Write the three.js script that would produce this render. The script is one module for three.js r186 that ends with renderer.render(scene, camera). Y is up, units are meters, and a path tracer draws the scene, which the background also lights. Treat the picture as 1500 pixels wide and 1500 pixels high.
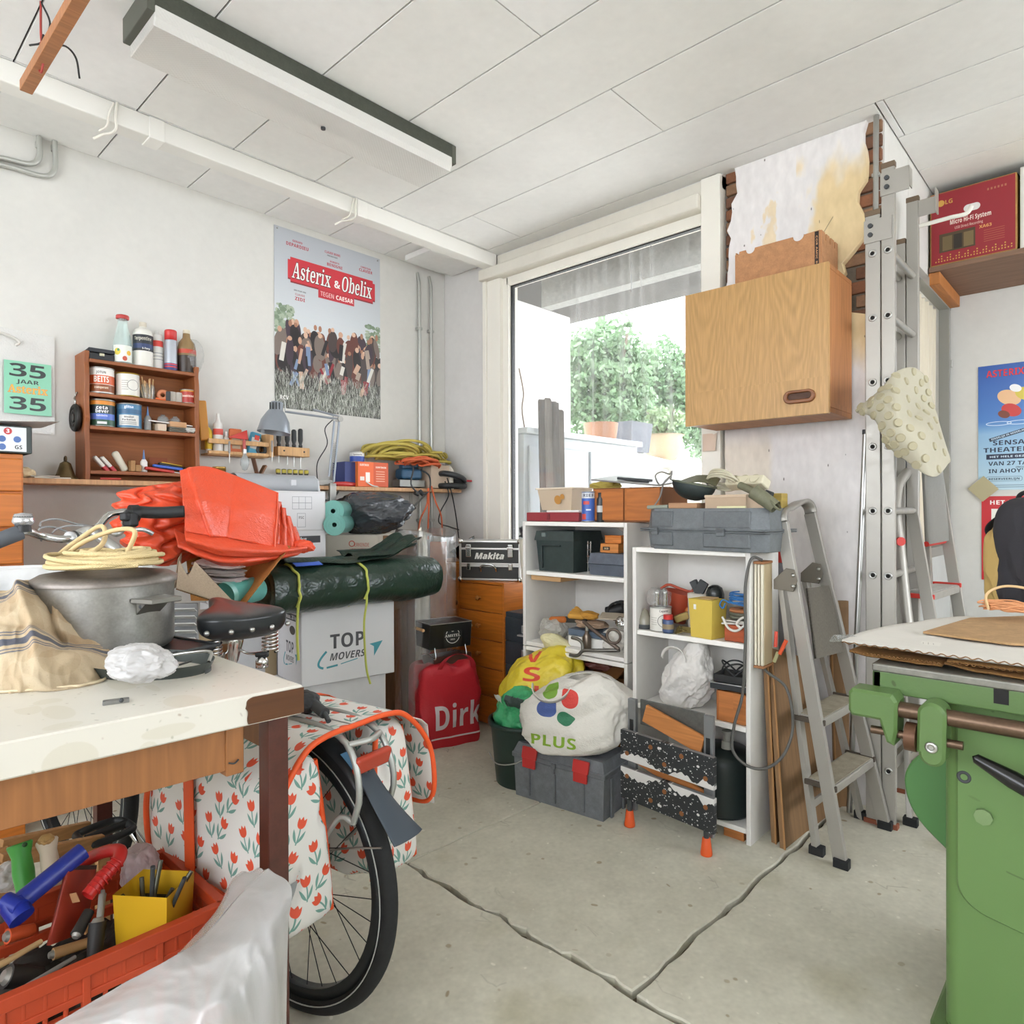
import*as THREE from 'three';
import { RoundedBoxGeometry } from 'three/addons/geometries/RoundedBoxGeometry.js';
import { mergeGeometries, mergeVertices } from 'three/addons/utils/BufferGeometryUtils.js';
import { ImprovedNoise } from 'three/addons/math/ImprovedNoise.js';
import { createNoise4D } from 'simplex-noise';

// ---------- camera, sky, exposure ----------
const scene = new THREE.Scene();
const camera = new THREE.PerspectiveCamera(75.18,1,0.05,60);
camera.rotation.order = 'YXZ';
camera.position.set(0,1.25,0);
camera.rotation.set(-0.219*Math.PI/180,42.946*Math.PI/180,-0.2015*Math.PI/180);
scene.background = new THREE.Color(0.935,0.98,1.045);   // even overcast sky
scene.backgroundIntensity = 3.0;
const renderer = new THREE.WebGLRenderer({ antialias: true });
renderer.shadowMap.enabled = true;
renderer.toneMapping = THREE.LinearToneMapping;
renderer.toneMappingExposure = 2.85;

// ---------- helpers ----------
let seed = 7;
const rnd = (a = 0, b = 1) => { seed = (seed*1664525 + 1013904223) >>> 0; return a + (b - a)*(seed/4294967296); };
const NZ = new ImprovedNoise();
const nz = (x, y, z) => NZ.noise(x + 31.7, y + 17.3, z + 11.9);
const fbm = (x, y, z, o = 4) => { let s = 0, a = 0.5; for (let i = 0; i < o; i++) { s += a*nz(x, y, z); x = x*2.03 + 5.2; y = y*2.03 + 1.3; z = z*2.03 + 3.1; a *= 0.5; } return s; };
const ridge = (x, y, z, o = 3) => { let s = 0, a = 0.5; for (let i = 0; i < o; i++) { s += a*(1 - 2.2*Math.abs(nz(x, y, z))); x = x*1.9 + 4.1; y = y*1.9 + 7.7; z = z*1.9 + 2.9; a *= 0.5; } return s; };
const PI = Math.PI, rad = (d) => d*PI/180;
const V = (x, y, z) => new THREE.Vector3(x, y, z);
const smooth = (a, b, t) => { t = Math.min(1, Math.max(0, (t - a)/(b - a))); return t*t*(3 - 2*t); };
const mix = (a, b, t) => a + (b - a)*t;

const flat = (g) => { if (g.index) g = g.toNonIndexed(); for (const k of Object.keys(g.attributes)) if (!['position', 'normal', 'uv'].includes(k)) g.deleteAttribute(k); g.clearGroups?.(); g.morphAttributes = {}; return g; };
// texture coordinates in metres, taken along the main axis of each face
function metreUV(g) {
  const p = g.attributes.position, n = g.attributes.normal, uv = new Float32Array(p.count*2);
  for (let i = 0; i < p.count; i += 3) {
    let ax = 0, ay = 0, az = 0;
    for (let k = 0; k < 3; k++) { ax += n.getX(i + k); ay += n.getY(i + k); az += n.getZ(i + k); }
    ax = Math.abs(ax); ay = Math.abs(ay); az = Math.abs(az);
    for (let k = 0; k < 3; k++) {
      const x = p.getX(i + k), y = p.getY(i + k), z = p.getZ(i + k), o = (i + k)*2;
      if (ay >= ax && ay >= az) { uv[o] = x; uv[o + 1] = z; } else if (ax >= az) { uv[o] = z; uv[o + 1] = y; } else { uv[o] = x; uv[o + 1] = y; }
    }
  }
  g.setAttribute('uv', new THREE.BufferAttribute(uv,2));
  return g;
}
const keep = (g) => { g.userData.keepUV = true; return g; };
const xf = (g, p = [0,0,0], r = [0,0,0], s) => {
  const m = new THREE.Matrix4().compose(V(...p), new THREE.Quaternion().setFromEuler(new THREE.Euler(...r)), s ? V(...s) : V(1,1,1));
  const k = g.userData.keepUV; g.applyMatrix4(m); g.userData.keepUV = k; return g;
};
// box between two corners, with eased edges
function bx(a, b, r = 0.003) {
  const lo = a.map((v, i) => Math.min(v, b[i])), hi = a.map((v, i) => Math.max(v, b[i])), s = hi.map((v, i) => Math.max(0.0006, v - lo[i]));
  const m = Math.min(...s)*0.45; r = Math.min(r, m);
  const g = r > 0.0008 ? new RoundedBoxGeometry(s[0], s[1], s[2],1, r) : new THREE.BoxGeometry(...s);
  return g.translate((lo[0] + hi[0])/2, (lo[1] + hi[1])/2, (lo[2] + hi[2])/2);
}
const bc = (w, h, d, p = [0,0,0], r = [0,0,0], e = 0.003) => xf(bx([-w/2,-h/2,-d/2],[w/2, h/2, d/2], e), p, r);   // centred box
const cy = (r0, r1, h, p = [0,0,0], r = [0,0,0], n = 24) => xf(new THREE.CylinderGeometry(r0, r1, h, n), p, r);
const sp = (r, p = [0,0,0], s = [1,1,1], r2 = [0,0,0]) => xf(new THREE.SphereGeometry(r,24,16), p, r2, s);
const lathe = (pts, p = [0,0,0], r = [0,0,0], n = 32) => xf(new THREE.LatheGeometry(pts.map((q) => new THREE.Vector2(...q)), n), p, r);
const tor = (R, r, p = [0,0,0], rot = [0,0,0], a = PI*2) => xf(new THREE.TorusGeometry(R, r,10,40, a), p, rot);
function tube(pts, r, closed = false, n, m = 8) {
  const c = new THREE.CatmullRomCurve3(pts.map((q) => V(...q)), closed, 'centripetal');
  return new THREE.TubeGeometry(c, n ?? Math.max(6, pts.length*6), r, m, closed);
}
function rod(a, b, r, r2 = r, n = 12) {   // straight capped bar from a to b
  const A = V(...a), B = V(...b), d = B.clone().sub(A), g = new THREE.CylinderGeometry(r2, r, d.length(), n);
  g.applyQuaternion(new THREE.Quaternion().setFromUnitVectors(V(0,1,0), d.clone().normalize()));
  return g.translate(...A.add(B).multiplyScalar(0.5).toArray());
}
function beam(a, b, w, t, up = [0,1,0], e = 0.002) {   // rectangular bar from a to b; w along 'up', t across
  const A = V(...a), B = V(...b), d = B.clone().sub(A), L = d.length(), z = d.normalize(), u = V(...up), x = u.clone().cross(z).normalize(), y = z.clone().cross(x);
  const g = bx([-t/2,-w/2,-L/2],[t/2, w/2, L/2], e);
  g.applyMatrix4(new THREE.Matrix4().makeBasis(x, y, z));
  return g.translate(...A.add(B).multiplyScalar(0.5).toArray());
}
const shape = (pts) => new THREE.Shape(pts.map((q) => new THREE.Vector2(...q)));
const prism = (s, d, e = 0.002, n = 12) => new THREE.ExtrudeGeometry(Array.isArray(s) ? shape(s) : s, { depth: d, bevelEnabled: e > 0, bevelSize: e, bevelThickness: e, bevelSegments: 1, curveSegments: n, bevelOffset: -e });
function grid(nu, nv, fn, closedU = false) {   // surface from a function of (u, v) in 0..1
  const pos = [], uv = [], idx = [];
  for (let j = 0; j <= nv; j++) for (let i = 0; i <= nu; i++) { pos.push(...fn(i/nu, j/nv)); uv.push(i/nu, j/nv); }
  for (let j = 0; j < nv; j++) for (let i = 0; i < nu; i++) { const a = j*(nu + 1) + i, b = a + 1, c = a + nu + 1, d = c + 1; idx.push(a, b, d, a, d, c); }
  const g = new THREE.BufferGeometry();
  g.setAttribute('position', new THREE.Float32BufferAttribute(pos,3)); g.setAttribute('uv', new THREE.Float32BufferAttribute(uv,2)); g.setIndex(idx); g.computeVertexNormals();
  return g;
}
function sheet(nu, nv, fn, t = 0.002) {   // the same with a thickness and closed edges
  const a = grid(nu, nv, fn), n = a.attributes.normal, p = a.attributes.position, N = (nu + 1)*(nv + 1), pos = [...p.array], uv = [...a.attributes.uv.array], idx = [...a.index.array];
  for (let i = 0; i < N; i++) { pos.push(p.getX(i) - n.getX(i)*t, p.getY(i) - n.getY(i)*t, p.getZ(i) - n.getZ(i)*t); uv.push(uv[2*i], uv[2*i + 1]); }
  for (let i = 0; i < a.index.count; i += 3) idx.push(N + a.index.getX(i), N + a.index.getX(i + 2), N + a.index.getX(i + 1));
  const edge = (k, l) => idx.push(k, k + N, l, l, k + N, l + N);
  for (let i = 0; i < nu; i++) { edge(i, i + 1); edge(nv*(nu + 1) + i + 1, nv*(nu + 1) + i); }
  for (let j = 0; j < nv; j++) { edge((j + 1)*(nu + 1), j*(nu + 1)); edge(j*(nu + 1) + nu, (j + 1)*(nu + 1) + nu); }
  const g = new THREE.BufferGeometry();
  g.setAttribute('position', new THREE.Float32BufferAttribute(pos,3)); g.setAttribute('uv', new THREE.Float32BufferAttribute(uv,2)); g.setIndex(idx); g.computeVertexNormals();
  return keep(g);
}
// soft full bag: a rounded box of half sizes s, exponent p, with flat tucked facets and sharp creases; fn may move each point further
function bagGeo({ s, p = 3, amp = 0.08, f = 3, sd = 0, n = 56, fn, flatBottom = true }) {
  const g = mergeVertices(new THREE.IcosahedronGeometry(1, Math.min(34, n >> 1)).deleteAttribute('normal').deleteAttribute('uv')), q = g.attributes.position;
  const K = [], cut = Math.min(0.2, amp*1.3);
  for (let i = 0; i < 34; i++) { const h = (k) => { const t = Math.sin((i*3 + k)*127.1 + sd*31.7)*43758.5453; return (t - Math.floor(t))*2 - 1; }; K.push([V(h(0), h(1), h(2)).normalize(),1 - cut*(0.35 + 0.65*Math.abs(h(5)))]); }
  for (let i = 0; i < q.count; i++) {
    let x = q.getX(i), y = q.getY(i), z = q.getZ(i);
    const k = Math.pow(Math.abs(x) ** p + Math.abs(y) ** p + Math.abs(z) ** p,-1/p), wx = x + 0.16*nz(x*2 + sd, y*2, z*2), wy = y + 0.16*nz(x*2, y*2 + sd, z*2 + 5), wz = z + 0.16*nz(x*2 + 7, y*2, z*2 + sd);
    let r = 1.04; for (const [m, d] of K) { const t = m.x*wx + m.y*wy + m.z*wz; if (t > 0.3) r = Math.min(r, d/t); }
    const w = Math.max(0.72, r) + amp*0.42*(ridge(x*f + sd, y*f, z*f) + 0.7*ridge(x*f*2.3 + sd, y*f*2.3, z*f*2.3,2) - 0.5);
    x *= k*w; y *= k*w; z *= k*w;
    if (flatBottom && y < -0.92) y = -0.92;
    let v = [x*s[0], y*s[1], z*s[2]];
    if (fn) v = fn(...v, x, y, z);
    q.setXYZ(i, ...v);
  }
  g.computeVertexNormals();
  g.setAttribute('uv', new THREE.Float32BufferAttribute(new Float32Array(q.count*2),2));
  return g;
}
// the part of a surface that a print covers, lifted a little; rect = [x0, y0, x1, y1] in the plane across 'dir'
function printOn(g, dir, right, rect, lift = 0.0012, facing = 0.15) {
  g = flat(g.clone()); const p = g.attributes.position, n = g.attributes.normal, D = V(...dir).normalize(), R = V(...right).normalize(), U = D.clone().cross(R).normalize(), pos = [], nor = [], uv = [];
  for (let i = 0; i < p.count; i += 3) {
    const t = []; let ok = true;
    for (let k = 0; k < 3; k++) {
      const a = V(p.getX(i + k), p.getY(i + k), p.getZ(i + k)), m = V(n.getX(i + k), n.getY(i + k), n.getZ(i + k)), x = (a.dot(R) - rect[0])/(rect[2] - rect[0]), y = (a.dot(U) - rect[1])/(rect[3] - rect[1]);
      if (m.dot(D) < facing || x < 0 || x > 1 || y < 0 || y > 1) ok = false;
      t.push([a.addScaledVector(m, lift), m, x, y]);
    }
    if (ok) for (const [a, m, x, y] of t) { pos.push(a.x, a.y, a.z); nor.push(m.x, m.y, m.z); uv.push(x, y); }
  }
  const o = new THREE.BufferGeometry();
  o.setAttribute('position', new THREE.Float32BufferAttribute(pos,3)); o.setAttribute('normal', new THREE.Float32BufferAttribute(nor,3)); o.setAttribute('uv', new THREE.Float32BufferAttribute(uv,2));
  return keep(o);
}
function join(list) {
  list = [].concat(list).map((g) => { const k = g.userData.keepUV; g = flat(g); if (!g.attributes.normal) g.computeVertexNormals(); return k ? g : metreUV(g); });
  return list.length > 1 ? mergeGeometries(list) : list[0];
}
const used = new Map();
const numbered = (n) => { const k = used.get(n) ?? 0; used.set(n, k + 1); return k ? n + '_' + String(k).padStart(3, '0') : n; };
const show = (m) => { m.castShadow = m.receiveShadow = true; return m; };
function thing(name, label, category, pos = [0,0,0], ry = 0, group) {
  const o = new THREE.Group(); o.name = numbered(name); o.position.set(...pos); o.rotation.y = ry; scene.add(o); o.updateMatrixWorld(true);
  o.userData = { label, category }; if (group) o.userData.group = group;
  return o;
}
const setting = (name) => { const o = new THREE.Group(); o.name = numbered(name); o.userData = { kind: 'structure' }; scene.add(o); return o; };
function part(o, name, geos, m, label) {   // shapes in the thing's own coordinates
  const e = show(new THREE.Mesh(join(geos), m)); e.name = name; o.add(e); if (label) e.userData.label = label; return e;
}
function wpart(o, name, geos, m, label) {  // shapes in room coordinates
  o.updateMatrixWorld(true);
  const g = join(geos); g.applyMatrix4(o.matrixWorld.clone().invert());
  const e = show(new THREE.Mesh(g, m)); e.name = name; o.add(e); if (label) e.userData.label = label; return e;
}
function solo(name, label, category, geos, m, group) {   // a thing that is one piece, in room coordinates
  const g = join(geos); g.computeBoundingBox(); const b = g.boundingBox, c = [(b.min.x + b.max.x)/2, b.min.y, (b.min.z + b.max.z)/2];
  g.translate(-c[0],-c[1],-c[2]);
  const e = show(new THREE.Mesh(g, m)); e.name = numbered(name); e.position.set(...c); e.userData = { label, category }; if (group) e.userData.group = group; scene.add(e); return e;
}
function structure(name, geos, m) { const e = show(new THREE.Mesh(join(geos), m)); e.name = numbered(name); e.userData = { kind: 'structure' }; scene.add(e); return e; }

// ---------- materials ----------
function canvas(w, h, draw) { const c = document.createElement('canvas'); c.width = w; c.height = h; draw(c.getContext('2d'), w, h); return c; }
function tex(w, h, draw, rep = 1, srgb = true) {
  const t = new THREE.CanvasTexture(canvas(w, h, draw)); t.wrapS = t.wrapT = THREE.RepeatWrapping; if (srgb) t.colorSpace = THREE.SRGBColorSpace;
  if (Array.isArray(rep)) t.repeat.set(...rep); else t.repeat.set(rep, rep);
  return t;
}
function pix(w, h, fn, rep = 1, srgb = true) {   // texture computed pixel by pixel, fn gives [r, g, b] in 0..255
  const d = new Uint8Array(w*h*4);
  for (let y = 0, o = 0; y < h; y++) for (let x = 0; x < w; x++, o += 4) { const c = fn(x/w, y/h, x, y); d[o] = c[0]; d[o + 1] = c[1]; d[o + 2] = c[2]; d[o + 3] = 255; }
  const t = new THREE.DataTexture(d, w, h); t.wrapS = t.wrapT = THREE.RepeatWrapping; t.magFilter = THREE.LinearFilter; if (srgb) t.colorSpace = THREE.SRGBColorSpace; t.needsUpdate = true;
  if (Array.isArray(rep)) t.repeat.set(...rep); else t.repeat.set(rep, rep);
  return t;
}
const mats = new Map();
function M(color, roughness = 0.7, o = {}) {
  const k = color + '|' + roughness + '|' + Object.entries(o).map(([a, b]) => a + (b?.uuid ?? b?.toString?.() ?? b)).join();
  if (!mats.has(k)) mats.set(k, new THREE.MeshPhysicalMaterial({ color, roughness, side: THREE.DoubleSide, ...o }));
  return mats.get(k);
}
const n4 = createNoise4D(() => rnd());
const tn = (u, v, f, sd = 0, o = 4) => { let R = f/(2*PI), s = 0, a = 0.5; for (let i = 0; i < o; i++) { s += a*0.6*n4(R*Math.cos(u*6.28319) + sd, R*Math.sin(u*6.28319), R*Math.cos(v*6.28319), R*Math.sin(v*6.28319) + i); R *= 2; a *= 0.5; } return s; };   // noise that repeats
const G = (v) => { v = Math.max(0, Math.min(255, v)); return [v, v, v]; };
const tMottle = pix(256,256, (u, v) => G(246 + 12*tn(u, v,4) + 8*tn(u, v,30,3)),0.6);
const tDust = pix(256,256, (u, v) => G(232 + 50*tn(u, v,7) + 34*tn(u, v,40,5,3)),3);
const tGrain = pix(256,512, (u, v) => { const w = fbm(u*5 + 0.5*fbm(u*2, v*3,1), v*1.3,3,3), s = fbm(u*70, v*3.0,9,2); return G(238 + 8*Math.sin((u*9 + w*3.2)*6.28) + 22*w + 20*s); },[3,1.2]);
const tGrainH = tGrain.clone(); tGrainH.rotation = PI/2; tGrainH.needsUpdate = true;
const tCrease = pix(256,256, (u, v) => G(40 + 330*Math.min(Math.abs(tn(u, v,7,2,2)), Math.abs(tn(u, v,9,6,2)) + 0.05) + 26*tn(u, v,30,8,2)),2.4, false);
const tWeave = pix(128,128, (u, v, x, y) => G(128 + 70*Math.sin(x*PI/4)*Math.cos(y*PI/4) + 30*tn(u, v,10)),14, false);
const tScratch = tex(512,512, (c, w, h) => { c.fillStyle = '#808080'; c.fillRect(0,0, w, h); for (let i = 0; i < 900; i++) { const g = rnd(80,190) | 0; c.strokeStyle = `rgba(${g},${g},${g},.35)`; c.lineWidth = rnd(0.4,1.4); c.beginPath(); const x = rnd(0, w), y = rnd(0, h); c.moveTo(x, y); c.lineTo(x + rnd(-14,14), y + rnd(-70,70)); c.stroke(); } },2, false);
const wallM = M('#dedcd7',0.92, { map: tMottle }), white = M('#e9e7e2',0.6), gloss = M('#ece9e2',0.35);
const wood = M('#c98a4a',0.55, { map: tGrain }), woodH = M('#c98a4a',0.55, { map: tGrainH }), pine = M('#d9ac78',0.65, { map: tGrainH }), pineV = M('#d9ac78',0.65, { map: tGrain }), orangeWood = M('#cc7526',0.42, { map: tGrainH });
const card = M('#b98f61',0.9, { map: tDust }), black = M('#1b1c1d',0.5), rubber = M('#222324',0.85), darkGrey = M('#3a3d3f',0.6);
const chrome = M('#d5d5d3',0.16, { metalness: 1 }), steel = M('#b4b4b0',0.35, { metalness: 1 }), alu = M('#a5a199',0.5, { metalness: 0.4, bumpMap: tScratch, bumpScale: 0.0006, roughnessMap: tDust });
const glass = M('#ffffff',0.05, { transmission: 1, thickness: 0, ior: 1.45 }), clearFilm = M('#f8f9f9',0.16, { transmission: 0.93, thickness: 0, bumpMap: tCrease, bumpScale: 0.003 });
const whitePlastic = M('#eceae6',0.4, { bumpMap: tCrease, bumpScale: 0.002 });

// flat print: a thin panel with a computed picture, facing +z before it is turned
function print(o, name, w, h, p, r, px, draw, rough = 0.6, extra = {}) {
  const k = Math.max(2, Math.round(px*h/w)), t = tex(px, k, draw); t.wrapS = t.wrapT = THREE.ClampToEdgeWrapping;
  const m = new THREE.MeshPhysicalMaterial({ map: t, roughness: rough, side: THREE.DoubleSide, ...extra });
  return part(o, name, keep(xf(new THREE.PlaneGeometry(w, h), p, r)), m);
}
function text(c, s, x, y, size, color = '#111', o = {}) {   // text fitted to a width when o.w is given
  c.save(); c.fillStyle = color; c.font = (o.style ?? 'bold') + ' ' + size + 'px ' + (o.font ?? 'sans-serif'); c.textAlign = o.align ?? 'center'; c.textBaseline = 'middle';
  c.translate(x, y); if (o.rot) c.rotate(o.rot); if (o.skew) c.transform(1,0, o.skew,1,0,0);
  const k = o.w ? o.w/Math.max(1, c.measureText(s).width) : 1; c.scale(k, o.sy ?? 1);
  if (o.stroke) { c.strokeStyle = o.stroke; c.lineWidth = o.lw ?? size/8; c.lineJoin = 'round'; c.strokeText(s,0,0); }
  c.fillText(s,0,0); c.restore();
}
const fill = (c, col, x, y, w, h) => { c.fillStyle = col; c.fillRect(x, y, w, h); };
const rodG = (a, b, r) => rod(a, b, r, r,28), roll2 = M('#8ed0c5',0.3, { transmission: 0.4, thickness: 0 });
const keep2 = (g) => g;
function taper(w0, d0, w1, d1, y0, y1) {   // four-sided tapered block, half widths and depths below and above
  const g = new THREE.BoxGeometry(2, y1 - y0,2), p = g.attributes.position;
  for (let i = 0; i < p.count; i++) { const k = p.getY(i) > 0; p.setXYZ(i, p.getX(i)*(k ? w1 : w0), p.getY(i) + (y0 + y1)/2, p.getZ(i)*(k ? d1 : d0)); }
  const o = flat(g); o.computeVertexNormals(); return o;
}


// ---------- the room ----------
const CEIL = 2.87, XW = -3.47, ZW = -3.05, ZF = -4.45;
// concrete floor: slabs with crumbled joints
const tConcrete = pix(1024,1024, (u, v) => {
  const a = tn(u, v,4,1), b = tn(u, v,16,4), c = tn(u, v,90,2,2), st = Math.max(0, tn(u, v,6,9) - 0.12)*90, k = 206 + 30*a + 20*b + 24*c;
  return [k - st*0.6 + 2, k - st*0.65, k - 11 - st*0.9];
},0.42);
{
  const c = tex(1024,1024, (c, w, h) => {
    const t = tConcrete.image, im = c.createImageData(w, h); for (let i = 0; i < w*h*4; i++) im.data[i] = t.data[i]; c.putImageData(im,0,0);
    for (let i = 0; i < 240; i++) { c.fillStyle = `rgba(238,236,228,${rnd(0.4, 0.95)})`; c.beginPath(); c.ellipse(rnd(0, w), rnd(0, h), rnd(0.6,3.4), rnd(0.5,2.2), rnd(0,3),0,7); c.fill(); }
    for (let i = 0; i < 130; i++) { c.fillStyle = `rgba(112,88,52,${rnd(0.15, 0.5)})`; c.beginPath(); c.ellipse(rnd(0, w), rnd(0, h), rnd(1,5), rnd(1,4), rnd(0,3),0,7); c.fill(); }
    for (let i = 0; i < 70; i++) { c.strokeStyle = `rgba(90,84,70,${rnd(0.08, 0.25)})`; c.lineWidth = rnd(0.6,2); c.beginPath(); let x = rnd(0, w), y = rnd(0, h); c.moveTo(x, y); for (let k = 0; k < 5; k++) c.lineTo(x += rnd(-22,22), y += rnd(-12,12)); c.stroke(); }
  },0.42);
  const slabM = M('#f6f4ec',0.62, { map: c, bumpMap: c, bumpScale: 0.0015 }), under = M('#6f6552',0.95, { map: tDust });
  const fl = setting('floor');
  part(fl, 'screed_bed', bx([XW - 0.2,-0.12,-4.7],[2.6,-0.022,2.7],0), under);
  const jag = (a, b, n, amp, sd) => { const o = []; for (let i = 0; i <= n; i++) { const t = i/n, k = (i && i < n ? 1 : 0)*amp; o.push([mix(a[0], b[0], t) + k*(nz(i*0.37, sd,1) + 0.6*nz(i*1.1, sd,4)), mix(a[1], b[1], t) + k*(nz(i*0.41, sd,7) + 0.6*nz(i*1.2, sd,9))]); } return o; };
  const slab = (loop) => part(fl, 'concrete_slab', xf(prism(loop.map(([x, z]) => [x,-z]),0.03,0.004),[0,-0.03,0],[-PI/2,0,0]), slabM);
  const x0 = XW - 0.1, x1 = 2.5, zb = -4.65, zf = 2.6, zj = -1.455;
  const rev = (a) => a.slice().reverse();
  const near = jag([x0, zj + 0.006],[x1, zj + 0.016],110,0.018,3);
  slab([...near,[x1, zf],[x0, zf]]);
  const c1 = jag([-1.872, zj - 0.008],[-1.76, zb],60,0.014,11), c2 = jag([-0.945, zj - 0.01],[-0.84, zb],60,0.016,21), d2 = jag([-0.93, zj - 0.008],[-0.825, zb],60,0.016,21.2);
  slab([...jag([x0, zj - 0.006],[-1.872, zj - 0.006],30,0.014,31), ...c1,[x0, zb]]);
  slab([...c1.map(([x, z]) => [x + 0.005, z]), ...rev(c2), ...rev(jag([-1.867, zj - 0.008],[-0.945, zj - 0.01],40,0.018,41))]);
  slab([...d2,[x1, zb], ...rev(jag([-0.93, zj - 0.008],[x1, zj - 0.004],60,0.016,51))]);
}
// walls
const plasterL = M('#dedcd6',0.93, { map: tMottle, bumpMap: tDust, bumpScale: 0.0008 });
structure('wall_left', bx([XW - 0.2,0,-3.3],[XW, CEIL + 0.1,2.7],0), plasterL);
structure('wall_far', bx([-0.95,0, ZF - 0.2],[2.7, CEIL + 0.1, ZF],0), wallM);
structure('wall_right', bx([2.5,0,-4.65],[2.7,1.25,2.7],0), wallM);
structure('wall_right', bx([2.5,2.5,-4.65],[2.7, CEIL + 0.1,2.7],0), wallM);
for (const [a, b] of [[-4.65,-4.2],[-0.95,2.7]]) structure('wall_right', bx([2.5,1.25, a],[2.7,2.5, b],0), wallM);
{ // rear wall behind the camera, with a wide high window opening
  const w = setting('wall_rear');
  part(w, 'pier', bx([XW,0,2.5],[-3.2, CEIL + 0.1,2.7],0), wallM); part(w, 'pier', bx([2.2,0,2.5],[2.7, CEIL + 0.1,2.7],0), wallM); part(w, 'apron_wall', bx([-3.2,0,2.5],[2.2,1.15,2.7],0), wallM); part(w, 'lintel', bx([-3.2,2.62,2.5],[2.2, CEIL + 0.1,2.7],0), wallM);
}
{ // window wall: panel beside the window, wall under it, lintel over it
  const w = setting('wall_window');
  part(w, 'panel', bx([XW,0,-3.3],[-3.075, CEIL + 0.1, ZW],0.004), M('#d9d6d2',0.8, { map: tMottle }));
  part(w, 'apron_wall', bx([-3.075,0,-3.3],[-1.445,0.72, ZW],0), wallM);
  part(w, 'lintel', bx([-3.075,2.8,-3.3],[-1.445, CEIL + 0.1, ZW],0), wallM);
}
const tStain = tex(512,1024, (c, w, h) => {   // flaking, tea-coloured patches on the pillar
  const im = c.createImageData(w, h);
  for (let y = 0; y < h; y++) for (let x = 0; x < w; x++) {
    const u = x/w, v = y/h, n = fbm(u*5, v*9,2,4), m = fbm(u*22, v*40,5,3), o = (y*w + x)*4;
    let k = smooth(0.52,0.64, u + n*0.3 + m*0.1)*smooth(0.02,0.08, v + n*0.1 - (u > 0.5 ? 0 : 0.04))*(1 - smooth(0.3,0.42, v + n*0.14));
    k = Math.max(k,0.7*smooth(0.16,0.3, n + m*0.5 + 0.1 - Math.abs(u - 0.3)*1.1 - Math.abs(v - 0.1)*3)); k = Math.max(k,0.3*smooth(0.43,0.47, v)*(1 - smooth(0.3,0.36, u + n*0.05)));
    const g = 226 + 16*m + 10*n; im.data[o] = g - k*4; im.data[o + 1] = g - 4 - k*24; im.data[o + 2] = g - 6 - k*66; im.data[o + 3] = 255;
  }
  c.putImageData(im,0,0);
  c.strokeStyle = 'rgba(70,60,50,.6)'; c.lineWidth = 1.2; c.beginPath(); c.moveTo(160,190); c.bezierCurveTo(260,215,300,180,370,130); c.stroke(); c.beginPath(); c.moveTo(250,215); c.lineTo(330,165); c.stroke();
  for (let i = 0; i < 40; i++) { c.fillStyle = 'rgba(60,54,48,.6)'; c.beginPath(); c.ellipse(rnd(0, w), rnd(0, h), rnd(0.6,2.6), rnd(0.6,2.6),0,0,7); c.fill(); }
});
{
  const p = setting('wall_pillar'), m = new THREE.MeshPhysicalMaterial({ map: tStain, roughness: 0.95, bumpMap: tStain, bumpScale: 0.003 });
  const brickM = [M('#8f5f44',0.95, { map: tDust }), M('#7a5642',0.95, { map: tDust }), M('#967358',0.95, { map: tDust })], mortar = M('#7d7264',1, { map: tDust });
  // plaster skin with a broken right edge, brickwork behind it
  const e = []; for (let i = 0; i <= 70; i++) { const y = CEIL*i/70; let d = 0.012 + 0.02*(0.5 + nz(i*0.4,3,2)); if (y > 2.05) d = 0.045 + 0.05*(0.5 + nz(i*0.5,1,2)) + 0.13*smooth(2.44,2.12, y)*smooth(2.05,2.12, y); e.push([-0.752 - Math.max(0.006, d), y]); }
  const l = []; for (let i = 70; i >= 0; i--) { const y = CEIL*i/70; let d = y > 2.3 ? 0.02 + 0.05*smooth(2.3,2.75, y)*(0.5 + nz(i*0.6,8,2)) + (y > 2.72 ? 0.03 : 0) : 0.004 + 0.008*(0.5 + nz(i*0.6,5,2)); l.push([-1.44 + d, y]); }
  const g = xf(prism([...e, ...l],0.03,0.004),[0,0, ZW - 0.028]); const uv = g.attributes.uv, q = g.attributes.position;
  for (let i = 0; i < uv.count; i++) uv.setXY(i, (q.getX(i) + 1.445)/0.7, q.getY(i)/CEIL);
  part(p, 'plaster_skin', keep(g), m);
  part(p, 'core', bx([-1.43,0,-3.35],[-0.775, CEIL + 0.1, ZW - 0.045],0), mortar);
  for (let k = 0; k < 48; k++) { const y = k*0.06, s = k % 2; part(p, 'brick', bc(s ? 0.1 : 0.2,0.05,0.1,[-0.76 - (s ? 0.05 : 0.1), y + 0.03, ZW - 0.075 - rnd(0,0.006)],[0, rnd(-0.02,0.02),0],0.005), brickM[k % 3]); if (y > 2.2) part(p, 'brick', bc(0.12,0.05,0.1,[-1.38, y + 0.03, ZW - 0.077],[0,0,0],0.005), brickM[(k + 1) % 3]); }
}
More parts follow.
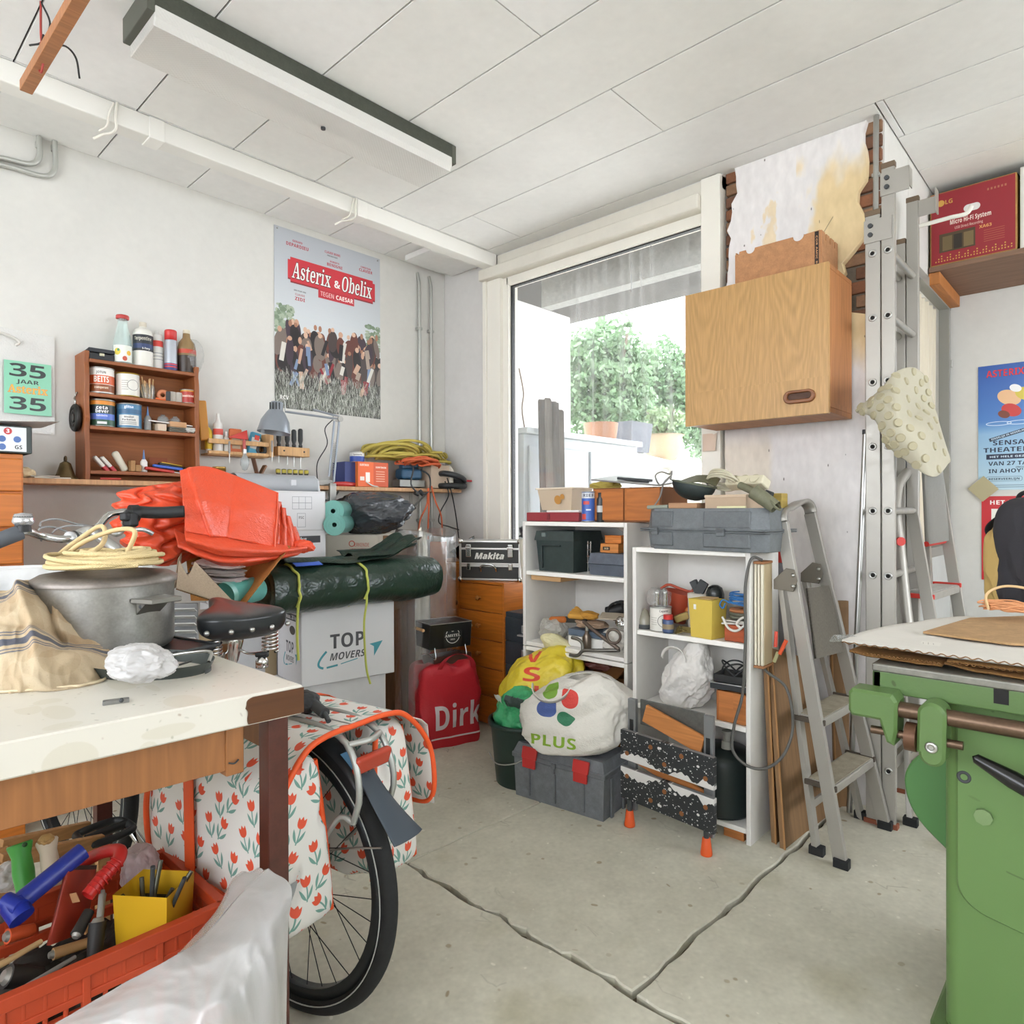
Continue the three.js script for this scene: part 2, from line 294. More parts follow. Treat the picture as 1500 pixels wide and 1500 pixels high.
{ // side wall of the recess with a curtained window
  const w = setting('wall_recess');
  part(w, 'pier', bx([-0.776,0,-3.5],[-0.752, CEIL + 0.1, ZW - 0.05],0.003), wallM); part(w, 'pier', bx([-0.95,0,-3.5],[-0.777, CEIL + 0.1,-3.351],0), wallM);
  part(w, 'apron_wall', bx([-0.95,0, ZF],[-0.752,1.0,-3.5],0), M('#c4c5c2',0.85, { map: tMottle }));
  part(w, 'lintel', bx([-0.95,2.42, ZF],[-0.752, CEIL + 0.1,-3.5],0), wallM);
  const n = setting('window_2');
  const fr = M('#8d8c86',0.5);
  part(n, 'window_frame',[beam([-0.77,2.39,-3.5],[-0.77,2.39, ZF],0.05,0.05), beam([-0.77,1.02,-3.5],[-0.77,1.02, ZF],0.05,0.05), beam([-0.77,1,-4.415],[-0.77,2.4,-4.415],0.05,0.04,[1,0,0]), beam([-0.77,1,-3.52],[-0.77,2.4,-3.52],0.05,0.04,[1,0,0])], fr);
  part(n, 'pane', bx([-0.905,1, ZF],[-0.9,2.42,-3.5],0), glass);
  part(n, 'curtain', sheet(60,4, (u, v) => [-0.82 + 0.018*Math.sin(u*60)*(0.4 + v*0.6),1.02 + v*1.35,-3.54 - u*0.86],0.001), M('#e2dac8',0.95, { transmission: 0.3, thickness: 0 }));
  part(n, 'latch', bc(0.012,0.04,0.02,[-0.74,2.06,-4.42]), steel);
}
// main window: casing, sash, pane
{
  const n = setting('window_1'), fr = M('#e9e5da',0.45), dusty = pix(256,512, (u, v) => { const s = Math.max(0, fbm(u*26, v*1.6,2,3) + 0.02)*smooth(0.1,0.5, u); return G(236 - 150*s - 50*Math.max(0, fbm(u*5, v*5,4,3))); },[1,1], false);
  part(n, 'casing',[bx([-3.075,0.72, ZW - 0.1],[-3.045,2.78, ZW + 0.022]), bx([-3.045,0.72, ZW - 0.16],[-2.93,2.8, ZW + 0.008])], fr);
  part(n, 'head',[bx([-3.08,2.72, ZW - 0.12],[-1.545,2.79, ZW + 0.055],0.008), bx([-2.95,2.79, ZW - 0.12],[-1.545, CEIL - 0.008, ZW + 0.01])], M('#e2ddd0',0.6, { map: tMottle }));
  part(n, 'jamb', bx([-1.545,0.72, ZW - 0.16],[-1.445, CEIL - 0.006, ZW + 0.025],0.004), fr);
  part(n, 'sash',[bx([-2.935,0.72, ZW - 0.1],[-2.885,2.72, ZW - 0.02]), bx([-2.9,2.67, ZW - 0.1],[-1.54,2.725, ZW - 0.02]), bx([-2.9,0.72, ZW - 0.1],[-1.54,0.8, ZW - 0.02])], fr);
  part(n, 'gasket',[bx([-2.887,0.8, ZW - 0.075],[-2.876,2.68, ZW - 0.045],0), bx([-2.887,2.664, ZW - 0.075],[-1.545,2.676, ZW - 0.045],0)], black);
  part(n, 'pane', keep(xf(new THREE.PlaneGeometry(1.34,1.88),[-2.213,1.735, ZW - 0.06])), M('#ffffff',0.05, { transmission: 1, thickness: 0, transmissionMap: dusty }));
  part(n, 'sill', bx([-3.05,0.7, ZW - 0.1],[-1.5,0.735, ZW + 0.06]), fr);
}
// ceiling boards with open joints
{
  const c = setting('ceiling'), bd = [M('#f3f2ef',0.85, { map: tMottle }), M('#f1f0ec',0.85, { map: tMottle }), M('#f5f4f2',0.85, { map: tMottle })], dark = M('#5b5955',1);
  part(c, 'joist_layer', bx([XW - 0.2, CEIL + 0.012,-4.65],[2.7, CEIL + 0.2,2.7],0), dark);
  const zs = [-4.5,-4.08,-3.68,-3.29,-2.945,-2.543,-2.147,-1.747,-1.342,-0.946,-0.54,-0.14,0.26,0.66,1.06,1.46,1.86,2.26,2.6];
  const cuts = { '-2.945': [-0.72], '-2.543': [-2.66,-0.2], '-2.147': [-1.47,0.7], '-1.747': [0.2], '-1.342': [-1.48], '-0.946': [-2.3,0.9] };
  let k = 0;
  for (let i = 0; i + 1 < zs.length; i++) {
    const a = zs[i] + 0.003, b = zs[i + 1] - 0.003, left = zs[i] < -3.2 ? -0.75 : -2.94, xs = [left, ...(cuts[String(zs[i + 1])] ?? [[-0.9,0.3,-1.6][i % 3]]).filter((x) => x > left),2.55];
    if (zs[i] > -3.4) part(c, 'ceiling_panel', bx([XW, CEIL, a],[left - 0.004, CEIL + 0.011, b],0.002), bd[k++ % 3]);
    for (let j = 0; j + 1 < xs.length; j++) part(c, 'ceiling_panel', bx([xs[j] + 0.002, CEIL, a],[xs[j + 1] - 0.002, CEIL + 0.011, b],0.002), bd[k++ % 3]);
  }
  part(c, 'drop_panel', bx([-3.38, CEIL - 0.035,-3.04],[-3.1, CEIL - 0.001,-2.64],0.003), bd[0]);
}
{ // boxed cable duct running along the ceiling
  const t = setting('trim_1');
  part(t, 'duct', bx([-3.03, CEIL - 0.085, ZW + 0.02],[-2.945, CEIL - 0.0005,2.5],0.006), M('#e9e7e1',0.6));
  for (const z of [-1.02,-2.02]) part(t, 'joint_cover', bx([-3.034, CEIL - 0.09, z - 0.03],[-2.94, CEIL - 0.002, z + 0.03],0.004), M('#eceae4',0.55));
  for (const z of [-0.87,-1.98]) part(t, 'cable_tie',[tube([[-2.938, CEIL - 0.005, z],[-2.935, CEIL - 0.06, z + 0.006],[-2.95, CEIL - 0.1, z],[-2.99, CEIL - 0.105, z + 0.004],[-3.035, CEIL - 0.1, z + 0.02],[-3.06, CEIL - 0.12, z + 0.05]],0.005), tube([[-2.938, CEIL - 0.01, z + 0.012],[-2.936, CEIL - 0.07, z + 0.03],[-2.96, CEIL - 0.1, z + 0.03],[-3.0, CEIL - 0.11, z + 0.045]],0.004)], M('#e8e4da',0.6));
}
// conduits on the left wall
{
  const gal = M('#b9bab4',0.4, { metalness: 0.5, bumpMap: tScratch, bumpScale: 0.0004 });
  for (const [u, off] of [['in',0],['out',1]]) {
    const z = off ? -2.911 : -2.811;
    const t = thing('conduit_pipe', off ? 'galvanised conduit pipe nearest the corner of the window wall, floor to ceiling' : 'galvanised conduit pipe left of its twin in the corner, floor to ceiling', 'pipe',[-3.448,0, z]);
    part(t, 'pipe', tube([[0,0.02,0],[0,1.4,0],[0,2.74,0],[-0.004,2.79,0],[-0.02,2.82,0]],0.011, false,40), gal);
    for (const y of [0.5,1.18,2.45]) part(t, 'pipe_clip', bc(0.03,0.018,0.04,[-0.005, y,0]), gal);
  }
  const bend = (pts, label) => { const t = thing('bent_conduit', label, 'pipe',[-3.455, pts[0][1], pts[0][2]]); wpart(t, 'pipe', tube(pts,0.011, false,60), gal); wpart(t, 'pipe_clip', bc(0.03,0.03,0.02,[-3.46, pts.at(-1)[1] - 0.03, pts.at(-1)[2]]), gal); };
  bend([[-3.45,2.681,-0.45],[-3.45,2.723,-0.583],[-3.45,2.738,-0.689],[-3.45,2.772,-0.718],[-3.45,2.866,-0.719]], 'upper bent conduit at the top left, ending under the ceiling');
  bend([[-3.45,2.659,-0.45],[-3.45,2.695,-0.583],[-3.45,2.706,-0.745],[-3.45,2.739,-0.773],[-3.45,2.872,-0.776]], 'lower bent conduit at the top left, looping below the other');
}
// fluorescent fixture on the ceiling, switched off
{
  const t = thing('fluorescent_fixture', 'long fluorescent ceiling fixture with dark sides and ribbed clear diffuser', 'ceiling light',[-2.315, CEIL,-1.37],0);
  const ribs = pix(8,8, (u, v) => G(128 + 90*Math.cos(u*6.283)*Math.cos(v*6.283)),[70,70], false);
  part(t, 'housing', bx([-0.105,-0.062,-0.63],[0.115,-0.001,0.63],0.004), M('#54574d',0.55, { metalness: 0.4, map: tDust }));
  for (const z of [0.612,-0.635]) part(t, 'end_plate', bx([-0.108,-0.085, z],[0.118,-0.004, z + 0.023],0.003), M('#5c5e55',0.5, { metalness: 0.4 }));
  part(t, 'diffuser',[xf(prism([[-0.108,-0.12],[0.104,-0.12],[0.116,-0.1],[0.116,-0.062],[-0.108,-0.062]],1.22,0.003),[0,0,-0.61])], M('#f1efea',0.35, { transmission: 0.25, thickness: 0, bumpMap: ribs, bumpScale: 0.0015 }));
  part(t, 'knob', cy(0.009,0.009,0.008,[0,-0.126,-0.04]), darkGrey);
}
{ // batten hung from the ceiling with wire
  const t = thing('wooden_batten', 'square wooden batten hanging under the ceiling at the top left', 'batten',[-2.6,2.62,-0.5]);
  const a = [-2.73,2.68,-0.533], b = [-2.087,2.68,-0.542];
  wpart(t, 'batten', beam(a,[b[0] + (b[0] - a[0])*0.5, b[1], b[2] + (b[2] - a[2])*0.5],0.036,0.036), M('#b3794f',0.6, { map: tGrain }));
  const m = a.map((v, i) => mix(v, b[i],0.3));
  wpart(t, 'wire',[tube([[m[0], CEIL, m[2]],[m[0],2.76, m[2]],[m[0] + 0.03,2.68, m[2]],[m[0],2.645, m[2]],[m[0] - 0.03,2.68, m[2]],[m[0],2.74, m[2]]],0.0035)], M('#a33a32',0.5), 'red wire loop');
  wpart(t, 'wire',[tube([[m[0], CEIL, m[2]],[m[0] + 0.02,2.8, m[2] - 0.02],[m[0],2.74, m[2] - 0.01],[m[0] + 0.07,2.72, m[2] - 0.05],[m[0] + 0.1,2.68, m[2] - 0.07],[m[0] + 0.1,2.62, m[2] - 0.08]],0.003), tube([[m[0] - 0.05,2.745, m[2] + 0.02],[m[0],2.74, m[2]],[m[0] + 0.03,2.75, m[2]]],0.003)], black, 'black twisted wire');
}
// ---------- outside ----------
{
  structure('ground', bx([-14,-0.3,-24],[14,-0.13,12],0), M('#e6e4de',0.95));
  const o = setting('yard');
  const rw = M('#f0eee8',0.95, { map: tMottle, bumpMap: tDust, bumpScale: 0.003 });
  part(o, 'garden_wall', bx([-3.75,-0.13,-4.5],[-3.5,3.6,-3.3],0.01), rw);
  part(o, 'eave_beam', beam([-2.961,2.728,-3.536],[-1.485,2.708,-3.475],0.19,0.1), M('#b9b9b4',0.8, { map: tDust }));
  const bm = M('#8d8478',0.85, { map: tGrain });
  for (let i = 0; i < 22; i++) part(o, 'eave_board', bc(0.098,0.02,1.7,[-3.55 + i*0.102,2.985 + 0.004*(i % 2),-3.9]), bm);
}
renderer.shadowMap.type = THREE.PCFSoftShadowMap;

{ // things in the yard, seen through the window
  const wc = M('#aeb3b5',0.7), rw = M('#cfccc2',0.95, { map: tDust });
  const c = thing('garden_cupboard', 'low white garden cupboard along the yard wall outside the window', 'cupboard',[-3.2,-0.13,-3.9]);
  wpart(c, 'body', bx([-3.49,-0.13,-4.72],[-2.98,1.76,-3.32],0.006), wc); for (const z of [-3.36,-4.05]) wpart(c, 'door', bx([-2.98,0.0, z - 0.66],[-2.96,1.68, z],0.004), wc); wpart(c, 'lid', bx([-3.49,1.76,-4.74],[-2.94,1.8,-3.31],0.006), M('#aeb2b3',0.6));
  const pm = [M('#6c6862',0.9, { map: tGrain }), M('#7f7a72',0.9, { map: tGrain })]; const dd = ['leftmost', 'second from left', 'third from left', 'rightmost'];
  const pk = [[-2.921,1.985,-3.433],[-2.89,1.994,-3.462],[-2.872,1.974,-3.505],[-2.854,1.921,-3.549]].map((q, i) => [q,[q[0] + 0.09,-0.13, q[2] + 0.05 + 0.01*i]]);
  pk.forEach(([a, b], i) => { const o = thing('weathered_plank', dd[i] + ' of the weathered grey planks leaning on the garden cupboard outside', 'plank', b,0, 'weathered planks outside'); wpart(o, 'plank', beam(a, b,0.02,[0.045,0.05,0.07,0.055][i]), pm[i % 2]); wpart(o, 'end_grain', beam(a, a.map((q, j) => mix(q, b[j],-0.004)),0.018,0.04), pm[1]); });
  const w = thing('retaining_wall', 'pale planked retaining wall with white coping carrying the flower pots', 'wall',[-4.2,-0.13,-7]); const A = [-3.6,0,-4.78], B = [-4.75,0,-9.3];
  for (let i = 0; i < 5; i++) wpart(w, 'concrete_plank', beam([A[0],0.07 + i*0.37, A[2]],[B[0],0.07 + i*0.37, B[2]],0.36,0.1), M('#aaa698',0.9, { map: tDust })); wpart(w, 'coping', beam([A[0],1.8, A[2]],[B[0],1.8, B[2]],0.06,0.3), M('#ecebe6',0.8)); for (const k of [0.25,0.6,0.95]) wpart(w, 'post', bc(0.14,1.9,0.16, A.map((q, j) => (j === 1 ? 0.82 : mix(q, B[j], k) + (j ? 0 : 0.03)))), rw);
  const pot = (n, l, p, g, m) => { const o = thing(n, l, 'pot', p); part(o, 'pot', g, m); part(o, 'soil', cy(0.12,0.12,0.01,[0,0.2,0]), M('#4a4036',1)); return o; };
  pot('terracotta_pot', 'banded brown plant pot outside, right of the planks',[-3.72,1.83,-5.25], lathe([[0,0],[0.13,0],[0.155,0.15],[0.165,0.24],[0.15,0.24],[0.12,0.02],[0,0.02]]), M('#7d5840',0.8)); pot('square_planter', 'dark square planter on the coping outside',[-3.83,1.83,-5.85], taper(0.17,0.17,0.2,0.2,0,0.3), M('#4b4e53',0.8)); pot('round_pot', 'cream round bellied plant pot outside, right of the dark planter',[-4.1,1.83,-7.05], lathe([[0,0],[0.16,0],[0.24,0.14],[0.23,0.28],[0.26,0.3],[0.22,0.3],[0.14,0.02],[0,0.02]]), M('#97856a',0.8));
  const leafG = new THREE.PlaneGeometry(1,0.45,2,1); leafG.attributes.position.setZ(1,0.12); leafG.attributes.position.setZ(4,0.12); leafG.computeVertexNormals();
  const bush = (n, l, p, s, cnt, col, k0) => {
    const o = thing(n, l, 'plant', p), f = new THREE.InstancedMesh(leafG, M(col,0.7, { transmission: 0.3, thickness: 0 }), cnt), m = new THREE.Matrix4(), q = new THREE.Quaternion(), e = new THREE.Euler(), cl = new THREE.Color();
    for (let i = 0; i < cnt; i++) { const a = rnd(0,6.28), h = rnd(-1,1), r = Math.pow(rnd(0.12,1),0.5)*(0.8 + 0.5*nz(Math.cos(a)*2 + k0, h*2.4, Math.sin(a)*2)), w = Math.sqrt(1 - h*h); e.set(rnd(-1,1), rnd(0,6), rnd(-1,1)); const z = rnd(0.035,0.085); m.compose(V(Math.cos(a)*w*r*s[0], s[1] + h*r*s[1], Math.sin(a)*w*r*s[2]), q.setFromEuler(e), V(z, z, z)); f.setMatrixAt(i, m); f.setColorAt(i, cl.setScalar(rnd(0.7,1.25))); }
    f.name = 'foliage'; f.userData.kind = 'stuff'; o.add(show(f)); part(o, 'stem', Array.from({ length: 7 }, (_, i) => tube([[0,0,0],[s[0]*0.3*Math.cos(i*2.1), s[1]*0.8, s[2]*0.3*Math.sin(i*2.1)],[s[0]*0.6*Math.cos(i*2.1 + 0.3), s[1]*1.6, s[2]*0.6*Math.sin(i*2.1 + 0.3)]],0.012, false,14,5)), M('#6d6456',0.9));
  };
  bush('leafy_shrub', 'tall feathery green shrub behind the brown pot outside',[-4.3,1.9,-6.1],[0.7,0.75,0.6],9000, '#6b8761',1);
  bush('leafy_shrub', 'broad dense green shrub in the middle of the yard view',[-4.9,1.8,-8.2],[1.0,0.95,0.8],15000, '#62805a',5);
  bush('leafy_shrub', 'paler loose shrub at the right of the yard view, beside the cabinet edge',[-4.2,1.7,-9.2],[0.95,0.7,0.8],8000, '#869f7e',9);
  bush('potted_plant', 'thin sprawling plant growing out of the cream round pot',[-4.1,2.1,-7.05],[0.32,0.2,0.3],420, '#7d9468',13);
  const tw = thing('bare_twig', 'bare twigs rising above the garden cupboard against the white wall', 'twig',[-3.3,1.8,-3.7]); wpart(tw, 'twig', tube([[-3.3,1.8,-3.7],[-3.32,2.0,-3.68],[-3.34,2.12,-3.72],[-3.33,2.3,-3.66]],0.006), M('#8a7c6c',0.9)); wpart(tw, 'twig', tube([[-3.3,1.8,-3.5],[-3.33,1.9,-3.47],[-3.36,2.0,-3.48]],0.006), M('#8a7c6c',0.9));
}


// ---------- bookcases ----------
const lam = M('#e8e5df',0.5, { map: tMottle }), lamEdge = M('#efece6',0.45);
function carcass(t, x0, x1, z0, z1, y0, y1, tops, feet = 0) {
  wpart(t, 'side_panel', bx([x0, y0, z0],[x0 + 0.018, y1, z1]), lam); wpart(t, 'side_panel', bx([x1 - 0.018, y0, z0],[x1, y1, z1]), lam);
  wpart(t, 'top_panel', bx([x0 + 0.018, y1 - 0.02, z0],[x1 - 0.018, y1, z1 - 0.001]), lamEdge);
  wpart(t, 'back_panel', bx([x0 + 0.018, y0 + feet, z0],[x1 - 0.018, y1 - 0.02, z0 + 0.006]), lam);
  for (const y of tops) wpart(t, 'shelf', bx([x0 + 0.019, y - 0.02, z0 + 0.008],[x1 - 0.019, y, z1 - 0.004]), lamEdge);
}
const BLx = [-2.21,-1.6], BLz = [-2.86,-2.45], BRx = [-1.535,-1.027], BRz = [-2.66,-2.39];
{
  const l = thing('bookcase', 'lower white bookcase unit of the left stack, half hidden by shopping bags', 'bookcase',[-1.905,0,-2.65]);
  carcass(l, ...BLx, ...BLz,0,0.576,[0.06]);
  const u = thing('bookcase', 'upper white bookcase unit stacked on another, cases and tools on its shelves', 'bookcase',[-1.905,0.578,-2.65]);
  carcass(u, ...BLx, ...BLz,0.578,1.19,[0.6,0.948]);
  wpart(u, 'shelf_batten', bx([-2.19,0.9,-2.8],[-2.0,0.926,-2.49]), pine, 'pine batten under the shelf');
  const r = thing('bookcase', 'narrow white bookcase on the right with paint pots, beside the stepladder', 'bookcase',[-1.281,0,-2.525]);
  carcass(r, ...BRx, ...BRz,0,1.09,[0.06,0.437,0.745]);
}
// ---------- wall cabinet ----------
const tOak = pix(512,512, (u, v) => {
  const c1 = Math.abs(((u*2.6 + 0.55) % 1) - 0.5)*2, w = fbm(u*6, v*2,3,3), arch = Math.sin((v*3.2 - c1*c1*4.6 + w*1.4)*9)*0.5 + 0.5, pore = fbm(u*150, v*7,4,2), k = 0.55*arch*smooth(1,0.35, c1) + 0.45*(Math.sin((u*22 + w*2.4)*6.28)*0.5 + 0.5)*smooth(0.2,0.9, c1);
  const g = 1.02 - 0.13*k + 0.14*pore; return [184*g,143*g,90*g - 6*k];
});
{
  const t = thing('wall_cabinet', 'oak veneer wall cabinet with recessed oblong handle, hung on the pillar', 'cabinet',[-1.162,1.619,-2.88]);
  const ply = M('#b87a48',0.55, { map: tGrain });
  wpart(t, 'carcass',[bx([-1.465,1.625,-3.02],[-0.858,1.645,-2.745]), bx([-1.465,2.185,-3.02],[-0.858,2.205,-2.745]), bx([-1.465,1.645,-3.02],[-1.445,2.185,-2.745]), bx([-0.878,1.645,-3.02],[-0.858,2.185,-2.745]), bx([-1.445,1.645,-3.02],[-0.878,2.185,-3.01])], ply);
  const dg = bx([-1.467,1.619,-2.742],[-0.857,2.207,-2.722],0.002), door = new THREE.MeshPhysicalMaterial({ map: tOak, roughness: 0.4, bumpMap: tOak, bumpScale: 0.0006 });
  tOak.repeat.set(1.64,1.7);
  const d = wpart(t, 'door', dg, door);
  const tk = M('#8a5632',0.45, { map: tGrainH }), hs = new THREE.Shape();
  const cap = (s, cx, cy, hw, r) => { s.moveTo(cx - hw, cy - r); s.lineTo(cx + hw, cy - r); s.absarc(cx + hw, cy, r,-PI/2, PI/2); s.lineTo(cx - hw, cy + r); s.absarc(cx - hw, cy, r, PI/2, PI*1.5); return s; };
  cap(hs,0,0,0.035,0.026); const hole = cap(new THREE.Path(),0,0.002,0.033,0.013); hs.holes.push(hole);
  const at = [-0.966,1.695,-2.72];
  const h = part(d, 'handle', xf(prism(hs,0.012,0.003,20),[at[0] + 1.162, at[1] - 1.619,0.158]), tk);
  part(d, 'handle_recess', xf(prism(cap(new THREE.Shape(),0,0,0.034,0.015),0.002,0),[at[0] + 1.162, at[1] - 1.619,0.1585]), M('#4a2c19',0.6));
}
{ // cardboard tray standing on the cabinet
  const t = thing('cardboard_box', 'open cardboard box with notched rim standing on top of the wall cabinet', 'box',[-1.08,2.207,-2.88]);
  const cb = M('#c28d62',0.85, { map: tDust }), y0 = 2.207, y1 = 2.37, fx0 = -1.27, fx1 = -0.915;
  const s = new THREE.Shape(); s.moveTo(fx0, y0); s.lineTo(fx1, y0); s.lineTo(fx1, y1); s.lineTo(fx1 - 0.06, y1 - 0.002); s.absarc(fx1 - 0.085, y1,0.022,0, PI, true); s.lineTo(fx0 + 0.09, y1); s.absarc(fx0 + 0.068, y1,0.02,0, PI, true); s.lineTo(fx0 + 0.02, y1); s.lineTo(fx0 + 0.018, y1 - 0.01); s.lineTo(fx0, y1 - 0.01);
  wpart(t, 'front_panel', xf(prism(s,0.005,0),[0,0,-2.81]), cb);
  const q = new THREE.Shape(); q.moveTo(0, y0); q.lineTo(0, y1); for (let i = 0; i < 3; i++) { const a = 0.04 + i*0.055; q.lineTo(a, y1); q.lineTo(a + 0.004, y1 - 0.03); q.lineTo(a + 0.014, y1 - 0.03); q.lineTo(a + 0.018, y1); } q.lineTo(0.2, y1); q.lineTo(0.2, y0);
  wpart(t, 'side_panel', xf(prism(q,0.005,0),[fx1,0,-2.81],[0, PI/2,0]), cb); wpart(t, 'side_panel', xf(prism(q.clone(),0.005,0),[fx0,0,-2.81],[0, PI/2,0]), cb);
  wpart(t, 'back_panel', bx([fx0, y0,-3.01],[fx1, y1,-3.005],0), cb);
  const strip = print(t, 'printed_strip',0.016, y1 - y0 - 0.004,[fx1 - 0.012 + 1.08,0.08,0.0762],[0,0,0],48, (c, w, h) => { fill(c, '#2c2420',0,0, w, h); text(c, 'COR AMIC BA', w/2, h/2, w*0.6, '#c79468', { rot: PI/2, w: h*0.8 }); },0.8);
}
// ---------- extension ladder against the pillar ----------
{
  const t = thing('extension_ladder', 'tall two-section aluminium extension ladder standing upright against the pillar', 'ladder',[-0.72,0,-3.08]);
  const sec = (x0, x1, y1, rails) => {
    for (const [z, rail] of [[-2.89,0],[-3.285,1]]) {
      const r = wpart(t, 'rail',[bx([x0,0.01, z - 0.025],[x1, y1, z],0.004)], alu);
      wpart(t, 'end_cap', bx([x0 - 0.001, y1 - 0.003, z - 0.026],[x1 + 0.001, y1 + 0.02, z + 0.001]), M('#6b5a48',0.8));
    }
    for (let i = 0; i < 9; i++) { const y = 0.225 + i*0.2535; if (y > y1 - 0.05) break; wpart(t, 'rung', rod([(x0 + x1)/2, y,-3.284],[(x0 + x1)/2, y,-2.892],0.014), alu); wpart(t, 'rung_ferrule',[tor(0.011,0.004,[(x0 + x1)/2, y,-2.889])], steel); wpart(t, 'rung_hole', cy(0.0085,0.0085,0.004,[(x0 + x1)/2, y,-2.8895],[PI/2,0,0],14), M('#1d1c1a',0.9)); }
  };
  sec(-0.773,-0.718,2.405,0); sec(-0.715,-0.668,2.575,1);
  for (const [x0, y] of [[-0.775,2.37],[-0.717,2.54]]) {
    wpart(t, 'guide_bracket',[bx([x0, y - 0.075,-2.889],[x0 + 0.1, y + 0.015,-2.884],0.001), bx([x0 + 0.097, y - 0.06,-2.93],[x0 + 0.101, y + 0.012,-2.884],0.001)], alu);
    wpart(t, 'bolt', cy(0.009,0.009,0.008,[x0 + 0.024, y - 0.01,-2.88],[PI/2,0,0],10), darkGrey); wpart(t, 'bolt', cy(0.009,0.009,0.008,[x0 + 0.024, y - 0.045,-2.88],[PI/2,0,0],10), darkGrey);
  }
  wpart(t, 'guide_bracket',[bx([-0.668,2.5,-3.29],[-0.6,2.57,-3.285],0.001), bx([-0.605,2.5,-3.32],[-0.6,2.6,-3.27],0.001)], alu);
  wpart(t, 'hook_bar', tube([[-0.67,2.465,-3.3],[-0.56,2.475,-3.32],[-0.5,2.48,-3.33],[-0.485,2.505,-3.33]],0.009), M('#d8d4ca',0.5));
  for (const z of [-2.9025,-3.2975]) wpart(t, 'foot', bx([-0.78,0, z - 0.018],[-0.66,0.022, z + 0.018]), M('#8a4f38',0.8));
}
{ const t = thing('steel_pipe', 'thin grey pipe leaning in the corner just left of the extension ladder', 'pipe',[-0.851,0,-3.022]); wpart(t, 'pipe', rod([-0.845,0,-2.93],[-0.805,1.56,-3.015],0.011), steel); wpart(t, 'pipe_cap', rod([-0.8051,1.556,-3.0149],[-0.8048,1.575,-3.0155],0.0125), darkGrey); }
{ const t = thing('conduit_pipe', 'thin conduit running down the broken brick edge of the pillar to the ladder', 'pipe',[-0.765,2.3,-3.04]); wpart(t, 'pipe', tube([[-0.768,2.865,-3.035],[-0.767,2.8,-3.028],[-0.768,2.5,-3.026],[-0.77,2.2,-3.026]],0.011, false,30), steel); wpart(t, 'pipe_clip', bc(0.03,0.016,0.02,[-0.768,2.62,-3.03]), steel); }
// ---------- stepladders ----------
function stepLadder(t, foot, top, rear, pivot, steps, cols, hoopR = 0.035, railW = 0.045, tread = 0.1) {
  const [fl, fr] = foot,[tl, tr] = top,[rl, rr] = rear,[pl, pr] = pivot, L = (a, b, k) => a.map((v, i) => mix(v, b[i], k));
  const ax = fr.map((v, i) => v - fl[i]), A = V(...ax).normalize(), side = A.toArray();
  const up = V(...tl).sub(V(...fl)).normalize(), nrm = A.clone().cross(up).normalize();
  const flat1 = (a, b, w, th) => beam(a, b, w, th, nrm.toArray());
  wpart(t, 'rail', flat1(fl, tl, railW,0.022), alu); wpart(t, 'rail', flat1(fr, tr, railW,0.022), alu);
  const k = hoopR, T1 = V(...tl), T2 = V(...tr), U = up.clone();
  const hoop = [T1.clone(), T1.clone().addScaledVector(U, k*0.6).addScaledVector(A, k*0.1), T1.clone().addScaledVector(U, k).addScaledVector(A, k*0.6), T1.clone().addScaledVector(U, k*1.15).addScaledVector(A, k*1.6), T2.clone().addScaledVector(U, k*1.15).addScaledVector(A,-k*1.6), T2.clone().addScaledVector(U, k).addScaledVector(A,-k*0.6), T2.clone().addScaledVector(U, k*0.6).addScaledVector(A,-k*0.1), T2.clone()];
  const cv = new THREE.CatmullRomCurve3(hoop, false, 'centripetal'), n = 40;
  wpart(t, 'grab_hoop', sheet(n,2, (u, v) => { const p = cv.getPoint(u), q = p.addScaledVector(nrm, (v - 0.5)*railW); return q.toArray(); },0.016), alu);
  wpart(t, 'rear_rail', beam(rl, pl,0.034,0.02, side), alu); wpart(t, 'rear_rail', beam(rr, pr,0.034,0.02, side), alu);
  wpart(t, 'rear_brace', beam(L(rl, pl,0.18), L(rr, pr,0.18),0.03,0.01), alu);
  for (const p of [fl, fr, rl, rr]) wpart(t, 'foot', bc(0.05,0.035,0.035,[p[0], p[1] + 0.0175, p[2]]), rubber);
  const front = nrm.clone(); if (front.x < 0) front.negate(); front.y = 0; front.normalize();
  for (const s of steps) {
    const a = V(...L(fl, tl, s)), b = V(...L(fr, tr, s)), m = a.clone().add(b).multiplyScalar(0.5), len = a.distanceTo(b) - 0.014, ry = Math.atan2(-(b.z - a.z), b.x - a.x), c = m.clone().addScaledVector(front,-tread*0.28);
    const st = wpart(t, 'step',[bc(len,0.012, tread,[c.x, c.y, c.z],[0, ry,0]), bc(len,0.028,0.006,[...m.clone().addScaledVector(front, tread*0.2).add(V(0,-0.012,0)).toArray()],[0, ry,0])], alu);
    wpart(t, 'tread_mat', bc(len - 0.02,0.003, tread - 0.012,[c.x, c.y + 0.007, c.z],[0, ry,0],0), cols.mat);
    for (const q of [a, b]) { const e = q.clone().lerp(m,0.03); wpart(t, 'step_cap', bc(0.014,0.02, tread + 0.012,[e.x - front.x*tread*0.28, e.y - 0.002, e.z - front.z*tread*0.28],[0, ry,0]), cols.cap); }
  }
  return { L, A, front, nrm };
}
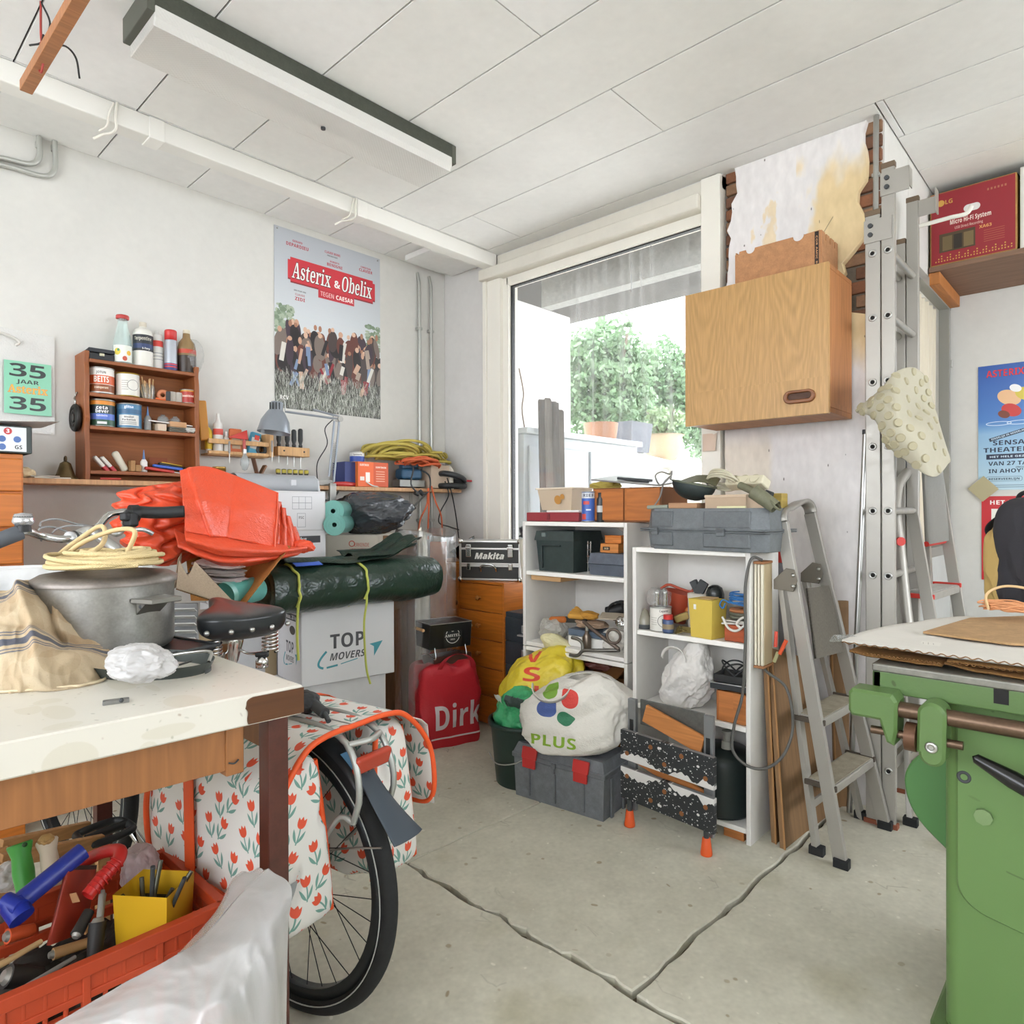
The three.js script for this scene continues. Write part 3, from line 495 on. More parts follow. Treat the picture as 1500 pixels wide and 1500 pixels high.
{
  const t = thing('step_ladder', 'worn aluminium stepladder with grab hoop, free-standing in front of brown boards', 'ladder',[-0.765,0,-2.68]);
  const fl = [-0.735,0,-2.464], fr = [-0.7,0,-2.878], tl = [-0.959,1.198,-2.52], tr = [-0.963,1.23,-2.83], rl = [-0.829,0,-2.5], rr = [-0.793,0,-2.908];
  const k = stepLadder(t,[fl, fr],[tl, tr],[rl, rr],[[-0.959,0.95,-2.52],[-0.982,0.954,-2.83]],[0.22,0.405], { mat: M('#a59c88',0.85, { map: tDust }), cap: M('#4b4238',0.8) });
  const pt = [-0.921,0.985,-2.5], pq = [-0.936,0.986,-2.82];
  for (const p of [pt, pq]) { const s = prism([[-0.05,-0.035],[0.02,-0.04],[0.035,0.0],[0.025,0.04],[-0.005,0.045],[-0.05,0.0]],0.004,0.001); wpart(t, 'hinge_plate', xf(s,[p[0] - 0.005, p[1], p[2] + 0.014],[0,0.05,0]), M('#6d675c',0.5, { metalness: 0.7 })); for (const [dx, dy] of [[0.015,0.02],[0.015,-0.02]]) wpart(t, 'rivet', sp(0.007,[p[0] + dx, p[1] + dy, p[2] + 0.02]), steel); }
  const a = V(...[-0.909,0.945,-2.62]), b = V(...[-0.9,0.937,-2.84]), c = V(...[-0.837,0.684,-2.8]), d = V(...[-0.854,0.696,-2.55]);
  wpart(t, 'platform', sheet(2,2, (u, v) => a.clone().lerp(b, u).lerp(d.clone().lerp(c, u), v).toArray(),0.01), M('#7d776c',0.7, { metalness: 0.5, map: tDust }), 'paint-spattered folded platform');
  const pm = M('#e3ddcf',0.8); for (let i = 0; i < 12; i++) { const u = rnd(0.15,0.85), v = rnd(0.1,0.9), p = a.clone().lerp(b, u).lerp(d.clone().lerp(c, u), v); }
}
{
  const t = thing('step_ladder', 'aluminium stepladder with red step ends, leaning behind the green machine', 'ladder',[-0.5,0,-3.2]);
  const tl = [-0.729,1.384,-3.352], tr = [-0.682,1.411,-3.737], fl = [-0.567,0.663,-3.089], fr = [-0.547,0.687,-3.518];
  const ex = (a, b) => { const k = -a[1]/(b[1] - a[1]); return a.map((v, i) => v + (b[i] - v)*k); };   // follow a rail to the floor
  const FL = ex(tl, fl), FR = ex(tr, fr), off = [-0.3,0,0.05], rl = [-0.634,0,-2.975], rr = [-0.6,0,-3.33];
  const pl = [tl[0] - 0.05, tl[1] - 0.05, tl[2]], pr = [tr[0] - 0.05, tr[1] - 0.05, tr[2]];
  stepLadder(t,[FL, FR],[tl, tr],[rl, rr],[pl, pr],[0.2,0.42,0.64], { mat: M('#c9c6bf',0.7, { map: tDust }), cap: M('#c8342a',0.5) },0.02);
  const a = V(...[-0.692,1.417,-3.456]), b = V(...[-0.669,1.431,-3.681]), c = V(...[-0.635,1.097,-3.643]), d = V(...[-0.667,1.089,-3.422]);
  wpart(t, 'platform', sheet(4,8, (u, v) => a.clone().lerp(b, u).lerp(d.clone().lerp(c, u), v).toArray(),0.02), M('#b9b8b2',0.5, { metalness: 0.6, bumpMap: tWeave, bumpScale: 0.004 }), 'folded ribbed platform');
  wpart(t, 'platform_edge',[rod(d.toArray(), c.toArray(),0.012), rod(b.clone().lerp(c,0.8).toArray(), c.toArray(),0.011)], M('#c8342a',0.5), 'red platform edge');
  wpart(t, 'curved_arm', tube([[-0.712,1.411,-3.3],[-0.73,1.344,-3.215],[-0.725,1.234,-3.15],[-0.703,1.092,-3.116],[-0.671,0.874,-3.062],[-0.649,0.743,-3.027]],0.021, false,40), alu);
  wpart(t, 'red_cap', cy(0.018,0.018,0.012,[-0.694,1.113,-3.09],[PI/2,0,-0.7]), M('#d0352c',0.45), 'round red cap');
}
{ // studded rubber bath mat hung over the ladders
  const top = [[-0.769,1.622,-2.756],[-0.678,1.685,-2.732],[-0.643,1.755,-2.793],[-0.608,1.785,-2.906],[-0.583,1.753,-2.998]], mid1 = [[-0.762,1.615,-2.749],[-0.671,1.628,-2.684],[-0.617,1.622,-2.679],[-0.595,1.652,-2.918],[-0.562,1.657,-2.99]], mid2 = [[-0.66,1.584,-2.694],[-0.651,1.507,-2.675],[-0.601,1.512,-2.666],[-0.546,1.523,-2.731],[-0.53,1.536,-2.965]], bot = [[-0.663,1.539,-2.69],[-0.633,1.468,-2.691],[-0.584,1.417,-2.708],[-0.521,1.361,-2.727],[-0.497,1.424,-2.94]];
  const rows = [top, mid1, mid2, bot].map((r) => new THREE.CatmullRomCurve3(r.map((q) => V(...q))));
  const S = (u, v) => new THREE.CatmullRomCurve3(rows.map((r) => r.getPoint(u))).getPoint(v);
  const t = thing('bath_mat', 'cream studded rubber mat draped over the tops of the ladders', 'mat',[-0.611,1.361,-2.779]);
  const rm = M('#b5af9a',0.7, { map: tMottle });
  const g = sheet(34,34, (u, v) => S(u, v).toArray(),0.005); wpart(t, 'mat', g, rm);
  for (let i = 0; i < 9; i++) for (let j = 0; j < 12; j++) {
    if (((i + j) & 1) === 1) continue;
    const u = (i + 0.5)/9, v = (j + 0.5)/12, p = S(u, v), a = S(u + 0.01, v).sub(p), b = S(u, v + 0.01).sub(p), n = a.cross(b).normalize(); if (n.dot(V(0,1.25,0).sub(p)) < 0) n.negate();
    const k = new THREE.CylinderGeometry(0.0135,0.0165,0.007,18); k.applyQuaternion(new THREE.Quaternion().setFromUnitVectors(V(0,1,0), n)); k.translate(...p.addScaledVector(n,0.0062).toArray());
    wpart(t, 'stud', k, M('#a8a084',0.65));
  }
}
solo('torn_paper', 'peeling scrap of paper taped on the window jamb under the wall cabinet', 'paper', sheet(8,8, (u, v) => [mix(-1.535,-1.462, u),1.53 + 0.085*v, ZW + 0.028 + 0.02*u*(1 - v) + 0.004*Math.sin(u*6)],0.001), M('#d9c3b0',0.8));
// ---------- green planing machine ----------
const tWear = tex(512,512, (c, w, h) => { fill(c, '#f4f4f0',0,0, w, h); for (let i = 0; i < 44; i++) { c.fillStyle = `rgba(${[96, 70, 120][i % 3]},${[84, 62, 96][i % 3]},${[60, 44, 60][i % 3]},${rnd(0.08, 0.4)})`; c.beginPath(); c.ellipse(rnd(0, w), rnd(0, h), rnd(0.6,7), rnd(0.6,3), rnd(0,3),0,7); c.fill(); } for (let i = 0; i < 9; i++) { c.strokeStyle = `rgba(40,42,34,${rnd(0.1, 0.4)})`; c.lineWidth = rnd(0.6,2.4); c.beginPath(); const x = rnd(0, w), y = rnd(0, h); c.moveTo(x, y); c.quadraticCurveTo(x + rnd(4,20), y + rnd(-2,8), x + rnd(20,46), y + rnd(2,22)); c.stroke(); } },1.1);
const greenP = M('#62824a',0.42, { map: tWear, bumpMap: tDust, bumpScale: 0.0004 }), greenD = M('#5b7844',0.4, { map: tWear, bumpMap: tDust, bumpScale: 0.001 });
{
  const t = thing('planing_machine', 'old green cast-iron planing machine with rods under its table', 'machine',[-0.05,0,-1.95]);
  const rim = (x0, x1, z0, z1, r) => { const s = new THREE.Shape(); s.moveTo(x0 + r, z0); s.lineTo(x1 - r, z0); s.absarc(x1 - r, z0 + r, r,-PI/2,0); s.lineTo(x1, z1 - r); s.absarc(x1 - r, z1 - r, r,0, PI/2); s.lineTo(x0 + r, z1); s.absarc(x0 + r, z1 - r, r, PI/2, PI); s.lineTo(x0, z0 + r); s.absarc(x0 + r, z0 + r, r, PI, PI*1.5); return s; };
  wpart(t, 'body', xf(prism(rim(-0.303,0.42,1.72,2.28,0.03),0.815,0.004),[0,0.03,0],[-PI/2,0,0]), greenP);
  wpart(t, 'base_flange', xf(prism(rim(-0.33,0.45,1.7,2.31,0.03),0.1,0.006),[0,0,0],[-PI/2,0,0]), greenD);
  // raised access panel with rounded lower corner
  const ps = new THREE.Shape(); ps.moveTo(-0.278,0.8); ps.lineTo(-0.278,0.45); ps.quadraticCurveTo(-0.278,0.4,-0.225,0.385); ps.lineTo(0.38,0.28); ps.lineTo(0.38,0.8);
  wpart(t, 'access_panel', xf(prism(ps,0.012,0.004),[0,0,-1.722]), greenP);
  wpart(t, 'bolt',[cy(0.017,0.017,0.014,[-0.228,0.598,-1.704],[PI/2,0,0],8)], M('#70885a',0.45));
  wpart(t, 'screw_socket',[tor(0.01,0.004,[-0.263,0.671,-1.708])], darkGrey);
  wpart(t, 'lever',[xf(lathe([[0,-0.1],[0.012,-0.095],[0.018,-0.05],[0.018,0.02],[0.01,0.085],[0,0.092]]),[-0.152,0.709,-1.62],[0,0,1.15])], M('#141414',0.25), 'black lever grip');
  // side guard, a rounded plate standing out to the left
  const gs = new THREE.Shape(); gs.moveTo(-0.28,0.75); gs.lineTo(-0.345,0.71); gs.quadraticCurveTo(-0.44,0.655,-0.43,0.585); gs.quadraticCurveTo(-0.425,0.52,-0.37,0.475); gs.lineTo(-0.28,0.4);
  wpart(t, 'side_guard', xf(prism(gs,0.02,0.004),[0,-0.055,-1.98]), M('#4c7a42',0.5));
  // table casting
  wpart(t, 'table',[bx([-0.43,0.882,-2.3],[0.5,0.9,-1.655],0.004)], M('#8d8b82',0.4, { metalness: 0.6, map: tDust }));
  wpart(t, 'table_apron',[bx([-0.43,0.835,-1.68],[0.5,0.884,-1.66],0.004), bx([-0.43,0.835,-2.28],[-0.41,0.884,-1.66],0.004), bx([-0.3,0.84,-2.2],[0.4,0.882,-1.72],0.004)], greenD);
  wpart(t, 'slot', bx([-0.205,0.852,-1.662],[-0.18,0.884,-1.6585],0), M('#191817',0.8));
  const rodM = M('#6f5a49',0.4, { metalness: 0.8, map: tDust });
  wpart(t, 'guide_rod', rod([-0.45,0.815,-1.62],[0.5,0.822,-1.62],0.0175), rodM);
  wpart(t, 'adjusting_rod', rod([-0.42,0.762,-1.615],[-0.25,0.765,-1.615],0.009), rodM);
  wpart(t, 'rod_clamp',[xf(prism([[-0.455,0.85],[-0.375,0.85],[-0.365,0.835],[-0.366,0.77],[-0.372,0.74],[-0.386,0.745],[-0.4,0.79],[-0.455,0.79],[-0.462,0.8],[-0.462,0.84]],0.055,0.006),[0,0,-1.655])], greenD);
  wpart(t, 'rod_clamp',[xf(prism((() => { const s = new THREE.Shape(); s.absarc(-0.302,0.82,0.026,-0.1, PI + 0.1); s.lineTo(-0.33,0.74); s.absarc(-0.302,0.738,0.024, PI, PI*2); return s; })(),0.05,0.006),[0,0,-1.65])], greenD);
  wpart(t, 'clamp_screw',[tor(0.008,0.004,[-0.302,0.755,-1.592]), cy(0.006,0.006,0.004,[-0.302,0.755,-1.593],[PI/2,0,0],6)], steel);
  wpart(t, 'knurled_knob', rod([-0.352,0.763,-1.615],[-0.331,0.763,-1.615],0.03,0.03,28), M('#6a4a35',0.5, { metalness: 0.5, map: tDust }));
}
{ // flattened cardboard on the machine
  const edge = M('#8a6134',0.95, { map: tDust }), whiteC = M('#d8d4cb',0.8, { map: tMottle });
  const t = thing('flattened_carton', 'white flattened carton with brown corrugated edges lying on the green machine', 'cardboard',[-0.1,0.9,-1.95]);
  const up = (x, z) => 0.025*smooth(-0.3,-0.5, x) + 0.004*nz(x*9, z*9,2);
  const outline = (u, v) => { const x = mix(-0.5 + 0.16*v*v,0.5, u), z = mix(-1.68 + 0.0*u,-2.32, v); return [x, z]; };
  wpart(t, 'upper_sheet', sheet(50,24, (u, v) => { const [x, z] = outline(u, v); return [x,0.935 + up(x, z) - 0.02*smooth(-0.3,-0.5, x), z]; },0.006), whiteC);
  for (const [x0, x1, y, k] of [[-0.485,-0.3,0.91,0.3],[-0.295,-0.1,0.907,0.5],[-0.29,0.5,0.921,0.1]]) wpart(t, 'lower_sheet', sheet(20,10, (u, v) => [mix(x0, x1, u), y + 0.016*smooth(0.4,0, u)*k + 0.003*nz(u*5, v*5, y*90), mix(-1.685,-2.2, v)],0.005), M('#a5773f',0.95, { map: tDust }));
  const flute = (x0, x1, y, z) => { const pts = []; for (let i = 0; i <= 90; i++) pts.push([mix(x0, x1, i/90), y + 0.0024*Math.sin(i*1.6), z]); return tube(pts,0.0011, false,180,4); };
  wpart(t, 'corrugation',[flute(-0.5,0,0.9335,-1.678), flute(-0.48,-0.3,0.913,-1.684), flute(-0.29,0,0.9185,-1.684)], edge);
  wpart(t, 'tape', sheet(10,6, (u, v) => [-0.515 - 0.02*v + 0.03*u,0.936 + 0.01*Math.sin(v*4 + u*3),-1.7 - u*0.05],0.0004), clearFilm);
  print(t, 'printed_ticks',0.16,0.05,[-0.3,0.0362,0.17],[-PI/2,0,0.1],256, (c, w, h) => { fill(c, '#d6d2c9',0,0, w, h); c.strokeStyle = '#6d675e'; for (let i = 0; i < 15; i++) { c.beginPath(); c.moveTo(8 + i*16, h*0.3 + rnd(-4,4)); c.lineTo(12 + i*16, h*0.8 + rnd(-6,6)); c.stroke(); } },0.8);
  const p = [[-0.376,0.945,-1.893],[-0.328,0.945,-2.213],[-0.138,0.945,-2.463],[-0.107,0.945,-1.913],[-0.199,0.945,-1.86]];
  const b = solo('cardboard_piece', 'torn brown cardboard piece with pencilled curves lying on the white carton', 'cardboard', xf(prism(p.map((q) => [q[0],-q[2]]),0.004,0.001),[0,0.9405,0],[-PI/2,0,0]), M('#b99468',0.95, { map: tDust }));
  const tw = thing('twine_bundle', 'bundle of orange-pink twine with a pale cord loop on the cardboard', 'twine',[-0.227,0.95,-2.262]);
  const tp = []; for (let i = 0; i < 120; i++) { const a = i*0.9; tp.push([0.085*Math.cos(a)*rnd(0.7,1.1),0.015 + 0.018*Math.abs(nz(i,2,3)) + rnd(0,0.02),0.035*Math.sin(a)*rnd(0.6,1.2)]); }
  part(tw, 'twine', tube(tp,0.0022, false,700,5), M('#d99a6c',0.8));
  part(tw, 'cord_loop', tube([[-0.06,0.02,0.03],[-0.065,0.06,0.03],[-0.03,0.085,0.025],[0.04,0.08,0.03],[0.09,0.05,0.03],[0.12,0.02,0.03]],0.0035, false,50), M('#d9b98a',0.8));
}
{ // backpack standing at the right
  const t = thing('backpack', 'black and beige backpack standing on the machine at the right edge', 'bag',[-0.232,0.945,-2.556],-0.5);
  part(t, 'body', xf(bagGeo({ s: [0.1,0.17,0.09], p: 4, amp: 0.02, f: 2, sd: 3 }),[0.04,0.16,0]), M('#2f2e33',0.8, { bumpMap: tWeave, bumpScale: 0.0006 }));
  part(t, 'side_panel', xf(bagGeo({ s: [0.045,0.13,0.08], p: 4, amp: 0.03, f: 2, sd: 8 }),[-0.045,0.125,0.0]), M('#b89b5e',0.8, { bumpMap: tWeave, bumpScale: 0.0006 }), 'beige side');
  part(t, 'strap', sheet(24,2, (u, v) => { const a = u*PI; return [-0.02 - 0.075*Math.sin(a),0.3 - 0.13*u,0.02 + v*0.03]; },0.004), M('#1c1b1d',0.8));
  part(t, 'carry_loop', tube([[-0.03,0.31,0],[-0.02,0.345,0],[0.02,0.35,0],[0.04,0.32,0]],0.007), M('#1c1b1d',0.8));
}
// ---------- far wall: shelf, cartons, posters ----------
{
  const zf = ZF, y0 = 2.435;
  const t = thing('wall_board', 'brown shelf board under the ceiling holding the red carton', 'shelf',[0, y0, ZF + 0.3]);
  wpart(t, 'board', bx([-0.745, y0, ZF + 0.003],[1.2, y0 + 0.025,-3.89],0.002), M('#8a6a55',0.7, { map: tGrainH }));
  wpart(t, 'bearer', bx([-0.749, y0 - 0.062, ZF + 0.02],[-0.7, y0 - 0.001,-3.9],0.003), M('#c07a3e',0.6, { map: tGrain }), 'orange pine bearer');
  const yb = y0 + 0.026, zF = -3.9, lx = -0.742, rx = -0.391, top = Math.min(2.825,2.871);
  const b = thing('hifi_carton', 'dark red printed carton with handle slot and window, on the high shelf', 'box',[(lx + rx)/2, yb, zF - 0.14]);
  wpart(b, 'carton', bx([lx, yb, zF - 0.3],[rx, top, zF],0.004), M('#b48a4a',0.8, { map: tDust }));
  const w = rx - lx - 0.012, h = top - yb - 0.012;
  print(b, 'front_print', w, h,[0, (top - yb)/2,0.1412],[0,0,0],640, (c, W, H) => {
    fill(c, '#8f1e28',0,0, W, H); c.fillStyle = '#c79a45'; c.beginPath(); c.arc(W*0.12, H*0.14, H*0.045,0,7); c.fill(); text(c, 'LG', W*0.22, H*0.14, H*0.08, '#c79a45');
    c.fillStyle = '#d9d5d0'; c.beginPath(); c.roundRect(W*0.4, H*0.25, W*0.2, H*0.1, H*0.05); c.fill();
    text(c, 'Micro Hi-Fi System', W*0.48, H*0.44, H*0.09, '#e9dccf', { w: W*0.5 }); text(c, 'USB Direct Recording', W*0.46, H*0.53, H*0.05, '#e0c8b8', { w: W*0.34, style: '' }); text(c, 'XA63', W*0.66, H*0.6, H*0.06, '#d9a058');
    fill(c, '#4a3a22', W*0.1, H*0.58, W*0.44, H*0.26); fill(c, '#6b5a38', W*0.14, H*0.62, W*0.12, H*0.2); fill(c, '#2a2218', W*0.28, H*0.62, W*0.1, H*0.2); fill(c, '#75623e', W*0.4, H*0.62, W*0.12, H*0.2);
    for (let i = 0; i < 26; i++) { const k = 1 + ((i*7) % 3); for (let j = 0; j < k; j++) fill(c, '#c79a45', W*(0.05 + i*0.036), H*(0.95 - j*0.035), W*0.016, H*0.018); }
    for (let i = 0; i < 6; i++) fill(c, '#a5543c', W*0.64, H*(0.66 + i*0.03), W*0.24, H*0.008); for (let i = 0; i < 6; i++) fill(c, '#a8684a', W*(0.68 + i*0.04), H*0.1, W*0.022, H*0.03);
  },0.45);
  wpart(b, 'flap', sheet(6,3, (u, v) => [mix(lx + 0.03, rx, u), top + 0.002 + 0.03*v*(0.3 + u*0.7), zF - 0.02 - 0.16*v],0.004), M('#6b5a38',0.9, { map: tDust }), 'raised top flap');
  const y = thing('yellow_carton', 'white and yellow printed carton beside the red carton, cut by the frame', 'box',[rx + 0.2, yb, zF - 0.14]);
  wpart(y, 'carton', bx([rx + 0.01, yb, zF - 0.3],[rx + 0.36, top + 0.02, zF - 0.01],0.004), M('#d6d4cc',0.6));
  print(y, 'front_print',0.33, top - yb,[-0.015, (top - yb)/2 + 0.012,0.1312],[0,0,0],256, (c, W, H) => { fill(c, '#dddbd4',0,0, W, H); fill(c, '#e0c534', W*0.02, H*0.18, W*0.9, H*0.6); for (let i = 0; i < 5; i++) fill(c, '#2b2a26', W*0.06, H*(0.22 + i*0.05), W*0.22, H*0.028); fill(c, '#55534c', W*0.06, H*0.5, W*0.3, H*0.02); },0.4);
}
function poster(name, label, p0, p1, px, draw, rough = 0.35) {   // flat sheet on the far wall between two corners
  const w = p1[0] - p0[0], h = p0[1] - p1[1], t = thing(name, label, 'poster',[(p0[0] + p1[0])/2, p1[1], ZF + 0.002]);
  part(t, 'paper', bx([-w/2,0,0],[w/2, h,0.0015],0), M('#dfe0de',0.6));
  print(t, 'printed_face', w, h,[0, h/2,0.0022],[0,0,0], px, draw, rough); return t;
}
{
  const a = [-0.618,2.027,-4.45], b = [-0.597,1.347,-4.45], w = 0.46;
  poster('ice_show_poster', 'blue poster with red and white lettering for a theatre ice show, above a red one',[a[0], a[1]],[a[0] + w, b[1]],768, (c, W, H) => {
    const g = c.createLinearGradient(0,0,0, H); g.addColorStop(0, '#2f5aa8'); g.addColorStop(0.45, '#4d80c4'); g.addColorStop(0.55, '#8db6d8'); g.addColorStop(1, '#b9d3e0'); c.fillStyle = g; c.fillRect(0,0, W, H);
    text(c, 'ASTERIX', W*0.26, H*0.07, H*0.075, '#d8293a', { w: W*0.36, stroke: '#2a2a55', lw: 3 }); text(c, 'ON ICE', W*0.7, H*0.07, H*0.075, '#eef4f8', { w: W*0.36 });
    c.strokeStyle = 'rgba(235,245,250,.8)'; c.lineWidth = 6; for (let i = 0; i < 4; i++) { c.beginPath(); c.ellipse(W*(0.2 + 0.2*i), H*0.47, W*0.12, H*0.015,0,0,7); c.stroke(); }
    for (const [x, y, r, s] of [[0.3,0.27,0.12, '#e6b98c'],[0.32,0.37,0.1, '#c8342e'],[0.45,0.25,0.1, '#d6c24a'],[0.25,0.4,0.06, '#7a3a22'],[0.6,0.2,0.1, '#e3b49a'],[0.62,0.32,0.12, '#3f9458'],[0.8,0.28,0.14, '#e8e8ea'],[0.83,0.4,0.1, '#3c6fb6'],[0.36,0.2,0.06, '#f2f2f2']]) { c.fillStyle = s; c.beginPath(); c.ellipse(W*x, H*y, W*r, W*r*0.7,0.5,0,7); c.fill(); }
    c.save(); c.translate(W*0.3, H*0.56); c.rotate(-0.3); fill(c, '#1d2a44',-W*0.2,-H*0.012, W*0.4, H*0.026); text(c, 'EINDELIJK IN NEDERLAND',0,0, H*0.02, '#cfe0ee', { w: W*0.36 }); c.restore();
    text(c, 'SENSATIONELE', W*0.5, H*0.625, H*0.05, '#1a2542', { w: W*0.72 }); text(c, 'THEATER-IJSSHOW', W*0.5, H*0.68, H*0.05, '#1a2542', { w: W*0.9 });
    fill(c, '#1a2542', W*0.08, H*0.715, W*0.84, H*0.04); text(c, 'HET HELE GEZIN UIT DE ASTERIX', W*0.5, H*0.735, H*0.022, '#cfe0ee', { w: W*0.78 });
    text(c, 'VAN 27 T/M 31 MAART', W*0.5, H*0.79, H*0.042, '#1a2542', { w: W*0.8 }); text(c, '(INCLUSIEF PAASDAG)', W*0.5, H*0.822, H*0.018, '#1a2542'); text(c, "IN AHOY' ROTTERDAM", W*0.5, H*0.85, H*0.042, '#1a2542', { w: W*0.8 });
    c.strokeStyle = '#1a2542'; c.lineWidth = 2; c.beginPath(); c.roundRect(W*0.08, H*0.895, W*0.34, H*0.035,12); c.stroke(); text(c, 'RESERVEERLIJN', W*0.25, H*0.913, H*0.022, '#1a2542', { w: W*0.3 }); c.fillStyle = '#1a2542'; c.beginPath(); c.arc(W*0.48, H*0.912, H*0.024,0,7); c.fill(); text(c, '0900', W*0.64, H*0.913, H*0.03, '#1a2542');
    fill(c, '#7f97ab', W*0.06, H*0.96, W*0.86, H*0.006); fill(c, '#7f97ab', W*0.06, H*0.975, W*0.7, H*0.006);
  });
  const r0 = [-0.603,1.313,-4.45], r1 = [-0.594,0.855,-4.45];
  poster('album_poster', 'red bordered poster with white lettering, below the blue one',[r0[0], r0[1]],[r0[0] + 0.44, r1[1]],512, (c, W, H) => {
    fill(c, '#c3242c',0,0, W, H); fill(c, '#e9e6dc', W*0.1, H*0.15, W*0.8, H*0.7); text(c, 'HET NIEUWE ALBUM', W*0.5, H*0.075, H*0.07, '#f4f0ea', { w: W*0.84 }); text(c, 'HIER VERKRIJGBAAR', W*0.5, H*0.92, H*0.07, '#f4f0ea', { w: W*0.86 });
    text(c, 'ASTERIX', W*0.56, H*0.2, H*0.07, '#c3242c', { w: W*0.3 }); text(c, 'De', W*0.2, H*0.27, H*0.05, '#3f5f86', {}); text(c, 'PAPYRUS', W*0.5, H*0.33, H*0.12, '#3f6f9c', { w: W*0.66 }); fill(c, '#5d9a48', W*0.1, H*0.7, W*0.8, H*0.15);
    for (const [x, y, r, s] of [[0.3,0.62,0.08, '#c8342e'],[0.5,0.6,0.1, '#d9b04a'],[0.66,0.55,0.09, '#3c6fb6'],[0.26,0.76,0.07, '#d9c23c']]) { c.fillStyle = s; c.beginPath(); c.ellipse(W*x, H*y, W*r, W*r*0.8,0.3,0,7); c.fill(); }
  });
  solo('paper_scrap', 'beige taped paper square between the blue and red posters', 'paper', xf(bx([-0.05,-0.05,0],[0.05,0.05,0.003],0),[-0.595,1.354,-4.44],[0,0,0.75]), M('#b3a988',0.8));
}


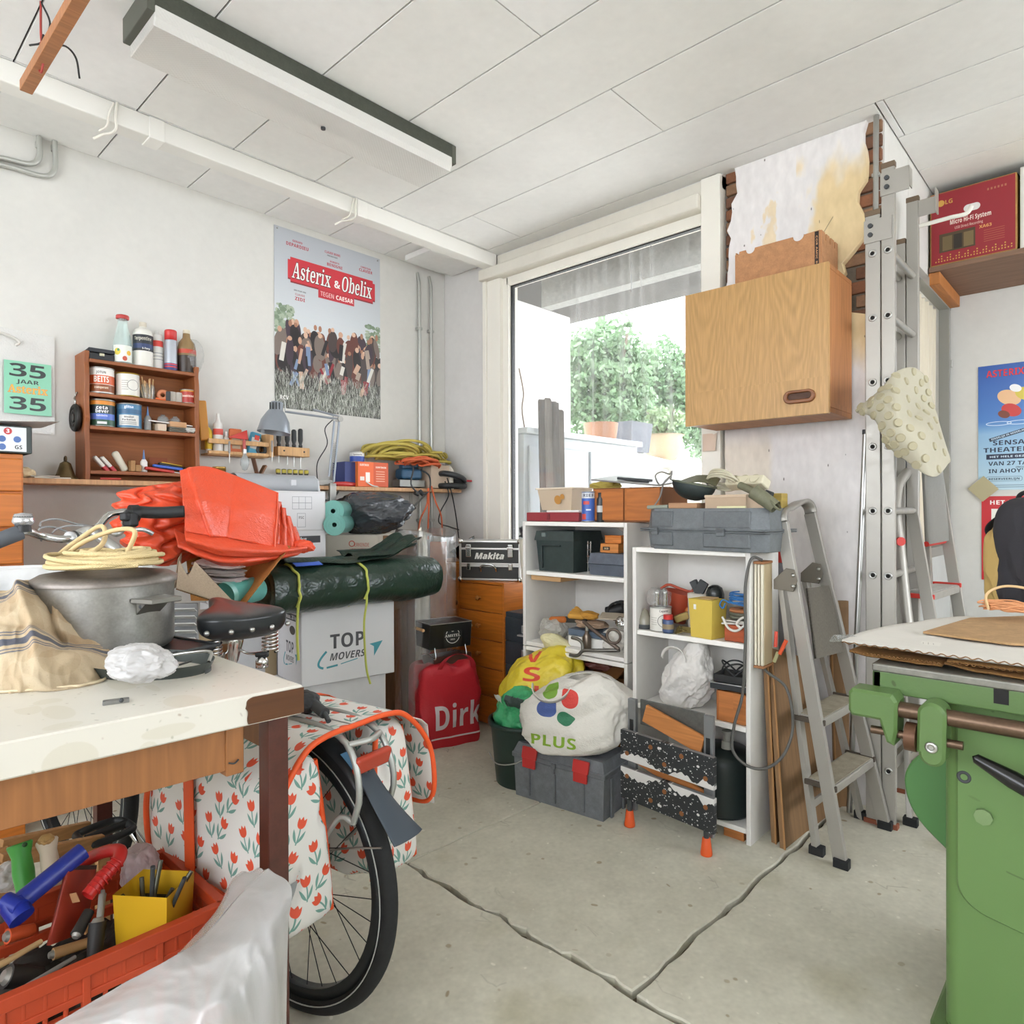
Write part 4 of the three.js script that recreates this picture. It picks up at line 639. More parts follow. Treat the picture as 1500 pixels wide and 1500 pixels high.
// ---------- left wall ----------
const XP = -3.469;
function wallPrint(t, z0, z1, y0, y1, x, px, draw, rough, extra) {   // picture on a plane facing +x, z0 is its left edge
  const w = Math.abs(z1 - z0); return print(t, 'printed_face', w, y1 - y0,[x - t.position.x, (y0 + y1)/2 - t.position.y, (z0 + z1)/2 - t.position.z],[0, PI/2,0], px, draw, rough, extra);
}
{
  const t = thing('film_poster', 'large film poster with red title banner over a crowd in grass, on the left wall', 'poster',[XP,1.82,-2.155]);
  wpart(t, 'paper', bx([XP,1.822,-1.802],[XP + 0.0015,2.83,-2.51],0), M('#d5d7d8',0.5));
  wallPrint(t,-1.802,-2.51,1.822,2.83, XP + 0.0022,900, (c, W, H) => {
    const g = c.createLinearGradient(0,0,0, H); g.addColorStop(0, '#b3b7bd'); g.addColorStop(0.45, '#cfd4d8'); g.addColorStop(1, '#dfe2e0'); c.fillStyle = g; c.fillRect(0,0, W, H);
    for (let i = 0; i < 200; i++) { c.fillStyle = ['#8fa08a', '#a9b5a0', '#7d8f78'][i % 3]; c.beginPath(); const l = i % 2; c.ellipse(l ? rnd(0, W*0.16) : rnd(W*0.86, W), H*rnd(0.43,0.58), rnd(8,26), rnd(6,18),0,0,7); c.fill(); }
    fill(c, '#3a3635',0, H*0.62, W, H*0.3);
    for (let i = 0; i < 90; i++) { const x = rnd(0, W), y = H*rnd(0.52,0.72); c.fillStyle = ['#4c4240', '#2f2b2d', '#6a4038', '#7d7068', '#463a44'][i % 5]; c.beginPath(); c.ellipse(x, y + 60, rnd(22,50), rnd(60,120), rnd(-0.3,0.3),0,7); c.fill(); c.fillStyle = ['#c99f86', '#a87a62', '#d8b49c'][i % 3]; c.beginPath(); c.ellipse(x, y - 30, rnd(12,20), rnd(16,26),0,0,7); c.fill(); }
    for (let i = 0; i < 36; i++) { c.fillStyle = ['#c7a38c', '#8e2f38', '#d5d1c8', '#7d90b0', '#2b292c', '#a9988a'][i % 6]; c.save(); c.translate(W*rnd(0.05,0.95), H*rnd(0.62,0.84)); c.rotate(rnd(-0.5,0.5)); c.fillRect(-rnd(8,22),-rnd(30,80), rnd(16,40), rnd(60,150)); c.restore(); }
    fill(c, '#4a4a46',0, H*0.88, W, H*0.12);
    for (let i = 0; i < 2600; i++) { c.strokeStyle = ['#c9ccc0', '#8f9686', '#e0e2da', '#6d7266'][i % 4]; c.lineWidth = rnd(0.8,2.2); c.beginPath(); const x = rnd(0, W), y = H*(1 - 0.2*Math.pow(rnd(),1.2)); c.moveTo(x, y + 10); c.lineTo(x + rnd(-14,14), y - rnd(10,44)); c.stroke(); }
    const cut = (x, y, w, h, k) => { c.beginPath(); c.moveTo(x + k, y); c.lineTo(x + w - k, y); c.lineTo(x + w - k, y + k); c.lineTo(x + w, y + k); c.lineTo(x + w, y + h - k); c.lineTo(x + w - k, y + h - k); c.lineTo(x + w - k, y + h); c.lineTo(x + k, y + h); c.lineTo(x + k, y + h - k); c.lineTo(x, y + h - k); c.lineTo(x, y + k); c.lineTo(x + k, y + k); c.fill(); };
    c.fillStyle = '#8d3238'; cut(W*0.115, H*0.158, W*0.83, H*0.135,20); c.fillStyle = '#cf3f49'; cut(W*0.115, H*0.15, W*0.83, H*0.135,20); c.fillStyle = '#c43a44'; c.fillRect(W*0.385, H*0.285, W*0.345, H*0.052);
    text(c, 'Asterix', W*0.33, H*0.22, H*0.125, '#f4f2ee', { w: W*0.35, stroke: '#4a2226', lw: 10, skew: -0.1, font: 'serif' }); text(c, '&', W*0.563, H*0.235, H*0.06, '#f4f2ee', {}); text(c, 'Obelix', W*0.76, H*0.22, H*0.125, '#f4f2ee', { w: W*0.31, stroke: '#4a2226', lw: 10, skew: -0.1, font: 'serif' });
    text(c, 'TEGEN', W*0.47, H*0.311, H*0.036, '#f1dcd8', { style: '', w: W*0.13 }); text(c, 'CAESAR', W*0.635, H*0.311, H*0.036, '#f7f3ee', { w: W*0.17 });
    const cr = '#b03440'; text(c, 'GERARD', W*0.2, H*0.056, H*0.016, cr); text(c, 'DEPARDIEU', W*0.2, H*0.08, H*0.026, cr, { w: W*0.2 }); text(c, 'CLAUDE BERRI', W*0.52, H*0.06, H*0.018, cr, { w: W*0.15 }); text(c, 'PRESENTEERT', W*0.52, H*0.077, H*0.011, '#555');
    text(c, 'ROBERTO', W*0.54, H*0.108, H*0.014, cr); text(c, 'BENIGNI', W*0.54, H*0.128, H*0.024, cr, { w: W*0.15 }); text(c, 'CHRISTIAN', W*0.85, H*0.083, H*0.014, cr); text(c, 'CLAVIER', W*0.85, H*0.102, H*0.024, cr, { w: W*0.14 });
    text(c, 'EEN FILM VAN', W*0.22, H*0.33, H*0.011, '#555'); text(c, 'CLAUDE', W*0.22, H*0.352, H*0.016, '#b06a70'); text(c, 'ZIDI', W*0.22, H*0.376, H*0.026, cr, { w: W*0.09 }); text(c, 'RCV', W*0.08, H*0.94, H*0.03, '#e8e8e4');
  },0.3);
  for (const [z, y] of [[-1.82,2.815],[-2.49,2.815],[-1.82,1.84],[-2.49,1.84]]) wpart(t, 'drawing_pin', sp(0.0045,[XP + 0.0065, y, z]), steel);
}
{
  const z0 = -0.36, z1 = -0.772, y0 = 1.59, y1 = 2.02, t = thing('plastic_carrier_bag', 'clear plastic carrier bag with green 35 print, pinned flat to the left wall', 'bag',[XP + 0.006, y0,-0.566]);
  const rows = sheet(24,20, (u, v) => [XP + 0.008 + 0.012*Math.abs(nz(u*5, v*4,3))*(0.4 + v*(1 - v)), mix(y0, y1, v) + 0.005*Math.sin(u*5), mix(z0, z1, u)],0.001);
  wpart(t, 'film', rows, M('#f1f0ec',0.3, { transmission: 0.35, thickness: 0, bumpMap: tCrease, bumpScale: 0.003 }));
  wallPrint(t,-0.59,-0.757,1.662,1.885, XP + 0.024,360, (c, W, H) => { fill(c, '#86c9a9',0,0, W, H); text(c, '35', W*0.5, H*0.17, H*0.34, '#1d2422', { w: W*0.82 }); text(c, 'JAAR', W*0.5, H*0.38, H*0.1, '#1d2422', { w: W*0.46 }); text(c, 'Asterix', W*0.5, H*0.53, H*0.2, '#e7b23c', { w: W*0.84, stroke: '#d9503c', lw: 4, font: 'serif' }); text(c, '35', W*0.5, H*0.8, H*0.34, '#1d2422', { w: W*0.82 }); },0.35);
  wpart(t, 'handle_hole', tube([[XP + 0.02,1.975,-0.45],[XP + 0.022,1.99,-0.52],[XP + 0.022,1.99,-0.6],[XP + 0.02,1.965,-0.645],[XP + 0.02,1.95,-0.63]],0.006), M('#e9e6df',0.4, { transmission: 0.3, thickness: 0 }));
}
{ // orange drawer unit at the far left
  const t = thing('drawer_cabinet', 'orange wooden drawer cabinet at the left edge of the picture, against the wall', 'cabinet',[-3.285,0,-0.4]);
  wpart(t, 'carcass', bx([-3.465,0,-0.2],[-3.115,1.468,-0.592]), orangeWood);
  for (const [a, b] of [[1.325,1.45],[1.19,1.318],[1.05,1.183],[0.8,1.043]]) { const d = wpart(t, 'drawer', bx([-3.118, a,-0.22],[-3.1, b,-0.588],0.006), orangeWood); part(d, 'knob', sp(0.014,[0.197, (a + b)/2,0.0]), orangeWood); }
  const p = thing('spotlight_carton', 'black carton with round certification stickers on the orange drawer cabinet', 'box',[-3.25,1.47,-0.44]);
  wpart(p, 'carton', bx([-3.4,1.47,-0.25],[-3.1,1.575,-0.618],0.004), M('#2c3330',0.5));
  print(p, 'front_print',0.36,0.1,[0.1512,0.0525,0.006],[0, PI/2,0],512, (c, W, H) => { fill(c, '#23302b',0,0, W, H); c.fillStyle = '#3fae6a'; c.beginPath(); c.arc(W*0.52, H*0.7, H*0.5,0,7); c.fill(); fill(c, '#dfe3e6', W*0.68, H*0.04, W*0.28, H*0.92); c.fillStyle = '#c23a3a'; c.beginPath(); c.arc(W*0.8, H*0.2, H*0.13,0,7); c.fill(); text(c, '3', W*0.8, H*0.2, H*0.2, '#fff'); c.fillStyle = '#4a6ba8'; for (const [x, y] of [[0.75,0.5],[0.88,0.5],[0.75,0.8]]) { c.beginPath(); c.arc(W*x, H*y, H*0.12,0,7); c.fill(); } text(c, 'GS', W*0.89, H*0.8, H*0.2, '#222'); },0.4);
  solo('paper_sheet', 'white paper sheet lying on the black carton at the left edge', 'paper', sheet(8,4, (u, v) => [-3.36 + 0.3*v,1.579 + 0.02*u*u,-0.3 - 0.4*u],0.001), M('#e4e3df',0.8));
}
// plank shelf along the wall
const PLY = 1.385, PLX = -3.27;
{
  const t = thing('plank_shelf', 'long rough wooden plank shelf running along the left wall', 'shelf',[-3.37, PLY - 0.022,-1.85]);
  wpart(t, 'plank', bx([XP, PLY - 0.022,-0.595],[PLX, PLY,-3.02],0.003), M('#d3a67c',0.8, { map: tGrain }));
  for (const z of [-1.2,-2.1,-2.75]) wpart(t, 'bracket',[bx([XP, PLY - 0.14, z - 0.012],[XP + 0.004, PLY - 0.023, z + 0.012],0), beam([XP + 0.004, PLY - 0.13, z],[PLX - 0.03, PLY - 0.027, z],0.014,0.006)], steel);
}
const onShelf = (u) => u;
// wall box with four shelves
const WB = { x0: XP + 0.001, x1: -3.315, z0: -0.853, z1: -1.335 };
const WBS = [1.9,1.752,1.607,1.412];
{
  const t = thing('wall_shelf_box', 'reddish wooden wall rack with four shelves and wavy sides, full of tins', 'shelf',[-3.39, PLY + 0.001,-1.094]);
  const red = M('#98582f',0.5, { map: tGrain }), redH = M('#98582f',0.5, { map: tGrainH });
  const s = new THREE.Shape(); s.moveTo(0,0); s.lineTo(0.145,0); s.bezierCurveTo(0.16,0.1,0.125,0.2,0.15,0.27); s.bezierCurveTo(0.125,0.36,0.16,0.42,0.14,0.5); s.bezierCurveTo(0.13,0.53,0.15,0.55,0.145,0.562); s.lineTo(0,0.562);
  for (const z of [WB.z0 - 0.016, WB.z1]) wpart(t, 'side_panel', xf(prism(s,0.016,0.002),[WB.x0, PLY + 0.001, z]), red);
  WBS.forEach((y, i) => wpart(t, 'shelf', bx([WB.x0 + 0.006, y, WB.z0 - 0.017],[WB.x1 - 0.004, y + 0.016, WB.z1 + 0.017]), redH));
  wpart(t, 'back_panel', bx([WB.x0, PLY + 0.004, WB.z0 - 0.016],[WB.x0 + 0.005,1.915, WB.z1 + 0.016],0), M('#a5622f',0.6, { map: tGrainH }));
}
// a can: body, label, lid
function can(name, label,[x, y, z], r, h, col, draw, o = {}) {
  const t = thing(name, label, o.cat ?? 'tin',[x, y, z], o.ry ?? 0, o.group);
  part(t, 'body', lathe([[0,0],[r*0.98,0],[r,0.004],[r, h - 0.004],[r*1.0, h]]), M(col,0.35));
  if (draw) { const T = tex(512, Math.round(512*h/(r*6.283)), draw); T.wrapT = THREE.ClampToEdgeWrapping; part(t, 'label', keep(xf(new THREE.CylinderGeometry(r + 0.0006, r + 0.0006, h*0.93,40,1, true, PI),[0, h*0.5,0])), new THREE.MeshPhysicalMaterial({ map: T, roughness: 0.4, side: THREE.DoubleSide })); }
  part(t, 'rim',[tor(r,0.003,[0, h,0],[PI/2,0,0]), tor(r,0.0025,[0,0.003,0],[PI/2,0,0])], M(o.rim ?? '#b9b8b4',0.3, { metalness: 0.8 }));
  part(t, 'lid', cy(r*0.95, r*0.95,0.004,[0, h - 0.002,0],[0,0,0],32), M(o.lid ?? '#bdbcb6',0.35, { metalness: 0.6 }));
  return t;
}
const zi = (u0, u1, x, v) => 0;
// face prints are centred on -z of the cylinder's seam; ry turns the label towards the camera
const cam = (x, z) => Math.atan2(-x,-z);   // turn that faces a thing at (x, z) to the camera
{
  const row = [1.917,1.769,1.624,1.429];
  const X0 = -3.385;
  // on top
  const dk = thing('instrument_case', 'small dark case with a worn lid on the left end of the wall rack', 'case',[-3.4, row[0],-0.93]); part(dk, 'base', bc(0.07,0.035,0.1,[0,0.018,0]), M('#23262b',0.5)); part(dk, 'lid', bc(0.072,0.018,0.102,[0,0.046,0],[0,0,0.06]), M('#2d3036',0.6)); part(dk, 'clasp', bc(0.004,0.012,0.02,[0.037,0.03,0]), M('#c9c6a8',0.4));
  const mk = thing('milk_bottle', 'glass milk bottle with red cap and cartoon-coloured print on the wall rack', 'bottle',[X0, row[0],-1.02], cam(X0,-1.02));
  part(mk, 'glass', lathe([[0,0],[0.036,0.001],[0.04,0.008],[0.04,0.08],[0.036,0.12],[0.024,0.17],[0.02,0.2],[0.022,0.215],[0.019,0.216],[0.017,0.2],[0.021,0.17],[0.033,0.12],[0.037,0.08],[0.037,0.006],[0,0.004]]), M('#f6fbfa',0.04, { transmission: 0.9, thickness: 0 }));
  part(mk, 'cap', lathe([[0,0.228],[0.025,0.228],[0.027,0.224],[0.027,0.212],[0.024,0.21]]), M('#b83a36',0.4));
  part(mk, 'print', keep(xf(new THREE.CylinderGeometry(0.0405,0.0405,0.075,30,1, true, PI*0.65, PI*0.7),[0,0.048,0],[0, PI,0])), new THREE.MeshPhysicalMaterial({ side: THREE.DoubleSide, roughness: 0.4, map: tex(128,96, (c, w, h) => { fill(c, '#dfe2d8',0,0, w, h); for (const [x, y, r, s] of [[0.25,0.4,20, '#d8c23a'],[0.55,0.5,16, '#e9e6de'],[0.8,0.45,14, '#e0b02e'],[0.3,0.3,8, '#3a7d46'],[0.6,0.8,14, '#c4533d']]) { c.fillStyle = s; c.beginPath(); c.arc(w*x, h*y, r,0,7); c.fill(); } }) }));
  const wb = thing('cleaner_bottle', 'white round bottle with black label on the wall rack, third from the left', 'bottle',[X0, row[0],-1.106], cam(X0,-1.1));
  part(wb, 'bottle', lathe([[0,0],[0.04,0.002],[0.042,0.01],[0.042,0.155],[0.036,0.175],[0.02,0.185],[0.015,0.19],[0.015,0.2],[0,0.2]]), M('#dfddd4',0.45)); part(wb, 'cap', cy(0.015,0.016,0.022,[0,0.202,0]), M('#c7bfae',0.6));
  part(wb, 'label', keep(xf(new THREE.CylinderGeometry(0.0425,0.0425,0.075,30,1, true, PI*0.5, PI),[0,0.112,0],[0, PI,0])), new THREE.MeshPhysicalMaterial({ side: THREE.DoubleSide, roughness: 0.4, map: tex(256,130, (c, w, h) => { fill(c, '#23272c',0,0, w, h); fill(c, '#2c3c66',0, h*0.55, w, h*0.3); text(c, 'Terpentine', w*0.5, h*0.24,40, '#c9c4b4', { w: w*0.6 }); text(c, 'S-Terp', w*0.6, h*0.85,22, '#e2e2dd'); }) }));
  const ct = (z, label, col, band, nz2) => { const t = thing('sealant_cartridge', label, 'tube',[X0 - 0.01, row[0], z], cam(X0, z)); part(t, 'barrel', lathe([[0,0],[0.023,0],[0.024,0.004],[0.024,0.165],[0.02,0.172],[0.009,0.176],[0.008,0.19],[0,0.192]]), M(col,0.45)); part(t, 'band', cy(0.0245,0.0245,0.028,[0,0.125,0]), M(band,0.5)); if (nz2) part(t, 'print_lines',[cy(0.0244,0.0244,0.003,[0,0.05,0]), cy(0.0244,0.0244,0.003,[0,0.065,0]), cy(0.0244,0.0244,0.003,[0,0.08,0])], M('#8b8f94',0.5)); return t; };
  ct(-1.172, 'white sealant cartridge with red band, between the black-label bottle and spray can', '#d6d5d0', '#d2453c',1);
  const spc = thing('spray_can', 'tall spray can with red cap and blue foot on the wall rack', 'can',[X0 + 0.01, row[0],-1.225], cam(X0,-1.2));
  part(spc, 'can', lathe([[0,0],[0.027,0],[0.028,0.005],[0.028,0.145],[0.022,0.155],[0,0.155]]), M('#aeb3ba',0.35, { metalness: 0.3 })); part(spc, 'foot_band', cy(0.0284,0.0284,0.035,[0,0.02,0]), M('#3a3f78',0.4)); part(spc, 'red_stripe',[cy(0.0285,0.0285,0.006,[0,0.02,0]), cy(0.0285,0.0285,0.006,[0,0.032,0])], M('#c3393a',0.4)); part(spc, 'cap', lathe([[0,0.198],[0.024,0.198],[0.027,0.193],[0.027,0.15],[0,0.15]]), M('#c2302e',0.35));
  const bb = thing('spirit_bottle', 'brown half-full bottle wrapped in a clear bag, right end of the wall rack', 'bottle',[X0 + 0.005, row[0],-1.3], cam(X0,-1.3));
  part(bb, 'bottle', lathe([[0,0],[0.04,0.001],[0.042,0.01],[0.042,0.12],[0.036,0.15],[0.018,0.175],[0.016,0.2],[0,0.2]]), M('#a98d63',0.2, { transmission: 0.35, thickness: 0 })); part(bb, 'contents', cy(0.043,0.043,0.08,[0,0.045,0]), M('#3a2f28',0.3)); part(bb, 'label_band', cy(0.0432,0.0432,0.02,[0,0.105,0]), M('#b9452f',0.5)); part(bb, 'cap', cy(0.016,0.017,0.018,[0,0.205,0]), M('#cfc6b0',0.6));
  part(bb, 'bag', xf(bagGeo({ s: [0.055,0.085,0.05], amp: 0.14, f: 3, sd: 5, n: 36, p: 2.4 }),[0.02,0.085,-0.01]), clearFilm);
  // first row of tins
  can('paint_tin', 'white and orange paint tin, left end of the upper shelf of the wall rack',[X0 + 0.01, row[1],-0.93],0.05,0.115, '#e2dfd8', (c, w, h) => { fill(c, '#e4e1da',0,0, w, h); fill(c, '#cf5a2c',0, h*0.28, w, h*0.36); text(c, 'BEITS', w*0.5, h*0.45, h*0.34, '#f0ece4', { w: w*0.2 }); text(c, 'JOTUN', w*0.5, h*0.16, h*0.14, '#333', { w: w*0.12 }); fill(c, '#8a4a24',0, h*0.66, w, h*0.3); text(c, 'transparant', w*0.5, h*0.78, h*0.13, '#e8d9c4', { w: w*0.18 }); }, { ry: cam(X0,-0.93) });
  can('paint_tin', 'plain white tin with gold rim on the upper shelf of the wall rack',[X0 + 0.015, row[1],-1.035],0.048,0.105, '#dcdad2', (c, w, h) => { fill(c, '#dddbd3',0,0, w, h); c.strokeStyle = '#555'; c.lineWidth = 3; c.beginPath(); c.arc(w*0.58, h*0.5, h*0.24,0,7); c.stroke(); for (let i = 0; i < 5; i++) fill(c, '#aaa69d', w*0.42, h*(0.3 + i*0.1), w*0.09, h*0.03); }, { ry: cam(X0,-1.03), rim: '#b79a3c', lid: '#c2a548' });
  const jr = thing('stick_jar', 'small glass jar crammed with wooden sticks on the wall rack', 'jar',[X0 + 0.01, row[1],-1.12]); part(jr, 'jar', lathe([[0.03,0],[0.033,0.01],[0.033,0.06],[0.028,0.07]]), M('#e9f0ee',0.05, { transmission: 0.85, thickness: 0 })); for (let i = 0; i < 14; i++) { const a = i*2.4, r = 0.02*Math.sqrt((i + 1)/14); part(jr, 'stick', rod([Math.cos(a)*r,0.004, Math.sin(a)*r],[Math.cos(a)*r*1.7 + 0.005,0.085 + (i % 4)*0.006, Math.sin(a)*r*2 + 0.012],0.0035,0.003,6), pine); }
  const td = thing('tape_dispenser', 'orange and grey tape dispenser lying on the wall rack', 'dispenser',[X0 + 0.02, row[1],-1.185], cam(X0,-1.18)); part(td, 'tape_roll', xf(new THREE.TorusGeometry(0.018,0.009,8,30),[0,0.028,0.01]), M('#c9805a',0.5)); part(td, 'body', bc(0.02,0.045,0.018,[0.022,0.024,0.012]), darkGrey); part(td, 'handle', rod([-0.03,0.008,0.01],[0.02,0.008,0.01],0.008), M('#e0642c',0.45));
  for (const [z, lb] of [[-1.225, 'left of two grey tape rolls beside the red tin on the wall rack'],[-1.258, 'right of two grey tape rolls beside the red tin on the wall rack']]) { const t = thing('tape_roll', lb, 'tape',[X0 + 0.01, row[1], z], cam(X0, z), 'grey tape rolls on the wall rack'); part(t, 'tape', lathe([[0.012,0],[0.022,0],[0.022,0.05],[0.012,0.05]]), M('#b9b3a8',0.55)); part(t, 'core', lathe([[0.0105,0.001],[0.012,0.001],[0.012,0.049],[0.0105,0.049]]), card); }
  can('bookbinding_tin', 'small red lettered tin at the right end of the upper wall rack shelf',[X0 + 0.015, row[1],-1.302],0.034,0.066, '#a83228', (c, w, h) => { fill(c, '#ab3428',0,0, w, h); text(c, 'bookbind', w*0.5, h*0.45, h*0.24, '#eadfce', { w: w*0.26 }); fill(c, '#d9a23c',0,0, w, h*0.1); }, { ry: cam(X0,-1.3), lid: '#b43a2e' });
  // second row
  can('paint_tin', 'dark green and blue varnish tin, left end of the second wall rack shelf',[X0 + 0.01, row[2],-0.932],0.05,0.118, '#2c4a38', (c, w, h) => { fill(c, '#2f5540',0,0, w, h); fill(c, '#d98a2e',0,0, w, h*0.16); fill(c, '#1f2c34', w*0.3, h*0.2, w*0.4, h*0.3); text(c, 'ceta', w*0.5, h*0.28, h*0.2, '#eee', { w: w*0.15 }); text(c, 'bever', w*0.5, h*0.42, h*0.2, '#eee', { w: w*0.17 }); fill(c, '#5a76c8', w*0.3, h*0.52, w*0.4, h*0.24); text(c, 'tuinbeits', w*0.5, h*0.6, h*0.1, '#dde', { w: w*0.14 }); fill(c, '#ddd', w*0.44, h*0.84, w*0.12, h*0.1); }, { ry: cam(X0,-0.93), lid: '#2b4a3a' });
  can('paint_tin', 'blue tin with white label on the second wall rack shelf',[X0 + 0.015, row[2],-1.04],0.05,0.112, '#4a7a9c', (c, w, h) => { fill(c, '#4d80a4',0,0, w, h); text(c, 'glitsa', w*0.5, h*0.1, h*0.16, '#eef', { w: w*0.12 }); fill(c, '#3a6488',0, h*0.2, w, h*0.2); fill(c, '#d8d8d2', w*0.36, h*0.45, w*0.28, h*0.46); text(c, 'Meubel', w*0.5, h*0.54, h*0.12, '#333', { w: w*0.13 }); text(c, 'Parketlak', w*0.5, h*0.66, h*0.12, '#333', { w: w*0.18 }); for (let i = 0; i < 3; i++) fill(c, '#777', w*0.4, h*(0.74 + i*0.05), w*0.2, h*0.02); }, { ry: cam(X0,-1.04), lid: '#4d7fa2' });
  const gl = (z, r0, col, lb, h = 0.06) => { const t = thing('glue_bottle', lb, 'bottle',[X0 + 0.02, r0, z],0); part(t, 'bottle', lathe([[0,0],[0.014,0],[0.015,0.004],[0.015, h*0.8],[0.008, h],[0.006, h],[0, h]]), M(col,0.45)); part(t, 'nozzle', cy(0.0015,0.006,0.045,[0, h + 0.022,0],[0,0,0],12), M('#5d7fae',0.4)); };
  gl(-1.118, row[2], '#8e8c88', 'grey slim glue tube with long nozzle on the second wall rack shelf',0.07); gl(-1.1, row[3], '#e3e2dd', 'white glue bottle with blue nozzle on the lowest wall rack shelf');
  const bd = thing('white_board_strip', 'white strip of board propped in the wall rack carrying two glass caps', 'board',[X0 + 0.005, row[2] + 0.042,-1.215]); part(bd, 'strip', bc(0.07,0.006,0.2,[0,0,0],[-0.05,0,0]), white); part(bd, 'prop', bc(0.03,0.04,0.02,[-0.02,-0.022,0.06]), pine);
  for (const [z, lb] of [[-1.19, 'left one of two small domed glass jars on the wall rack strip'],[-1.245, 'right one of two small domed glass jars on the wall rack strip']]) { const t = thing('glass_jar', lb, 'jar',[X0 + 0.005, row[2] + 0.0455 - (z + 1.215)*-0.05, z],0, 'domed glass jars on the wall rack'); part(t, 'jar', lathe([[0.026,0],[0.026,0.014],[0.02,0.026],[0.01,0.03],[0.01,0.036],[0,0.037]]), M('#dfe6e6',0.06, { transmission: 0.75, thickness: 0 })); }
  solo('small_carton', 'little cream carton on the second wall rack shelf', 'box', bc(0.04,0.034,0.04,[X0 + 0.03, row[2] + 0.018,-1.17],[0,0.1,0]), M('#d2bfa8',0.8));
  const sd = thing('sanding_block', 'cork sanding block on folded sandpaper in the wall rack', 'block',[X0 + 0.02, row[2],-1.245],0.06); part(sd, 'sandpaper',[bc(0.06,0.006,0.085,[0,0.005,0]), bc(0.06,0.006,0.08,[0,0.013,0.002]), bc(0.058,0.006,0.085,[0.002,0.021,0])], M('#7d7a6e',0.9)); part(sd, 'cork', bc(0.05,0.026,0.078,[0,0.0385,0]), M('#c59a72',0.85));
  solo('cleaning_cloth', 'crumpled grey cloth at the right of the sanding block', 'cloth', xf(bagGeo({ s: [0.035,0.014,0.028], amp: 0.16, f: 3, sd: 2, n: 30 }),[X0 + 0.03, row[2] + 0.014,-1.315 + 0.012]), M('#c4c2bc',0.9));
  // third row
  for (let i = 0; i < 2; i++) { const t = thing('filler_tube', i ? 'right of two red and white filler tubes leaning in the wall rack' : 'left of two red and white filler tubes leaning in the wall rack', 'tube',[X0 + 0.02, row[3] + 0.002,-0.96 - i*0.028],0, 'red and white filler tubes'); t.rotation.x = 0.7; part(t, 'tube', bc(0.03,0.085,0.016,[0,0.045,0.01],[0,0,0],0.006), M('#ddd9d2',0.45)); part(t, 'foot', bc(0.031,0.035,0.018,[0,0.018,0.01],[0,0,0],0.006), M('#b5303a',0.45)); }
  solo('white_bottle', 'cream oblong bottle leaning in the lowest wall rack shelf', 'bottle', xf(new RoundedBoxGeometry(0.03,0.1,0.03,2,0.012),[X0 + 0.02, row[3] + 0.045,-1.0],[0.5,0,0]), M('#d4d0bd',0.5));
  solo('small_carton', 'open brown carton beside the glue bottle in the wall rack', 'box',[bc(0.045,0.05,0.02,[X0 + 0.03, row[3] + 0.026,-1.045],[0,0,0]), bc(0.045,0.03,0.025,[X0 + 0.03, row[3] + 0.016,-1.068])], card);
  solo('sample_card', 'brown card with a round sticker at the back of the lowest shelf', 'card',[bx([X0 - 0.03, row[3] + 0.02,-1.14],[X0 - 0.027, row[3] + 0.075,-1.22],0)], M('#8d4a2a',0.7));
  const kn = thing('utility_knife', 'blue utility knife on top of the tool heap in the wall rack', 'knife',[X0 + 0.035, row[3] + 0.02,-1.2], PI/2 - 0.15); part(kn, 'handle', bc(0.13,0.014,0.02,[0,0.006,0],[0,0,-0.12],0.005), M('#3c5fb8',0.4)); part(kn, 'blade', bc(0.04,0.002,0.012,[0.08,-0.004,0],[0,0,-0.12],0), steel);
  const k2 = kn.clone(); k2.name = numbered('utility_knife'); k2.userData = { label: 'black and yellow utility knife lying behind the blue one', category: 'knife' }; k2.position.set(X0, row[3] + 0.03,-1.23); k2.rotation.y = PI/2 + 0.2; k2.children[0].material = M('#2b2a22',0.5); scene.add(k2); part(k2, 'grip_stripe', bc(0.1,0.004,0.012,[0,0.015,0],[0,0,-0.12],0), M('#d9b32c',0.5));
  const k3 = kn.clone(); k3.name = numbered('utility_knife'); k3.userData = { label: 'red handled knife lying at the front of the lowest wall rack shelf', category: 'knife' }; k3.position.set(X0 + 0.045, row[3] + 0.006,-1.16); k3.rotation.y = PI/2; k3.children[0].material = M('#b8362e',0.5); scene.add(k3);
}
